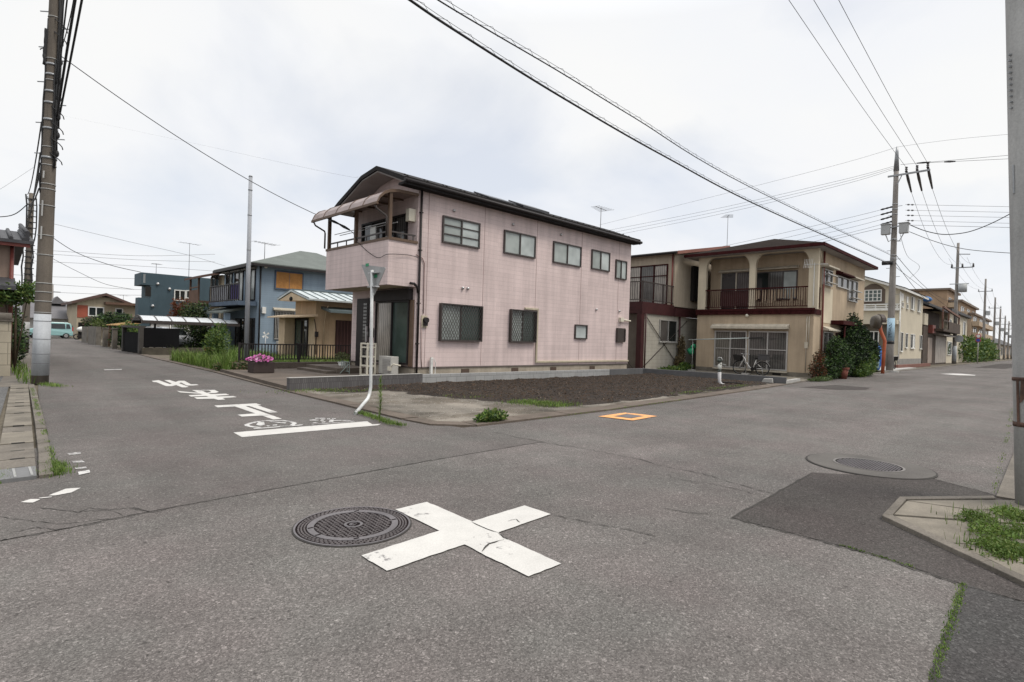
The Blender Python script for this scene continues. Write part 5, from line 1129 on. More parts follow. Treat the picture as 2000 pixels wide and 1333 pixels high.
for q in ((1760.5, 590, 1763, 601), (1770, 594, 1772.5, 604), (1779, 579, 1784.5, 607), (1792, 584, 1797, 611), (1758.5, 649, 1761.5, 687), (1768, 651, 1771, 680), (1778, 652.5, 1785, 681), (1796, 655, 1799, 682)):
    r = FC.rect(*q); r = (r[0], max(r[1], r[0] + .3), r[2], r[3]); window(ch, FC, r, MATS['white_trim'], [MATS['dark_matte'], MATS['white_trim']], 2 if q[2] - q[0] > 4 else 1, .06, .08, sill=MATS['white_trim'])
for q in ((1760.5, 573, 1763, 589), (1770, 579, 1772.5, 593)):
    r = FC.rect(*q); b = MB(); FC.box(b, r[0], r[1] + .1, r[2], r[3], 0, .05); b.build('blind', MATS['white_trim'], ch)
# front with arched recess
r = FCX.rect(1689, 567, 1722, 589); b = MB(); u0, u1, z0, z1 = r
P = [(u0 - .25, z0 - .2), (u0 - .25, z1)]
for k in range(9): t = k / 8; P.append((u0 - .25 + (u1 - u0 + .5) * t, z1 + .55 * math.sin(math.pi * t)))
P += [(u1 + .25, z0 - .2)]; b.prism([(cx0, u, z) for u, z in P], (-.03, 0, 0)); b.build('arch_recess', M('recess_brown', (.12, .09, .07), .8), ch)
F3 = Face('X', cx0 - .03); window(ch, F3, r, MATS['white_trim'], [MATS['green_glass']], 4, .07, .08, (.33, .66))
b = MB(); zb = FCX.px(1740, 596)[1]; FCX.box(b, CY, yb, zb - .5, zb - .28, 0, .25); FCX.box(b, CY, yb, zb, zb + .1, .1, .2); FCX.box(b, CY, yb, zb - .2, zb - .12, .1, .2)
for k in range(12): FCX.box(b, CY + .1 + k * .8, CY + .2 + k * .8, zb - .28, zb, .11, .19)
b.build('balcony_rail', MATS['white_trim'], ch)
b = MB(); zp = FCX.px(1740, 634)[1]; FCX.box(b, CY + .6, CY + 6, 0, zp, 0, .03); b.build('porch_shade_panel', M('porch_shade', (.14, .12, .09), .85), ch)  # flat panel, the shade of the porch is put into its colour
b = MB(); FCX.box(b, CY, yb, zp, zp + 3.0 * 0 + .35, 0, .9); b.build('porch_roof', MATS['cream_wall'], ch); r = FCX.rect(1697, 647, 1716, 690); F4 = Face('X', cx0 - .03); window(ch, F4, (r[0], r[1], .6, r[3]), MATS['white_trim'], [MATS['dark_glass']], 2, .08, .08)
b = MB(); b.tube([(cx0 - .06, CY - .06, cz - .3), (cx0 - .06, CY - .06, .1)], .06, 8); b.build('downspout', MATS['white_trim'], ch)
b = MB(); x0 = PY(1750, 715, CY - .5).x; b.box(x0, CY - .65, 0, cx1 + 1, CY - .35, .28); tag(b.build('brick_border', MATS['brick_red']), 'low red brick border along the front of the cream house', 'brick border')
b = MB(); b.prism([(44.9, 8.55, -.05), (58, 9.0, -.05), (58, 13, -.05), (40, 13, -.05), (40, 8.4, -.05)], (0, 0, .1)); struct(b.build('yard', MATS['concrete_light']))
# blue sheeted thing, basket, second bicycle
p = PY(1706, 715, 9.6); o = thing('covered_scooter', 'bundle wrapped in bright blue sheeting behind the light green bush', 'covered bundle', (p.x, 9.6, .05)); b = MB(); b.tube([(p.x, 9.6, .05), (p.x, 9.6, .5), (p.x + .05, 9.6, 1.2), (p.x + .15, 9.6, 1.75), (p.x + .2, 9.6, 2.0)], [.38, .42, .36, .30, .12], 10)
for v in b.v: v += V3((mnoise.noise(v * 3), mnoise.noise(v * 3 + V3((5, 0, 0))), 0)) * .22
b.build('sheet', M('blue_sheet', (.03, .13, .42), .45, .35, 4), o); b = MB(); b.tube([(p.x - .32, 9.3, .2), (p.x - .35, 9.3, 1.5)], .12, 7); b.build('wrapping', M('sheet_pale', (.35, .5, .5), .5), o)
p2 = PY(1744, 720, 9.3); bicycle((p2.x, 9.3, .05), .35, 'dark bicycle leaning behind the utility pole with its wheel showing', MATS['bike_grey'], True, False)

# =================================================================== OLD WOODEN HOUSE, far shops and flats along the right street
M('old_wood', (.085, .060, .045), .85, .35, 1.5, .2, 20, streak=.3); M('shutter_pale', (.36, .32, .28), .6, .25, 1.2, streak=.25); M('tile_grey', (.06, .058, .060), .7, .25, 2); M('tan_wall', (.36, .25, .165), .9, .2, .5, .1, 15, streak=.12); M('tan_light', (.44, .34, .24), .9, .2, .5, streak=.1)
OY = 10.6; FO = Face('Y', OY); X = lambda x, y=660, Y=OY: PY(x, y, Y).x
Z = lambda x, y, Y=OY: PY(x, y, Y).z
oh = thing('old_house', 'weathered brown wooden house with a sagging upper balcony beyond the cream house', 'house', (X(1830), OY + 3, 0))
xa, xb, xc, xd = X(1803), X(1814), X(1827), X(1849)
b = MB(); b.box(xa, OY, 0, xd, OY + 7, Z(1820, 640)); b.box(xa, OY + .8, Z(1820, 640), xd, OY + 7, Z(1815, 602)); b.build('wall', MATS['old_wood'], oh)
zz1, zz2 = Z(1803, 590), Z(1860, 622)
b = MB(); b.prism([(xa - .5, OY - .5, Z(1803, 592)), (xa - .5, OY + 3.5, Z(1803, 592) + 1.6), (xa - .5, OY + 7.5, Z(1803, 592)), (xa - .5, OY + 7.5, Z(1803, 592) - .25), (xa - .5, OY + 3.5, Z(1803, 592) + 1.3), (xa - .5, OY - .5, Z(1803, 592) - .25)], (X(1864, 615) - xa, 0, 0)); rf = b.build('roof', MATS['tile_grey'], oh)
b = MB(); xx = X(1815, 590); b.ball((xx, OY + .9, Z(1803, 592) + .65), 1.2, 0, 10, 6, (1.2, 1, .35)); tag(b.build('blue_tarpaulin', M('blue_sheet2', (.04, .16, .40), .5)), 'blue tarpaulin bundled on the roof of the old wooden house', 'tarpaulin')
b = MB(); zb1, zb0 = Z(1835, 632), Z(1835, 650); b.box(xb + .5, OY - 1.2, zb0, xd + 1.0, OY + .79, zb0 + .25); FL = b.build('balcony', MATS['old_wood'], oh)
b = MB(); b.box(xc, OY - 1.2, zb0 + .25, xd + 1, OY - 1.12, zb0 + 1.2); b.box(xb + .5, OY - 1.2, zb0 + 1.1, xc, OY - 1.14, zb0 + 1.25); b.parts('railing', MATS['old_wood'], FL)
b = MB()
for x in (xb + .6, xc + .5, xd + .6): b.box(x, OY - 1.15, zb0, x + .2, OY - 1.0, Z(1840, 612))
b.bar((xb + .6, OY - 1.1, Z(1828, 604)), (xd + .7, OY - 1.1, Z(1850, 620)), .2); b.parts('post', M('post_red', (.17, .09, .065), .8), FL)
b = MB(); b.box(xc, OY - .04, .15, X(1848), OY - .004, Z(1835, 657)); b.build('shutter', MATS['shutter_pale'], oh)
b = MB(); b.prism([(xc - 1, OY, Z(1840, 650)), (xc - 1, OY - .9, Z(1840, 656)), (xc - 1, OY - .9, Z(1840, 658)), (xc - 1, OY, Z(1840, 657))], (xd - xc + 2, 0, 0)); b.build('canopy', MATS['shutter_pale'], oh)
b = MB(); b.box(X(1812), OY - .05, .2, X(1820), OY - .004, 3.0); b.build('door', M('door_pale', (.3, .24, .2), .7, .2, 2), oh)
b = MB(); b.box(X(1812, 668), OY - .4, 3.5, X(1818, 668), OY - .002, 4.4); b.build('sign_box', MATS['red_pipe'], oh)
b = MB(); b.box(X(1804), OY - .02, Z(1806, 640) + .3, X(1811), OY + .79, Z(1806, 612)); b.build('side_wall', MATS['cream_wall'], oh)
GY = 11.0; fh = thing('cream_shop', 'plain cream two-storey building beyond the old wooden house', 'building', (X(1870, 660, GY), GY + 3, 0)); F5 = Face('Y', GY); x0, x1 = PY(1849, 660, GY).x, PY(1888, 660, GY).x; zt = PY(1887, 622, GY).z
b = MB(); b.box(x0, GY, 0, x1, GY + 8, zt); b.build('wall', MATS['cream_wall'], fh); b = MB(); b.box(x0 - .4, GY - .5, zt, x1 + .5, GY + 8.4, zt + .35); b.build('roof', MATS['tile_grey'], fh)
for q in ((1850, 667, 1857, 694), (1850, 622, 1857, 634), (1880.5, 628, 1882.5, 690)): window(fh, F5, F5.rect(*q), MATS['white_trim'], [MATS['dark_glass']], 1, .1, .1)
def flats(label, xpx, ytop, Y, depth, mat, nb, ncol, extra=0):
    x0, x1 = PY(xpx[0], 640, Y).x, PY(xpx[1], 640, Y).x; zt = PY((xpx[0] + xpx[1]) / 2, ytop, Y).z; F = Face('Y', Y)
    o = thing('apartment_block', label, 'apartment block', ((x0 + x1) / 2, Y + depth / 2, 0)); b = MB(); b.box(x0, Y, 0, x1, Y + depth, zt); b.build('wall', mat, o)
    b = MB(); b.box(x0 - .5, Y - .6, zt, x1 + .5, Y + depth + .5, zt + .45); b.build('roof', M('roof_slab', (.17, .13, .10), .8), o)
    st = zt / nb; b = MB()
    for k in range(1, nb): F.box(b, x0 + .4, x1 - .4, k * st, k * st + 1.05, .05, 1.3)
    b.parts('balcony', MATS['tan_light'], o)
    for k in range(nb):
        for c in range(ncol): u = x0 + (x1 - x0) * (c + .2) / ncol; window(o, F, (u, u + (x1 - x0) / ncol * .55, k * st + .9 * (k == 0) + .2, k * st + 2.4), MATS['silver'], [MATS['dark_glass'], MATS['grey_curtain']], 2, .12, .1)
    F2 = Face('X', x0)
    for k in range(1, nb): window(o, F2, (Y + depth * .35, Y + depth * .62, k * st + 1.0, k * st + 2.6), MATS['silver'], [MATS['dark_glass']], 2, .12, .1)
    return o
flats('nearest and tallest tan apartment block behind the old wooden house', (1848, 1868), 571, 19, 15, MATS['tan_wall'], 4, 2)
flats('tan apartment block with balconies above the cream shop building', (1872, 1905), 597, 17, 12, MATS['tan_wall'], 4, 3)
flats('farthest brown apartment block beyond the far hedge', (1897, 1931), 622, 15, 12, MATS['tan_light'], 4, 3)
p = PY(1912, 690, 10.2); b = MB(); xs = [PY(x, 690, 10.2).x for x in (1892, 1902, 1912, 1922, 1934)]
leaves(b, [(x, 10.6, 1.9, 5 + i * 2, 1.4, 2.3) for i, x in enumerate(xs)], 7000, .55, 0, 2, up=.3); tag(b.build('hedge', [MATS['leaf_mid'], MATS['leaf_lime']]), 'big leafy green hedge by the far right street', 'hedge')
for (x, y, col, lab) in ((1910.5, 657, (.45, .05, .05), 'red and white'), (1911.5, 665, (.05, .08, .35), 'red and blue')): pass
p = PX(1911, 657, 100); o = thing('traffic_sign', 'pole with a round red-rimmed white sign above a round blue sign before the far hedge', 'traffic sign', (100, p.y, 0)); b = MB(); b.cyl((100, p.y, 0), (100, p.y, p.z + .6), .06, .06, 8); b.build('post', MATS['silver'], o)
for yy, ma, mb_ in ((657, 'white_trim', (.45, .04, .05)), (665, None, (.05, .08, .32))):
    z = PX(1911, yy, 100).z; q = MB(); q.cyl((99.86, p.y, z), (99.92, p.y, z), .30, .30, 20); s_ = q.build('sign_rim', M('rim%d' % yy, mb_ if yy == 657 else (.40, .05, .06), .5), o); q = MB(); q.cyl((99.84, p.y, z), (99.858, p.y, z), .22, .22, 20); q.build('sign_face', M('face%d' % yy, (.7, .7, .68) if yy == 657 else (.04, .07, .33), .5), s_)
for i, (x0, x1, yt, Y, X0, lab) in enumerate(((1932, 1960, 655, 13, 165, 'low dark roofed house beyond the hedge on the far right street'), (1955, 1986, 661, 14, 230, 'most distant low house at the end of the right street'), )):
    xa, xb = PY(x0, 670, Y).x, min(PY(x1, 675, Y).x, PY(x0, 670, Y).x + 70); z = PY(x0, yt, Y).z; o = thing('distant_house', lab, 'house', ((xa + xb) / 2, Y + 4, 0)); b = MB(); b.box(xa, Y, 0, xb, Y + 9, z * .7); b.build('wall', MATS['tan_light'] if i else MATS['cream_wall'], o)
    b = MB(); b.prism([(xa - .6, Y - .8, z * .68), (xa - .6, Y + 4.5, z * 1.15), (xa - .6, Y + 9.8, z * .68)], (xb - xa + 1.2, 0, 0)); b.build('roof', MATS['tile_grey'], o)
    F = Face('Y', Y)
    for k in range(4): u = xa + (xb - xa) * (.1 + .23 * k); window(o, F, (u, u + (xb - xa) * .12, 1, z * .55), MATS['silver'], [MATS['dark_glass']], 2, .15, .1)

def car(name, loc, ang, label, body_m, L=3.4, W=1.48, H=1.62, cat='car', van=True):
    """small boxy car, front towards -x"""
    o = thing(name, label, cat, loc); o.rotation_euler = (0, 0, ang); OFF[o.name] = V3((0, 0, 0)); h = W / 2
    side = [(-L / 2, .30), (-L / 2 + .03, .62), (-L / 2 + .12, .84), (-L / 2 + .62, .98), (-L / 2 + 1.02, H - .10), (-L / 2 + 1.30, H), (L / 2 - .45, H - .02), (L / 2 - .16, H - .14), (L / 2 - .04, .95), (L / 2, .55), (L / 2 - .02, .28)]
    b = MB(); n = len(side); vs = []
    for s_ in (-1, 1):
        for x, z in side: t = max(0, (z - .95) / (H - .95)); vs.append((x, s_ * (h - .13 * t), z))
    fs = [tuple(range(n))[::-1], tuple(range(n, 2 * n))] + [(i, (i + 1) % n, (i + 1) % n + n, i + n) for i in range(n)]
    b.add(vs, fs); body = b.build('body', body_m, o, bevel=.05)
    gl = MATS['dark_glass']
    def pane(x0, x1, z0, z1, sk0=0, sk1=0, name='side_window'):
        for s_ in (-1, 1):
            q = MB(); f = lambda z: s_ * (h - .13 * max(0, (z - .95) / (H - .95)) + .004); g_ = lambda z: f(z) - s_ * .02
            q.prism([(x0 + sk0 * 0, f(z0), z0), (x1, f(z0), z0), (x1 + sk1, f(z1), z1), (x0 + sk0, f(z1), z1)], (0, -s_ * .02, 0)); q.build(name, gl, o)
    pane(-L / 2 + .78, -L / 2 + 1.72, .98, H - .16, .26, 0); pane(-L / 2 + 1.80, L / 2 - .62, .98, H - .16, 0, -.03); pane(L / 2 - .54, L / 2 - .20, 1.0, H - .18, 0, -.10, 'quarter_window')
    q = MB(); q.prism([(-L / 2 + .64, -h + .14, 1.0), (-L / 2 + .64, h - .14, 1.0), (-L / 2 + 1.01, h - .22, H - .12), (-L / 2 + 1.01, -h + .22, H - .12)], (-.02, 0, .012)); q.build('windscreen', gl, o)
    q = MB(); q.box(L / 2 - .12, -h + .2, 1.0, L / 2 - .02, h - .2, H - .3); q.build('rear_window', gl, o)
    for s_ in (-1, 1):
        q = MB(); q.box(-L / 2 + .0, s_ * (h - .32), .62, -L / 2 + .16, s_ * (h - .06), .80); q.build('headlight', MATS['frosted_light'], o); q = MB(); q.box(L / 2 - .08, s_ * (h - .16), .75, L / 2 + .012, s_ * (h - .02), 1.15); q.build('tail_light', M('tail_red', (.4, .03, .03), .3), o)
        for x in (-L / 2 + .58, L / 2 - .55):
            q = MB(); q.cyl((x, s_ * (h - .17), .27), (x, s_ * (h + .012), .27), .27, .27, 20); w_ = q.build('wheel', M('tyre', (.02, .02, .02), .8), o); q = MB(); q.cyl((x, s_ * (h + .005), .27), (x, s_ * (h + .022), .27), .17, .15, 16); q.build('rim', MATS['chrome'], w_)
        q = MB(); q.box(-L / 2 + .86, s_ * h, .98, -L / 2 + .98, s_ * (h + .16), 1.12); q.build('mirror', body_m, o)
    q = MB(); q.box(-L / 2 - .02, -h + .05, .25, -L / 2 + .05, h - .05, .46); q.box(L / 2 - .05, -h + .05, .25, L / 2 + .02, h - .05, .46); q.build('bumper', M('bumper_dark', (.05, .05, .05), .6), o)
    return o
M('car_turquoise', (.26, .44, .44), .25, .08, 2, spec=.6); M('car_white', (.6, .6, .6), .3, .08, 2, spec=.6); M('car_silver', (.36, .37, .38), .3, .1, 2, spec=.6, metal=.3)
p = G(1979, 690.5); p = PX(1979, 690, 190); car('delivery_van', (190, 4.6, .005), 0, 'distant white van parked at the far end of the right street', MATS['car_white'], 4.6, 1.8, 2.0, 'van')
# =================================================================== LEFT STREET, right side: beige small house
QX, QY = 11.6, 25.3; FQ = Face('X', QX); FR_ = Face('Y', QY)
M('ochre_wall', (.54, .405, .265), .9, .22, .8, .1, 30, .2, streak=.15); M('ochre_light', (.62, .485, .33), .9, .2, .8, streak=.1); M('tin_roof', (.50, .55, .55), .45, .2, 1.5, .1, 12, spec=.5, streak=.1, metal=.2); M('tin_dark', (.10, .13, .135), .5, .2, 2)
sh = thing('small_house', 'small single-storey ochre house with a striped metal roof behind the iron fence', 'house', (15, 27.5, .1))
zg = PX(568, 566, QX - .5); ze = PX(547, 583, QX - .5); zr2 = PX(603, 581, QX - .5)
GX = QX - .75; ap_ = PX(568, 566, GX); er = PX(603, 583, GX); el = PX(546, 586, GX)
yr = ap_.y; y0 = QY; zrg = ap_.z; sl0 = (zrg - er.z) / (yr - er.y); zeL = zrg - sl0 * (yr - y0); y1 = 2 * yr - QY
X1 = 21.0
b = MB(); b.prism([(QX, y0, .0), (QX, y0, zeL), (QX, yr, zrg - .06), (QX, y1, zeL), (QX, y1, 0)], (X1 - QX, 0, 0)); b.build('wall', MATS['ochre_wall'], sh)
b = MB(); yo = er.y; sl = (zrg - zeL) / (yr - y0)
b.prism([(QX - .75, yo, er.z), (QX - .75, yr, zrg), (QX - .75, y1 + .5, zeL - .5 * sl), (QX - .75, y1 + .5, zeL - .5 * sl - .08), (QX - .75, yr, zrg - .09), (QX - .75, yo, er.z - .08)], (X1 - QX + 1.2, 0, 0)); rf = b.build('roof', MATS['tin_roof'], sh)
b = MB()
for k in range(22):
    x = QX - .74 + k * .46
    for s0, zq in ((yo, er.z), (y1 + .5, zeL - .5 * sl)): b.bar((x, s0, zq + .02), (x, yr, zrg + .02), .022, .03)
b.bar((QX - .75, yr, zrg + .02), (X1 + .4, yr, zrg + .02), .14, .05); b.build('roof_seams', MATS['tin_dark'], rf)
b = MB(); b.prism([(QX - .72, yo + .1, er.z - .10), (QX - .72, yr, zrg - .14), (QX - .72, y1 + .4, zeL - .5 * sl - .10)], (.66, 0, 0)); b.build('gable_face', MATS['ochre_light'], sh)
b = MB(); b.ball((QX - .73, yr, zrg - .45), .16, 0, 8, 6, (.3, 1.2, .7)); b.build('gable_vent', MATS['dark_void'], sh)
u1, u0 = FQ.px(563, 650)[0], FQ.px(607, 650)[0]
b = MB(); r = (FQ.px(604, 650)[0], FQ.px(577, 650)[0]); FQ.box(b, r[0], r[1], .12, 2.15, 0, .03); d_ = b.build('door_recess', MATS['dark_void'], sh); window(sh, Face('X', QX - .03), (r[0] + .05, r[1] - .1, .2, 2.1), MATS['frame_black'], [MATS['dark_glass'], MATS['green_glass']], 2, .07, .06, (.35,), name='door')
b = MB(); FQ.box(b, r[1] + .0, r[1] + .75, 0, 2.2, 0, .55); FQ.box(b, r[0] - .65, r[0] - .001, 0, 2.2, 0, .04); b.parts('porch_pillar', MATS['ochre_light'], sh)
b = MB(); b.prism([(QX, r[0] - .9, 2.34), (QX - .95, r[0] - .9, 2.20), (QX - .95, r[0] - .9, 2.14), (QX, r[0] - .9, 2.22)], (0, r[1] - r[0] + 2.2, 0)); b.build('porch_canopy', MATS['ochre_light'], sh)
xa, xb = PY(655, 650, QY).x, PY(694, 650, QY).x; b = MB(); FR_.box(b, xa, xb, .15, 2.1, 0, .04); dd = b.build('door', M('door_maroon', (.05, .022, .020), .5, .25, 3), sh)
b = MB()
for k in range(6): x = xa + .1 + (xb - xa - .2) * k / 5; FR_.box(b, x - .02, x + .02, .2, 2.05, .04, .06)
b.build('door_slats', M('slat_maroon', (.10, .05, .045), .5), dd)
xc, xd = PY(627, 610, QY).x, PY(712, 600, QY).x; z2 = PY(630, 606, QY).z; b = MB(); b.prism([(xc, QY, z2 + .18), (xc, QY - 1.0, z2 - .02), (xc, QY - 1.0, z2 - .14), (xc, QY, z2 + .04)], (xd - xc + 3, 0, 0)); b.build('side_canopy', MATS['tin_dark'], sh)
b = MB(); x = PY(633, 600, QY).x; b.tube([(x, QY - .45, zeL - .45), (x, QY - .3, zeL - .6), (x, QY - .05, 1.9), (x, QY - .05, .1)], .03, 6); b.build('downspout', MATS['ochre_light'], sh)
b = MB(); x = PY(617, 640, QY).x; b.tube([(x - .1, QY - .03, 2.1), (x, QY - .03, 1.6), (x + .02, QY - .03, .4)], .02, 6); b.box(x - .05, QY - .12, 1.25, x + .08, QY, 1.5); b.build('cable_box', MATS['frame_black'], sh)

# =================================================================== BLUE HOUSE
siding('blue_siding', (.235, .305, .375), 3.0, .13, .008, .84, .16, .12, .03, .7); M('roof_green', (.125, .14, .128), .8, .2, 1.5, .15, 20, .3, 20); M('plywood', (.45, .215, .065), .75, .3, 1.2, .15, 12, streak=.15); M('blue_dark', (.075, .105, .15), .8, .25, 1.5)
BXX, BYY = 12.0, 34.0; FBX, FBY = Face('X', BXX), Face('Y', BYY); zE = 5.42; BX1 = 19.2; BY1 = 40.4
bh = thing('blue_house', 'blue sided two-storey house with a green hipped roof and a boarded upper window', 'house', (15.5, 37, .2))
b = MB(); b.box(BXX, BYY, 0, BX1, BY1, zE); b.build('wall', MATS['blue_siding'], bh)
ox = .55; e = [(BXX - ox, BYY - ox), (BX1 + ox, BYY - ox), (BX1 + ox, BY1 + ox), (BXX - ox, BY1 + ox)]
ap = PY(587, 478, 37.2); R0, R1 = (ap.x, 37.2, zE + 1.62), (BX1 - 2.2, 37.2, zE + 1.62)
b = MB(); b.add([(x, y, zE + .06) for x, y in e] + [R0, R1] + [(x, y, zE - .06) for x, y in e], [(0, 1, 5, 4), (1, 2, 5), (2, 3, 4, 5), (3, 0, 4), (9, 8, 7, 6), (0, 6, 7, 1), (1, 7, 8, 2), (2, 8, 9, 3), (3, 9, 6, 0)]); rf = b.build('roof', MATS['roof_green'], bh)
b = MB(); q = [(x, y) for x, y in e]
for (x0, y0_), (x1, y1_) in zip(q, q[1:] + q[:1]): b.bar((x0, y0_, zE - .08), (x1, y1_, zE - .08), .10, .14)
b.build('roof_gutter', MATS['frame_black'], rf)
r = FBY.rect(539, 531, 589, 567); b = MB(); FBY.box(b, *r, 0, .07); bo = b.build('window', MATS['plywood'], bh); bo['label'] = 'window boarded over with orange plywood'
b = MB(); FBY.box(b, r[0] - .07, r[1] + .07, r[3], r[3] + .08, 0, .09); FBY.box(b, r[0] - .07, r[1] + .07, r[2] - .08, r[2], 0, .09); FBY.box(b, r[0] - .07, r[0], r[2], r[3], 0, .088); FBY.box(b, r[1], r[1] + .07, r[2], r[3], 0, .088); um = (r[0] + r[1]) / 2; FBY.box(b, um - .01, um + .01, r[2], r[3], .07, .076); b.build('frame', MATS['blue_dark'], bo)
r = FBY.rect(536, 608, 563, 664); wo_ = window(bh, FBY, (r[0], r[1] + .3, .95, r[3]), MATS['frame_brown'], [MATS['dark_glass']], 2, .05, .06); b = MB(); n = 13
for k in range(n): u = r[0] + .04 + (r[1] + .22 - r[0]) * k / (n - 1); FBY.box(b, u - .014, u + .014, .95, r[3] + .02, .10, .13)
FBY.box(b, r[0], r[1] + .3, r[3] - .05, r[3] + .02, .07, .101); FBY.box(b, r[0], r[1] + .3, .95, 1.02, .07, .101); b.build('grille', MATS['silver'], wo_); hood(bh, FBY, r[0] - .1, r[1] + .4, r[3] + .1, .25, .12, 'hood_cream')
r = FBY.rect(511, 600, 518, 613); b = MB(); FBY.box(b, r[0], r[1], r[2], r[3], 0, .14); b.build('meter_box', MATS['white_plastic'], bh, bevel=.01)
b = MB(); b.tube([(BXX + .08, BYY - .06, zE - .1), (BXX + .08, BYY - .06, .2)], .045, 8); b.parts('downspout', MATS['frame_black'], bh)
p = PY(517, 522, BYY); b = MB(); b.ball((p.x, BYY - .2, p.z), .1); b.bar((p.x, BYY - .2, p.z), (p.x, BYY, p.z + .05), .05); b.build('flood_lamp', MATS['white_plastic'], bh)
# street side: balcony and windows
ba0, ba1 = FBX.px(500, 585)[0], FBX.px(441, 590)[0]; zf = FBX.px(470, 592)[1]; zr = FBX.px(470, 558)[1]
b = MB(); FBX.box(b, BYY + .15, BY1 - .6, zf - .25, zf, 0, 1.1); FL = b.build('balcony', MATS['blue_dark'], bh)
b = MB(); FBX.box(b, BYY + .15, BY1 - .6, zf + 1.0, zf + 1.06, 1.02, 1.08); FBX.box(b, BYY + .15, BY1 - .6, zf + .05, zf + .10, 1.02, 1.08)
n = 15
for k in range(n + 1): u = BYY + .15 + (BY1 - .75 - BYY - .04) * k / n; FBX.box(b, u, u + .05, zf, zf + 1.0, 1.03, 1.075)
b.build('railing', MATS['frame_black'], FL)
b = MB(); FBX.box(b, BYY + .2, BYY + 1.9, zf + .1, zf + .98, 1.0, 1.015); pn = b.build('panel', M('panel_indigo', (.055, .04, .15), .6, .3, 3), FL); pn['label'] = 'indigo cloth hung inside the balcony railing'
b = MB(); FBX.box(b, BYY + 2.4, BY1 - .7, zf + .1, zf + .98, .98, .995); b.build('panel', M('panel_grey', (.30, .31, .34), .5, .25, 2), FL)
for u0, u1 in ((BYY + .5, BYY + 2.1), (BYY + 2.6, BYY + 4.2), (BYY + 4.7, BYY + 5.9)): window(bh, FBX, (u0, u1, zf + .1, zf + 2.0), MATS['frame_black'], [MATS['frosted'], MATS['dark_glass']], 2, .06, .07); hood(bh, FBX, u0 - .1, u1 + .1, zf + 2.05, .3, .12, 'plinth')
b = MB(); b.prism([(BXX, BYY + 1.5, zf - .25), (BXX - 1.5, BYY + 1.5, zf - .65), (BXX - 1.5, BYY + 1.5, zf - .75), (BXX, BYY + 1.5, zf - .40)], (0, 6.2, 0)); b.build('porch_roof', MATS['roof_green'], bh)
b = MB(); 
for u in (BYY + 1.7, BYY + 4.0, BYY + 6.5): b.box(BXX - 1.3, u, 0, BXX - 1.0, u + .3, zf - .72)
b.parts('porch_column', MATS['blue_siding'], bh); 
for u0, u1 in ((BYY + .4, BYY + 1.4), (BYY + 2.2, BYY + 3.8)): window(bh, FBX, (u0, u1, .3, 2.2), MATS['frame_black'], [MATS['dark_glass'], MATS['grey_curtain']], 2, .06, .07)
p = PY(517, 490, 36.0); antenna((p.x, 36.0), zE, PY(517, 474, 36.0).z, 1.6, .3, 'roof antenna on the left slope of the blue house')
# wheelie things in the yard
p = PY(519, 655, BYY - 1.2); b = MB()
for k in range(4): a = k * 1.57 + .3; b.prism([(p.x, BYY - 1.2, p.z), (p.x + .22 * math.cos(a), BYY - 1.2, p.z + .22 * math.sin(a)), (p.x + .22 * math.cos(a + .6), BYY - 1.22, p.z + .22 * math.sin(a + .6))], (0, .01, 0))
b.tube([(p.x, BYY - 1.18, .1), (p.x, BYY - 1.18, p.z)], .012, 6); tag(b.build('pinwheel', MATS['white_plastic']), 'white garden pinwheel on a stick before the blue house wall', 'pinwheel')
o = thing('air_conditioner', 'white air conditioner unit under the barred window of the blue house', 'air conditioner', (PY(553, 670, BYY - .5).x, BYY - .5, .1)); x = PY(553, 670, BYY - .5).x; b = MB(); b.box(x - .4, BYY - .7, .25, x + .4, BYY - .4, .85); b.build('casing', MATS['ac_white'], o, bevel=.02); b = MB(); b.cyl((x - .1, BYY - .715, .55), (x - .1, BYY - .702, .55), .2, .2, 20); b.build('fan_grille', MATS['wall_dark'], o)

# =================================================================== brown-balconied cream house and the slate blue house
M('slate_wall', (.052, .085, .105), .75, .2, .6, .08, 20, .15, streak=.1); M('grey_slab', (.20, .215, .22), .8, .15, 1); M('house_cream', (.45, .385, .28), .85, .2, .7, streak=.12); M('balcony_brown', (.12, .07, .048), .8, .25, 2)
EX, EY = 12.3, 42.0; FEX, FEY = Face('X', EX), Face('Y', EY)
eh = thing('cream_balcony_house', 'cream house with a brown roofed balcony between the blue and the slate houses', 'house', (15, 45, .2)); zt = FEX.px(440, 536)[1]
EY1 = max(EY + 2.6, PX(398, 590, EX - 1.4).y)
b = MB(); b.box(EX, EY, 0, 18, EY1, zt); b.build('wall', MATS['house_cream'], eh)
b = MB(); b.prism([(EX - 1.6, EY - .5, zt - .25), (15.2, EY - .5, zt + 1.1), (18.5, EY - .5, zt), (18.5, EY - .5, zt - .14), (15.2, EY - .5, zt + .95), (EX - 1.6, EY - .5, zt - .4)], (0, EY1 - EY + 1, 0)); b.build('roof', M('roof_red', (.105, .06, .048), .7, .25, 2), eh)
zf = FEX.px(425, 590)[1]; b = MB(); b.box(EX - 1.4, EY + .3, zf - .3, EX - .002, EY1, zf); b.box(EX - 1.4, EY + .3, zf, EX - 1.32, EY1, zf + .75); b.box(EX - 1.4, EY + .3, zf + .9, EX - 1.34, EY1, zf + .98)
for u in (EY + .35, EY1 - .2): b.box(EX - 1.39, u, zf, EX - 1.28, u + .12, zt - .28)
b.build('balcony', MATS['balcony_brown'], eh)
for u in (EY + .5,): window(eh, FEX, (u, u + 1.7, zf + .05, zf + 2.0), MATS['silver'], [MATS['dark_glass'], MATS['grey_curtain']], 2, .06, .07)
SY = 49.5; FSL = Face('Y', SY)
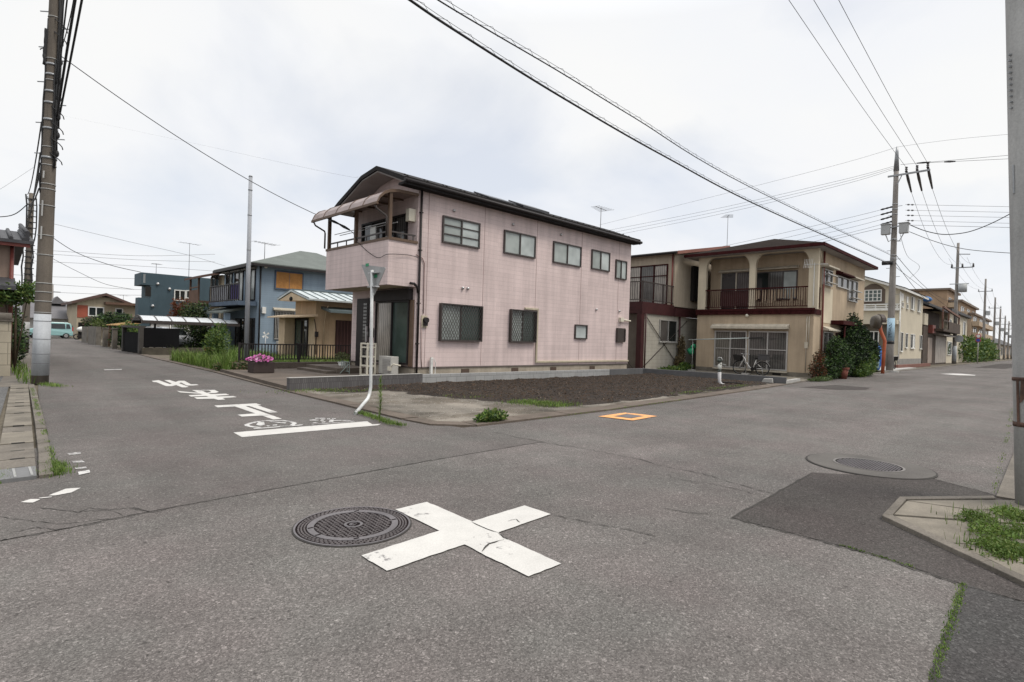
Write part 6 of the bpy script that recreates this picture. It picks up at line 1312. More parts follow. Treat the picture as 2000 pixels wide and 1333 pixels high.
sl_ = thing('slate_house', 'flat-roofed dark slate blue house with a boxy upper overhang', 'house', (PY(340, 580, SY).x, SY + 4, .2)); x0, x1 = PY(294, 560, SY).x, PY(400, 560, SY).x; zt = PY(330, 537, SY).z; zs = PY(320, 632, SY).z
b = MB(); b.prism([(x0, SY, zs), (x1 + 3, SY, zs), (x1 + 3, SY + 8, zs), (x0 + 5, SY + 8, zs), (x0 + 5, SY + 3.2, zs), (x0, SY + 3.2, zs)], (0, 0, zt - zs)); b.build('wall', MATS['slate_wall'], sl_); b = MB(); b.box(x0 + .1, SY + .1, 0, x1 + 3, SY + 8.9, zs); b.build('ground_wall', M('pale_wall', (.50, .49, .47), .85, .12, 1), sl_)
xl = PY(276, 540, SY).x; zc = PY(276, 556, SY).z; b = MB(); b.box(xl, SY - .01, zc, x0 + .9, PX(262.5, 545, xl).y, zt - .003); b.build('overhang', MATS['slate_wall'], sl_)
b = MB(); b.box(xl + .12, SY - .03, zc + .12, x0 - .35, SY - .012, zt - .12); b.build('overhang_panel', MATS['grey_slab'], sl_)
xw = PY(270, 600, SY).x; zw = PY(267, 581, SY).z; b = MB(); b.box(xw, SY + .02, 0, x0 + .02, PX(264, 600, xw).y, zw); b.build('side_wall', MATS['slate_wall'], sl_)
b = MB(); r = FSL.rect(284, 560, 296, 580); FSL.box(b, r[0], r[1] - .05, r[2], r[3], -.0, .02); b.build('side_shade', MATS['dark_void'], sl_)  # dark plate painted for the shaded side of the main wall
window(sl_, FSL, FSL.rect(340, 566, 362, 589), MATS['white_plastic'], [MATS['dark_glass']], 2, .07, .08); window(sl_, FSL, FSL.rect(363, 567, 378, 584), MATS['white_plastic'], [MATS['dark_glass']], 1, .07, .08)
for x, y in ((308, 555), (331, 565), (298, 598)): u, z = FSL.px(x, y); b = MB(); b.ball((u, SY - .05, z), .12, 0, 8, 6); b.build('vent_hood', MATS['chrome'], sl_)
p = PY(369, 530, SY + 4); antenna((p.x, SY + 4), zt, PY(369, 475, SY + 4).z, 1.6, .2, 'taller lattice mast antenna on the slate blue house roof', 5); p = PY(305, 530, SY + 5); antenna((p.x, SY + 5), zt, PY(305, 515, SY + 5).z, .6, 1.2, 'short antenna on the left part of the slate blue house roof', 4)

# carport with curved roof
CPY0, CPY1 = 35.0, 37.6; cx0_, cx1_ = PY(277, 630, CPY0).x, 11.3
cp = thing('carport', 'long carport with a curved pale translucent roof in front of the blue house', 'carport', (9, 36.2, 0)); zc0, zc1 = PY(290, 628, CPY0).z, PY(290, 611, CPY0).z
prof = [(CPY0 + (CPY1 - CPY0) * k / 10, zc0 + (zc1 - zc0) * math.sin(math.pi * (.12 + .76 * k / 10)) / 1 - (zc1 - zc0) * .36) for k in range(11)]
b = MB(); b.prism([(cx0_, y, z + .03) for y, z in prof] + [(cx0_, y, z) for y, z in prof[::-1]], (cx1_ - cx0_, 0, 0)); b.build('canopy', M('polycarbonate', (.50, .52, .53), .25, .18, 1.5, .1, 8, spec=.6), cp)
b = MB()
for k in range(8): x = cx0_ + (cx1_ - cx0_ - .05) * k / 7; b.prism([(x, y, z + .06) for y, z in prof] + [(x, y, z - .05) for y, z in prof[::-1]], (.05, 0, 0))
b.box(cx0_ - .02, CPY0 - .06, prof[0][1] - .12, cx1_ + .02, CPY0 + .02, prof[0][1] + .05); b.box(cx0_ - .02, CPY1 - .02, prof[-1][1] - .12, cx1_ + .02, CPY1 + .06, prof[-1][1] + .05); fr = b.build('frame', MATS['frame_brown'], cp)
for x, yy in ((PY(332, 660, CPY1).x, CPY1), (PY(302, 660, CPY1 + .0).x + 0, CPY1), (cx1_ - .6, CPY1)): b = MB(); b.box(x - .05, yy - .05, 0, x + .05, yy + .05, prof[-1][1]); b.build('post', MATS['frame_brown'], cp)
b = MB(); x = PY(332, 660, CPY0).x; b.tube([(x, CPY0, .0), (x, CPY0, prof[0][1] - .1)], .04, 8); b.build('post', MATS['silver'], cp)
b = MB()
for k in range(1, 4): y, z = prof[k]; b.box(cx0_ - .03, y, z - .05, cx0_ + .01, CPY1 - (y - CPY0), z - .0)
b.build('end_slats', MATS['frame_black'], cp)
# car under the carport, behind
car('covered_car', (8.6, 39.8, .0), math.pi / 2 + .25, 'silver car standing in the shade beyond the carport posts', MATS['car_silver'], 3.6, 1.5, 1.5)
# low wall and gate along the street
b = MB(); P = [G(275, 695.5), G(300, 694), G(370, 691)]; b.prism([(6.15, 33.6, -.05), (9.3, 34.4, -.05), (9.3, 34.6, -.05), (6.15, 33.8, -.05)], (0, 0, .42)); tag(b.build('block_wall', M('wall_mossy', (.075, .066, .050), .9, .4, 2)), 'low mossy concrete wall at the foot of the carport', 'low wall')
o = thing('gate_wall', 'tall dark concrete gate pillar wall with a black gate panel left of the carport', 'gate', (6.2, 36.5, 0)); zt = ZAT(6.2, 34.5, 641)
b = MB(); b.box(6.05, 33.9, -.05, 6.25, 34.2, zt); b.box(6.05, 38.4, -.05, 6.25, 38.7, zt); b.box(6.0, 33.9, zt, 6.32, 38.7, zt + .12); b.parts('pillar', M('pillar_dark', (.060, .055, .050), .9, .3, 2), o); b = MB(); b.box(6.12, 34.2, .02, 6.2, 38.4, zt - .25); b.build('gate_panel', M('gate_black', (.010, .010, .011), .9, spec=.05), o)
b = MB(); b.box(6.2, 33.95, .4, 7.9, 34.1, 1.42); tag(b.build('black_panel', M('gate_black', (.010, .010, .011), .9, spec=.05)), 'black fence panel beside the gate pillar under the carport end', 'fence panel')
for i, (yy, h) in enumerate(((42.0, 1.25), (45.5, 1.25))):
    b = MB(); b.box(6.1, yy, -.05, 6.35, yy + .35, h); b.box(6.06, yy - .04, h, 6.39, yy + .39, h + .06); tag(b.build('gate_post', MATS['concrete_old']), ('nearer' if i == 0 else 'farther') + ' grey concrete gate post between shrubs up the left street', 'gate post', 'concrete gate posts up the left street')
bush('bush', [(6.9, 40.4, .9, .6, .9, .8), (6.8, 41.2, 1.3, .5, .6, .5)], 2200, .16, [MATS['leaf_lime'], MATS['leaf_mid']], 'bright green shrub left of the dark gate pillar')
bush('bush', [(6.9, 44.0, .8, .7, 1.1, .75), (7.0, 47.3, .9, .6, 1.0, .8)], 2400, .17, [MATS['leaf_dark'], MATS['leaf_mid']], 'dark green shrub between the two concrete gate posts')
b = MB(); b.box(6.2, 49.5, -.05, 6.5, 53.5, 1.35); b.box(6.3, 55.0, -.05, 6.6, 58, 1.3); tag(b.build('stone_wall', M('stone_old', (.15, .135, .115), .9, .4, 2.5)), 'rough stone garden wall far up the left street', 'garden wall')
bush('tree', [(8.3, 56, 2.0, 1.3, 1.6, .65), (7.3, 58, 1.7, 1.0, 1.3, .55)], 2600, .2, [MATS['leaf_dark'], MATS['leaf_mid']], 'dark spreading garden tree in front of the far gabled house', 'tree')
bush('shrub', [(6.6, 51.5, 1.6, .5, .8, .35)], 500, .14, [MATS['leaf_lime'], MATS['leaf_olive']], 'yellow-green plants on top of the rough stone wall', 'plant')
o = thing('pergola', 'wooden slatted pergola roof in orange timber above the dark gate', 'pergola', (7.6, 43.5, 0)); zt = ZAT(7.0, 42, 629); b = MB()
for k in range(7): b.bar((6.4, 41.2 + k * .9, zt - .25 + .0), (9.6, 41.2 + k * .9, zt + .35), .5, .05)
b.parts('roof_board', M('timber_orange', (.42, .25, .09), .7, .3, 2, streak=.2), o); b = MB()
for x in (6.5, 9.4):
    for y in (41.2, 46.5): b.box(x, y, 0, x + .14, y + .14, zt - .2)
b.parts('post', MATS['wood_brown'], o)
# big shrubs under and behind the carport
bush('tree', [(10.0, 39.4, 1.7, 1.2, 1.1, 1.0), (10.5, 39.2, 1.0, 1.0, 1.0, .9), (9.8, 39.3, 2.5, .7, .8, .6), (10.3, 39.4, 2.7, .7, .6, .6)], 5200, .16, [MATS['leaf_dark'], MATS['leaf_olive'], MATS['leaf_mid']], 'leafy garden tree rising above the carport roof', 'tree')
bush('tree', [(9.6, 40.9, 2.9, .65, .6, .55), (9.4, 41.0, 2.3, .55, .5, .6)], 1500, .15, [MATS['leaf_red']], 'reddish leafed tree behind the left part of the carport tree', 'tree')
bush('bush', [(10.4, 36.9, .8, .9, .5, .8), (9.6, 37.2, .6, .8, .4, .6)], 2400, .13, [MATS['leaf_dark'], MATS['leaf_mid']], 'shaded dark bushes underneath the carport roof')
b = MB(); b.cyl((9.3, 33.6, 0), (9.3, 33.6, .5), .2, .28, 14); tag(b.build('flower_pot', MATS['terracotta']), 'red pot half hidden by tall grass below the blue house porch', 'flower pot')
# gabled house at the bend, long grey roof, car
HY = 72.0; FH = Face('Y', HY); gh = thing('gabled_house', 'cream two-storey gabled house with a red wall panel at the bend of the left street', 'house', (PY(208, 620, HY).x, HY + 4, 0))
x0, x1 = PY(150, 620, HY).x, PY(270, 620, HY).x; zl, zr, zp = PY(152, 584, HY).z, PY(268, 597, HY).z, PY(205, 573, HY).z; xp = PY(205, 600, HY).x
b = MB(); b.prism([(x0, HY, 0), (x0, HY, zl - .2), (xp, HY, zp - .25), (x1, HY, zr - .2), (x1, HY, 0)], (0, 9, 0)); b.build('wall', MATS['house_cream'], gh)
b = MB(); b.prism([(x0 - .5, HY - .6, zl - .3), (xp, HY - .6, zp), (x1 + .3, HY - .6, zr - .2), (x1 + .3, HY - .6, zr - .45), (xp, HY - .6, zp - .28), (x0 - .5, HY - .6, zl - .55)], (0, 10, 0)); b.build('roof', M('roof_red2', (.095, .055, .045), .7, .25, 2), gh)
r = FH.rect(151, 596, 171, 621); b = MB(); FH.box(b, *r, 0, .05); b.build('red_panel', M('panel_red', (.32, .085, .05), .7, .15, 2), gh)
window(gh, FH, FH.rect(172, 599, 203, 619), MATS['white_plastic'], [MATS['dark_glass']], 2, .1, .1)
r = FH.rect(203, 595, 264, 621); b = MB(); FH.box(b, r[0], r[1], r[3], r[3] + .25, 0, 1.2); FH.box(b, r[0], r[1], r[2] - .2, r[2], 0, 1.2); FH.box(b, r[1] - .1, r[1], r[2], r[3], 1.05, 1.15); b.build('balcony', MATS['balcony_brown'], gh); window(gh, FH, FH.rect(225, 602, 240, 620), MATS['white_plastic'], [MATS['dark_glass']], 1, .1, .1)
r = FH.rect(153, 630, 170, 660); b = MB(); FH.box(b, r[0], r[1] + 1, 0, r[3], 0, .05); b.build('porch_opening', MATS['dark_void'], gh); b = MB(); b.prism([(r[0] + .5, HY, r[3] + .6), (r[0] + .2, HY - 1.2, r[3] - .1), (r[0] + .2, HY - 1.2, r[3] - .25), (r[0] + .5, HY, r[3])], (4, 0, 0)); b.build('porch_roof', M('roof_red', (.105, .06, .048), .7), gh)
u, z = FH.px(206, 575); b = MB(); FH.box(b, u - .3, u + .3, z - .35, z - .1, 0, .05); b.build('gable_vent', MATS['dark_void'], gh)
p = PY(241, 585, HY + 3); antenna((p.x, HY + 3), PY(241, 592, HY + 3).z, PY(241, 577, HY + 3).z, 1.0, .4, 'roof antenna on the far gabled house', 4)
LY = 80.0; FLX = Face('Y', LY); x0, x1 = PY(40, 630, LY).x, PY(152, 630, LY).x; zt, ze = PY(110, 588, LY + 5).z, PY(110, 621, LY).z
lh = thing('long_house', 'long white building under a broad grey roof at the end of the left street', 'building', ((x0 + x1) / 2, LY + 5, 0)); b = MB(); b.box(x0, LY, 0, x1, LY + 10, ze); b.build('wall', M('pale_wall', (.50, .49, .47), .85, .12, 1), lh)
b = MB(); b.prism([(x0 - .5, LY - .7, ze - .1), (x0 - .5, LY + 5, zt), (x0 - .5, LY + 10.7, ze - .1)], (x1 - x0 + 1.5, 0, 0)); b.prism([(PY(97, 600, LY + 3).x, LY + 3, zt - .4), (PY(112, 580, LY + 3).x, LY + 3, PY(112, 579, LY + 3).z), (PY(130, 600, LY + 3).x, LY + 3, zt - .4)], (0, 3, 0)); b.build('roof', M('roof_grey', (.135, .13, .135), .7, .15, 1.5, .15, 10), lh)
window(lh, FLX, FLX.rect(140, 628, 150, 639), MATS['white_plastic'], [MATS['dark_glass']], 2, .1, .1); window(lh, FLX, FLX.rect(142, 640, 150, 648), MATS['white_plastic'], [MATS['frosted_light']], 1, .1, .1)
cpos = G(118, 661.5); car('parked_car', (PY(142, 660, cpos.y).x - 1.80, cpos.y + .3, .005), .06, 'turquoise boxy car parked across the end of the left street', MATS['car_turquoise'], 3.5, 1.5, 1.62)
# moped, stones by the wall
p = G(163, 664); o = thing('moped', 'small white scooter under a pale cover by the rough stone wall', 'scooter', p); b = MB(); b.ball((p.x, p.y, 1.0), .55, 0, 10, 8, (1.0, .6, .5)); b.build('cover', MATS['white_plastic'], o); b = MB()
for d in (-.5, .5): b.tube([(p.x + d + .25 * math.cos(t * .5236), p.y, .28 + .25 * math.sin(t * .5236)) for t in range(13)], .05, 6)
b.bar((p.x - .5, p.y, .3), (p.x + .5, p.y, .35), .2); b.build('body', MATS['frame_black'], o)
p = G(180, 664); b = MB(); b.bar((p.x, p.y, 0), (p.x, p.y, 1.7), .14); b.box(p.x - .5, p.y - .1, 1.62, p.x - .08, p.y + .1, 1.9); b.box(p.x + .08, p.y - .1, 1.62, p.x + .5, p.y + .1, 1.9); tag(b.build('letterbox_post', MATS['wood_brown']), 'brown post with two letterboxes beside the rough stone wall', 'letterbox')

# =================================================================== LEFT EDGE: house, wall, plants
siding('beige_block', (.40, .355, .275), .62, .31, .012, .6, .2, .1, .06, .85); M('tile_dark', (.055, .055, .060), .6, .3, 3)
WY = 20.4; b = MB(); wx = PY(21, 690, WY).x; zw = PY(10, 628, WY).z
b.box(-6, WY, .35, wx, WY + .15, zw); b.box(-6, WY - .02, -.05, wx, WY + .17, .35); o = b.build('block_wall', MATS['beige_block']); tag(o, 'tall beige block wall at the left edge behind the gutter', 'garden wall')
b = MB(); b.box(-6, WY - .05, zw, wx + .04, WY + .2, zw + .10); b.tube([(-6, WY + .07, zw + .1), (wx, WY + .07, zw + .1)], .14, 10); b.build('coping', MATS['concrete_old'], o)
b = MB(); b.box(wx - .14, WY + .151, -.05, wx, 34, zw * .9); tag(b.build('block_wall', MATS['concrete_old']), 'grey garden wall running up the left street behind the leafy branch', 'garden wall')
LYH = 23.0; FLH = Face('Y', LYH); xr = PY(20, 560, LYH).x; ze = PY(20, 470, LYH).z
lf = thing('tiled_house', 'beige house with a dark tiled roof at the left edge of the view', 'house', (xr - 3, LYH + 4, 0)); b = MB(); b.box(xr - 7, LYH, 0, xr, LYH + 8, ze + .05); b.build('wall', M('mauve_wall', (.27, .20, .16), .85, .2, 1, streak=.15), lf)
zt = PY(10, 432, LYH + 1).z; b = MB(); b.prism([(xr - 7.5, LYH - .45, ze), (xr - 7.5, LYH + 2.6, ze + .62), (xr - 7.5, LYH + 8.5, ze), (xr - 7.5, LYH + 8.5, ze - .1), (xr - 7.5, LYH + 2.6, ze + .5), (xr - 7.5, LYH - .45, ze - .1)], (8.0, 0, 0)); rf = b.build('roof', MATS['tile_dark'], lf)
b = MB()
for k in range(27):
    x = xr - 7.4 + k * .295; b.tube([(x, LYH - .46, ze + .03), (x, LYH + 2.6, ze + .65)], .055, 6)
for k in range(3): b.tube([(xr + .35, LYH - .45 + 0, ze + .06 + k * .09), (xr + .3, LYH + 2.6, ze + .68 + k * .09)], .06, 7)
b.build('roof_tiles', MATS['tile_dark'], rf)
b = MB(); b.box(xr - 7.5, LYH - .40, ze - .2, xr + .42, LYH - .34, ze - .07); b.tube([(xr + .02, LYH - .1, ze - .15), (xr + .02, LYH - .06, .1)], .05, 8); b.build('downspout', MATS['red_pipe'], lf)
zc = PY(10, 548, LYH - .1).z; b = MB(); b.prism([(xr - 7, LYH, zc + .1), (xr - 7, LYH - 1.0, zc - .2), (xr - 7, LYH - 1.0, zc - .32), (xr - 7, LYH, zc - .15)], (7.1, 0, 0)); b.build('lower_roof', MATS['tile_dark'], lf)
p = PY(32, 575, 22.4); bush('tree', [(p.x, 22.4, p.z, .55, .55, .34), (p.x + .25, 22.5, p.z + .15, .35, .4, .25), (p.x - .3, 22.3, p.z - .15, .4, .4, .22)], 2200, .12, [MATS['leaf_lime'], MATS['leaf_mid']], 'leafy branch reaching over the beige wall at the left edge', 'tree', up=.3)
bush('bush', [(.9, 24.5, .9, .35, 1.2, .9), (1.05, 27, .8, .35, 1.2, .8), (.95, 30, 1.4, .4, 1.5, 1.2)], 3200, .13, [MATS['leaf_dark'], MATS['leaf_mid']], 'dark hedge plants along the gutter behind the left utility pole')
grass('kerb_grass', [(random.uniform(.75, 1.15), random.uniform(17.5, 33), .02) for _ in range(500)], .22)
# =================================================================== UTILITY POLES
M('pole_concrete', (.285, .262, .24), .85, .25, .8, .15, 40, .2, 70, streak=.25); M('pole_brown', (.150, .128, .105), .85, .3, .8, .15, 40, .2, 70, streak=.3); M('sleeve', (.43, .45, .47), .6, .2, 1.2, .08, 30, streak=.2)
M('pole_grey', (.40, .40, .39), .8, .2, 1.2, .12, 50, .25, 90, streak=.2); M('rust', (.11, .062, .045), .8, .5, 6, .3, 40, .3, 60); M('galv', (.30, .31, .32), .45, .2, 4, metal=.5); M('cable', (.018, .018, .019), .6); M('cable_grey', (.16, .16, .165), .6); M('porcelain', (.05, .045, .045), .3, spec=.6); M('box_grey', (.36, .37, .37), .5, .15, 2); M('band_pale', (.30, .30, .29), .5)
M('steel_pole', (.33, .345, .37), .6, .15, 1.5, streak=.1)
def axis(B, T, z): t = (z - B.z) / (T.z - B.z); return B.lerp(T, t)
def pole_part(B, T, r0, r1, z0, z1, extra=0, n=20, mb=None):
    mb = mb or MB(); f = lambda z: r0 + (r1 - r0) * (z - B.z) / (T.z - B.z) + extra
    k = max(2, int((z1 - z0) / 1.5) + 1); mb.tube([axis(B, T, z0 + (z1 - z0) * i / (k - 1)) for i in range(k)], [f(z0 + (z1 - z0) * i / (k - 1)) for i in range(k)], n); return mb

# --- big concrete pole at the left
B = V3((1.13, 17.62, 0)); T_ = PY(108.5, 0, 17.62); T_ = B + (T_ - B) * (13.0 / T_.z)
o = thing('utility_pole', 'tall weathered concrete utility pole with a grey sleeve round its foot at the left', 'utility pole', B); r0, r1 = .168, .105
pole_part(B, T_, r0, r1, 0, 13, n=24).build('shaft', MATS['pole_brown'], o)
ZL = lambda y: ZAT(B.x + .05, B.y, y)
pole_part(B, T_, r0, r1, ZL(733), ZL(614), .006, 24).build('sleeve', MATS['sleeve'], o)
b = MB()
for y in (612, 590, 572, 555, 500, 462, 404, 372, 362, 325, 290, 160, 118, 36): z = ZL(y); pole_part(B, T_, r0, r1, z, z + .022, .009, 24, b)
b.parts('band', MATS['band_pale'], o)
b = MB()
for y in (628, 663, 692, 710): z = ZL(y); pole_part(B, T_, r0, r1, z, z + .012, .010, 24, b)
b.parts('strap', MATS['cable_grey'], o)
b = MB()
for y in (312, 255, 238, 205, 183, 150, 130): z = ZL(y); pole_part(B, T_, r0, r1, z, z + .05, .016, 20, b)
b.parts('bracket_band', MATS['galv'], o)
b = MB()
for i, z in enumerate([ZL(y) for y in (300, 272, 240, 205, 160, 118, 92, 55, 22)] + [10, 10.5, 11, 11.5]):
    c = axis(B, T_, z); s_ = 1 if i % 2 else -1; b.bar(c + V3((s_ * .1, -s_ * .1, 0)), c + V3((s_ * .26, -s_ * .24, 0)), .02)
b.parts('step_bolt', MATS['galv'], o)
b = MB()
for dx_, dy_, za_, zb_, r in ((-.17, -.03, ZL(380), ZL(40), .022), (-.20, .0, ZL(130), ZL(60), .045), (.10, -.18, ZL(330), 12.5, .026), (.14, -.15, ZL(300), 12.5, .02), (.17, -.12, ZL(250), 12.8, .028), (.05, -.2, ZL(310), ZL(120), .016)):
    P = []
    for k in range(14):
        z = za_ + (zb_ - za_) * k / 13; c = axis(B, T_, z); f = 1 - .35 * z / 13; P.append(c + V3((dx_ * f + random.uniform(-.015, .015), dy_ * f + random.uniform(-.015, .015), 0)))
    b.tube(P, r, 6)
for y, s_ in ((240, 1), (80, -1), (210, 1), (300, 1), (270, 1), (65, 1), (40, 1)):
    c = axis(B, T_, ZL(y)); b.tube([c + V3((s_ * .12 * math.cos(a * .6) + s_ * .12, -s_ * .12 - s_ * .1 * math.sin(a * .6), -.25 + .05 * a)) for a in range(9)], .012, 5)
for k in range(7):
    z = ZL(300) + k * .45; c = axis(B, T_, z); b.ball(c + V3((.13, -.13, 0)), .05, 0, 6, 5, (1, 1, 1.8))
b.build('cables', MATS['cable'], o)
b = MB(); 
for y0, y1 in ((395, 425), (445, 470), (338, 352)):
    c0, c1 = axis(B, T_, ZL(y1)), axis(B, T_, ZL(y0)); off = V3((-.1, -.15, 0)); b.bar(c0 + off, c1 + off * .97, .03, .03)
b.parts('number_plate', MATS['pole_grey'], o)
PL = lambda y: axis(B, T_, ZL(y))
# --- second pole up the left street
B2 = V3((1.66, 35.4, 0)); T2 = PY(62, 378, 35.4); o = thing('utility_pole', 'farther dark utility pole with a white foot sleeve up the left street', 'utility pole', B2)
pole_part(B2, T2, .165, .10, 0, T2.z, n=16).build('shaft', MATS['pole_brown'], o); pole_part(B2, T2, .165, .10, ZAT(1.66, 35.4, 668), ZAT(1.66, 35.4, 629), .008, 16).build('sleeve', MATS['band_pale'], o)
b = MB()
for k in range(16): c = axis(B2, T2, T2.z - .3 - k * .28); b.bar(c + V3((-.16, -.1, 0)), c + V3((.2, -.16, 0)), .04)
P = [axis(B2, T2, T2.z - .1 - k * .5) + V3((-.2 + random.uniform(-.06, .06), -.12, 0)) for k in range(11)]; b.tube(P, .035, 6); b.tube([p + V3((.36, -.02, 0)) for p in P], .03, 6); b.build('cables', MATS['cable'], o)
# --- grey post at the right edge
Bc = G(2026, 995); Tc = PX(1999, 0, Bc.x - .02); Tc = Bc + (Tc - Bc) * (9.0 / Tc.z); o = thing('utility_pole', 'smooth grey utility pole with rusty bands close at the right edge', 'utility pole', Bc)
pole_part(Bc, Tc, .160, .115, -.02, 9.0, n=28).build('shaft', MATS['pole_grey'], o)
ZR = lambda y: ZAT(Bc.x, Bc.y, y)
b = MB(); pole_part(Bc, Tc, .160, .115, ZR(835), ZR(826), .006, 28, b); pole_part(Bc, Tc, .160, .115, ZR(745), ZR(738), .006, 28, b); b.parts('band', MATS['rust'], o)
b = MB(); c0, c1 = axis(Bc, Tc, ZR(835)), axis(Bc, Tc, ZR(745)); d_ = V3((-.713, .701, 0)); f_ = V3((-.70, -.713, 0)); b.bar(c0 + d_ * .162, c1 + d_ * .160, .02, .02)
b.prism([c1 + d_ * .158 + f_ * .03, c1 + d_ * .10 + f_ * .125, c1 + d_ * .10 + f_ * .125 - V3((0, 0, .05)), c1 + d_ * .158 + f_ * .03 - V3((0, 0, .22))], f_ * .006); b.parts('clamp', MATS['rust'], o)
b = MB(); c0, c1 = axis(Bc, Tc, ZR(375)), axis(Bc, Tc, ZR(318)); b.bar(c0 + d_ * .147, c1 + d_ * .147, .02, .012)
for k in range(10): c = axis(Bc, Tc, ZR(95 + k * 12)); b.bar(c + d_ * .12, c + d_ * .165, .015)
b.parts('fitting', MATS['galv'], o)

# --- main pole on the right street
B3 = V3((44.5, 8.38, 0)); zt3 = ZAT(44.5, 8.4, 287); T3 = V3((44.5, 8.40, zt3)); o = thing('utility_pole', 'tall concrete utility pole with an advertising band and two grey boxes on the right street', 'utility pole', B3)
pole_part(B3, T3, .225, .135, 0, zt3 - 1.6, n=20).build('shaft', MATS['pole_concrete'], o); b = MB(); b.tube([(44.5, 8.4, zt3 - 1.65), (44.5, 8.4, zt3 - .4), (44.5, 8.4, zt3)], [.17, .10, .05], 12); b.build('top_cap', MATS['galv'], o)
Z3 = lambda y: ZAT(44.5, 8.38, y)
arm0, arm1 = V3((44.38, 8.85, Z3(344))), PX(1817, 332, 44.38); b = MB(); b.bar(arm0, arm1, .09, .11); b.bar((44.4, 8.3, Z3(362)), arm0.lerp(arm1, .35), .05); b.build('crossarm', MATS['galv'], o)
ins = [PX(x, y, 44.38) for x, y in ((1770, 337), (1791, 334), (1812, 329))]; b = MB()
for q in ins:
    for k in range(3): b.cyl(q + V3((0, 0, .05 + k * .12)), q + V3((0, 0, .13 + k * .12)), .09, .06, 8)
    b.tube([q + V3((0, 0, .1)), q + V3((.6, -.02, -.35)), q + V3((1.6, -.05, -1.0))], [.07, .09, .05], 7)
b.parts('insulator', MATS['porcelain'], o)
b = MB()
for y in (400, 410, 500, 505, 420, 468, 508): z = Z3(y); pole_part(B3, T3, .225, .135, z, z + .05, .012, 16, b)
b.parts('band', MATS['galv'], o); b = MB()
for k in range(14): z = 3.5 + k * .6; b.bar((44.5, 8.38 + (-.4 if k % 2 else .4), z), (44.5, 8.38, z), .03)
b.parts('step_bolt', MATS['galv'], o)
for (x0, y0, x1, y1, nm) in ((1722, 441, 1738, 458, 'a'), (1757, 438, 1774, 455, 'b')):
    p, q = PX(x0, y0, 44.2), PX(x1, y1, 44.2); b = MB(); b.box(44.0, q.y, q.z, 44.4, p.y, p.z); b.box(43.96, q.y - .04, p.z, 44.44, p.y + .04, p.z + .06); b.tube([((44.2), (p.y + q.y) / 2, q.z), (44.2, (p.y + q.y) / 2 * .6 + 8.38 * .4, q.z - .5), (44.3, 8.38, q.z - .3)], .035, 6, 0); b.build('equipment_box', MATS['box_grey'], o, bevel=.02)
b = MB(); b.bar((44.28, PX(1720, 446, 44.2).y, Z3(447)), (44.28, PX(1778, 438, 44.2).y, Z3(442)), .07); b.build('box_arm', MATS['galv'], o)
p = PX(1733, 514, 44.2); b = MB(); b.tube([p + V3((0, .3, 0)), p + V3((0, -.3, 0))], .14, 8); b.build('splice_case', MATS['cable'], o)
# advertising band with vertical lettering
za_, zb_ = Z3(666), Z3(622); b = MB(); pole_part(B3, T3, .225, .135, za_, zb_, .012, 24, b); ad = b.build('sign_band', M('sign_blue', (.36, .50, .60), .9, .08, 2, spec=.03), o)
b = MB(); pole_part(B3, T3, .225, .135, Z3(672), za_ - .01, .014, 24, b); b.build('sign_foot', M('sign_black', (.02, .02, .022), .5), ad)
vd = V3((-B3.x, -B3.y, 0)).normalized(); sd_ = V3((-vd.y, vd.x, 0))       # towards the street crossing
def lettering(b, s_, z, size, wd=1.0, mat=0, mirror=1):
    vs, fs = text_mesh(s_); rr = lambda zz: .225 + (.135 - .225) * zz / zt3 + .018
    P = []
    for v in vs:
        zz = z + v.y * size * 1.12; r = rr(zz); a = v.x * size * wd / r; d = vd * math.cos(a) + sd_ * math.sin(a); P.append(V3((B3.x, B3.y + .02, 0)) * 1 + d * r + V3((0, 0, zz)))
    b.add(P, fs, mat)
b = MB()
for k, chx in enumerate('スズキ医院'): lettering(b, chx, Z3(634.5 + k * 5.7), .26, 1.05)
b.build('lettering', M('letter_navy', (.012, .02, .04), .9, spec=.02), ad)
b = MB(); r = .225 - .09 * Z3(625) / zt3 + .016
for k in range(3):
    P = []
    for (u, w_) in ((-.16, -.12 + k * .13), (.16, .08 + k * .13), (.16, .14 + k * .13), (-.16, -.06 + k * .13)): a = u / r; P.append(V3((B3.x, B3.y + .02, Z3(626.5) - .1 + w_)) + (vd * math.cos(a) + sd_ * math.sin(a)) * r)
    b.poly(P)
b.parts('stripe', M('stripe_dark', (.07, .05, .07), .6), ad)
b = MB(); b.ring((44.5, 8.38), .2, .55, -.02, .10, 20); struct(b.build('pole_footing', MATS['concrete_light']))
# --- poles receding along the right street
far = []
def far_pole(px_, ytop, Y, label, r=.2, arms=True):
    p = PY(px_, 690, Y); zt = PY(px_, ytop, Y).z; B_ = V3((p.x, Y, 0)); Tt = V3((p.x, Y, zt)); o = thing('utility_pole', label, 'utility pole', B_)
    pole_part(B_, Tt, r, r * .55, 0, zt, n=12).build('shaft', MATS['pole_concrete'], o); b = MB(); za = zt - 2.2
    b.bar((p.x, Y + 1.0, za), (p.x, Y - 1.0, za), .12)
    for k in (-.9, 0, .9): b.cyl((p.x, Y + k, za), (p.x, Y + k, za + .45), .09, .06, 6)
    b.build('crossarm', MATS['galv'], o); b = MB(); b.box(p.x - .3, Y - .75, zt * .56, p.x + .3, Y - .2, zt * .56 + .75); b.build('equipment_box', MATS['box_grey'], o)
    far.append((B_, zt)); return o
B4 = V3((88.9, 9.9, 0)); z4 = ZAT(88.9, 9.9, 475); o = thing('utility_pole', 'second concrete utility pole on the right street before the cream shop building', 'utility pole', B4); T4 = V3((88.9, 9.9, z4))
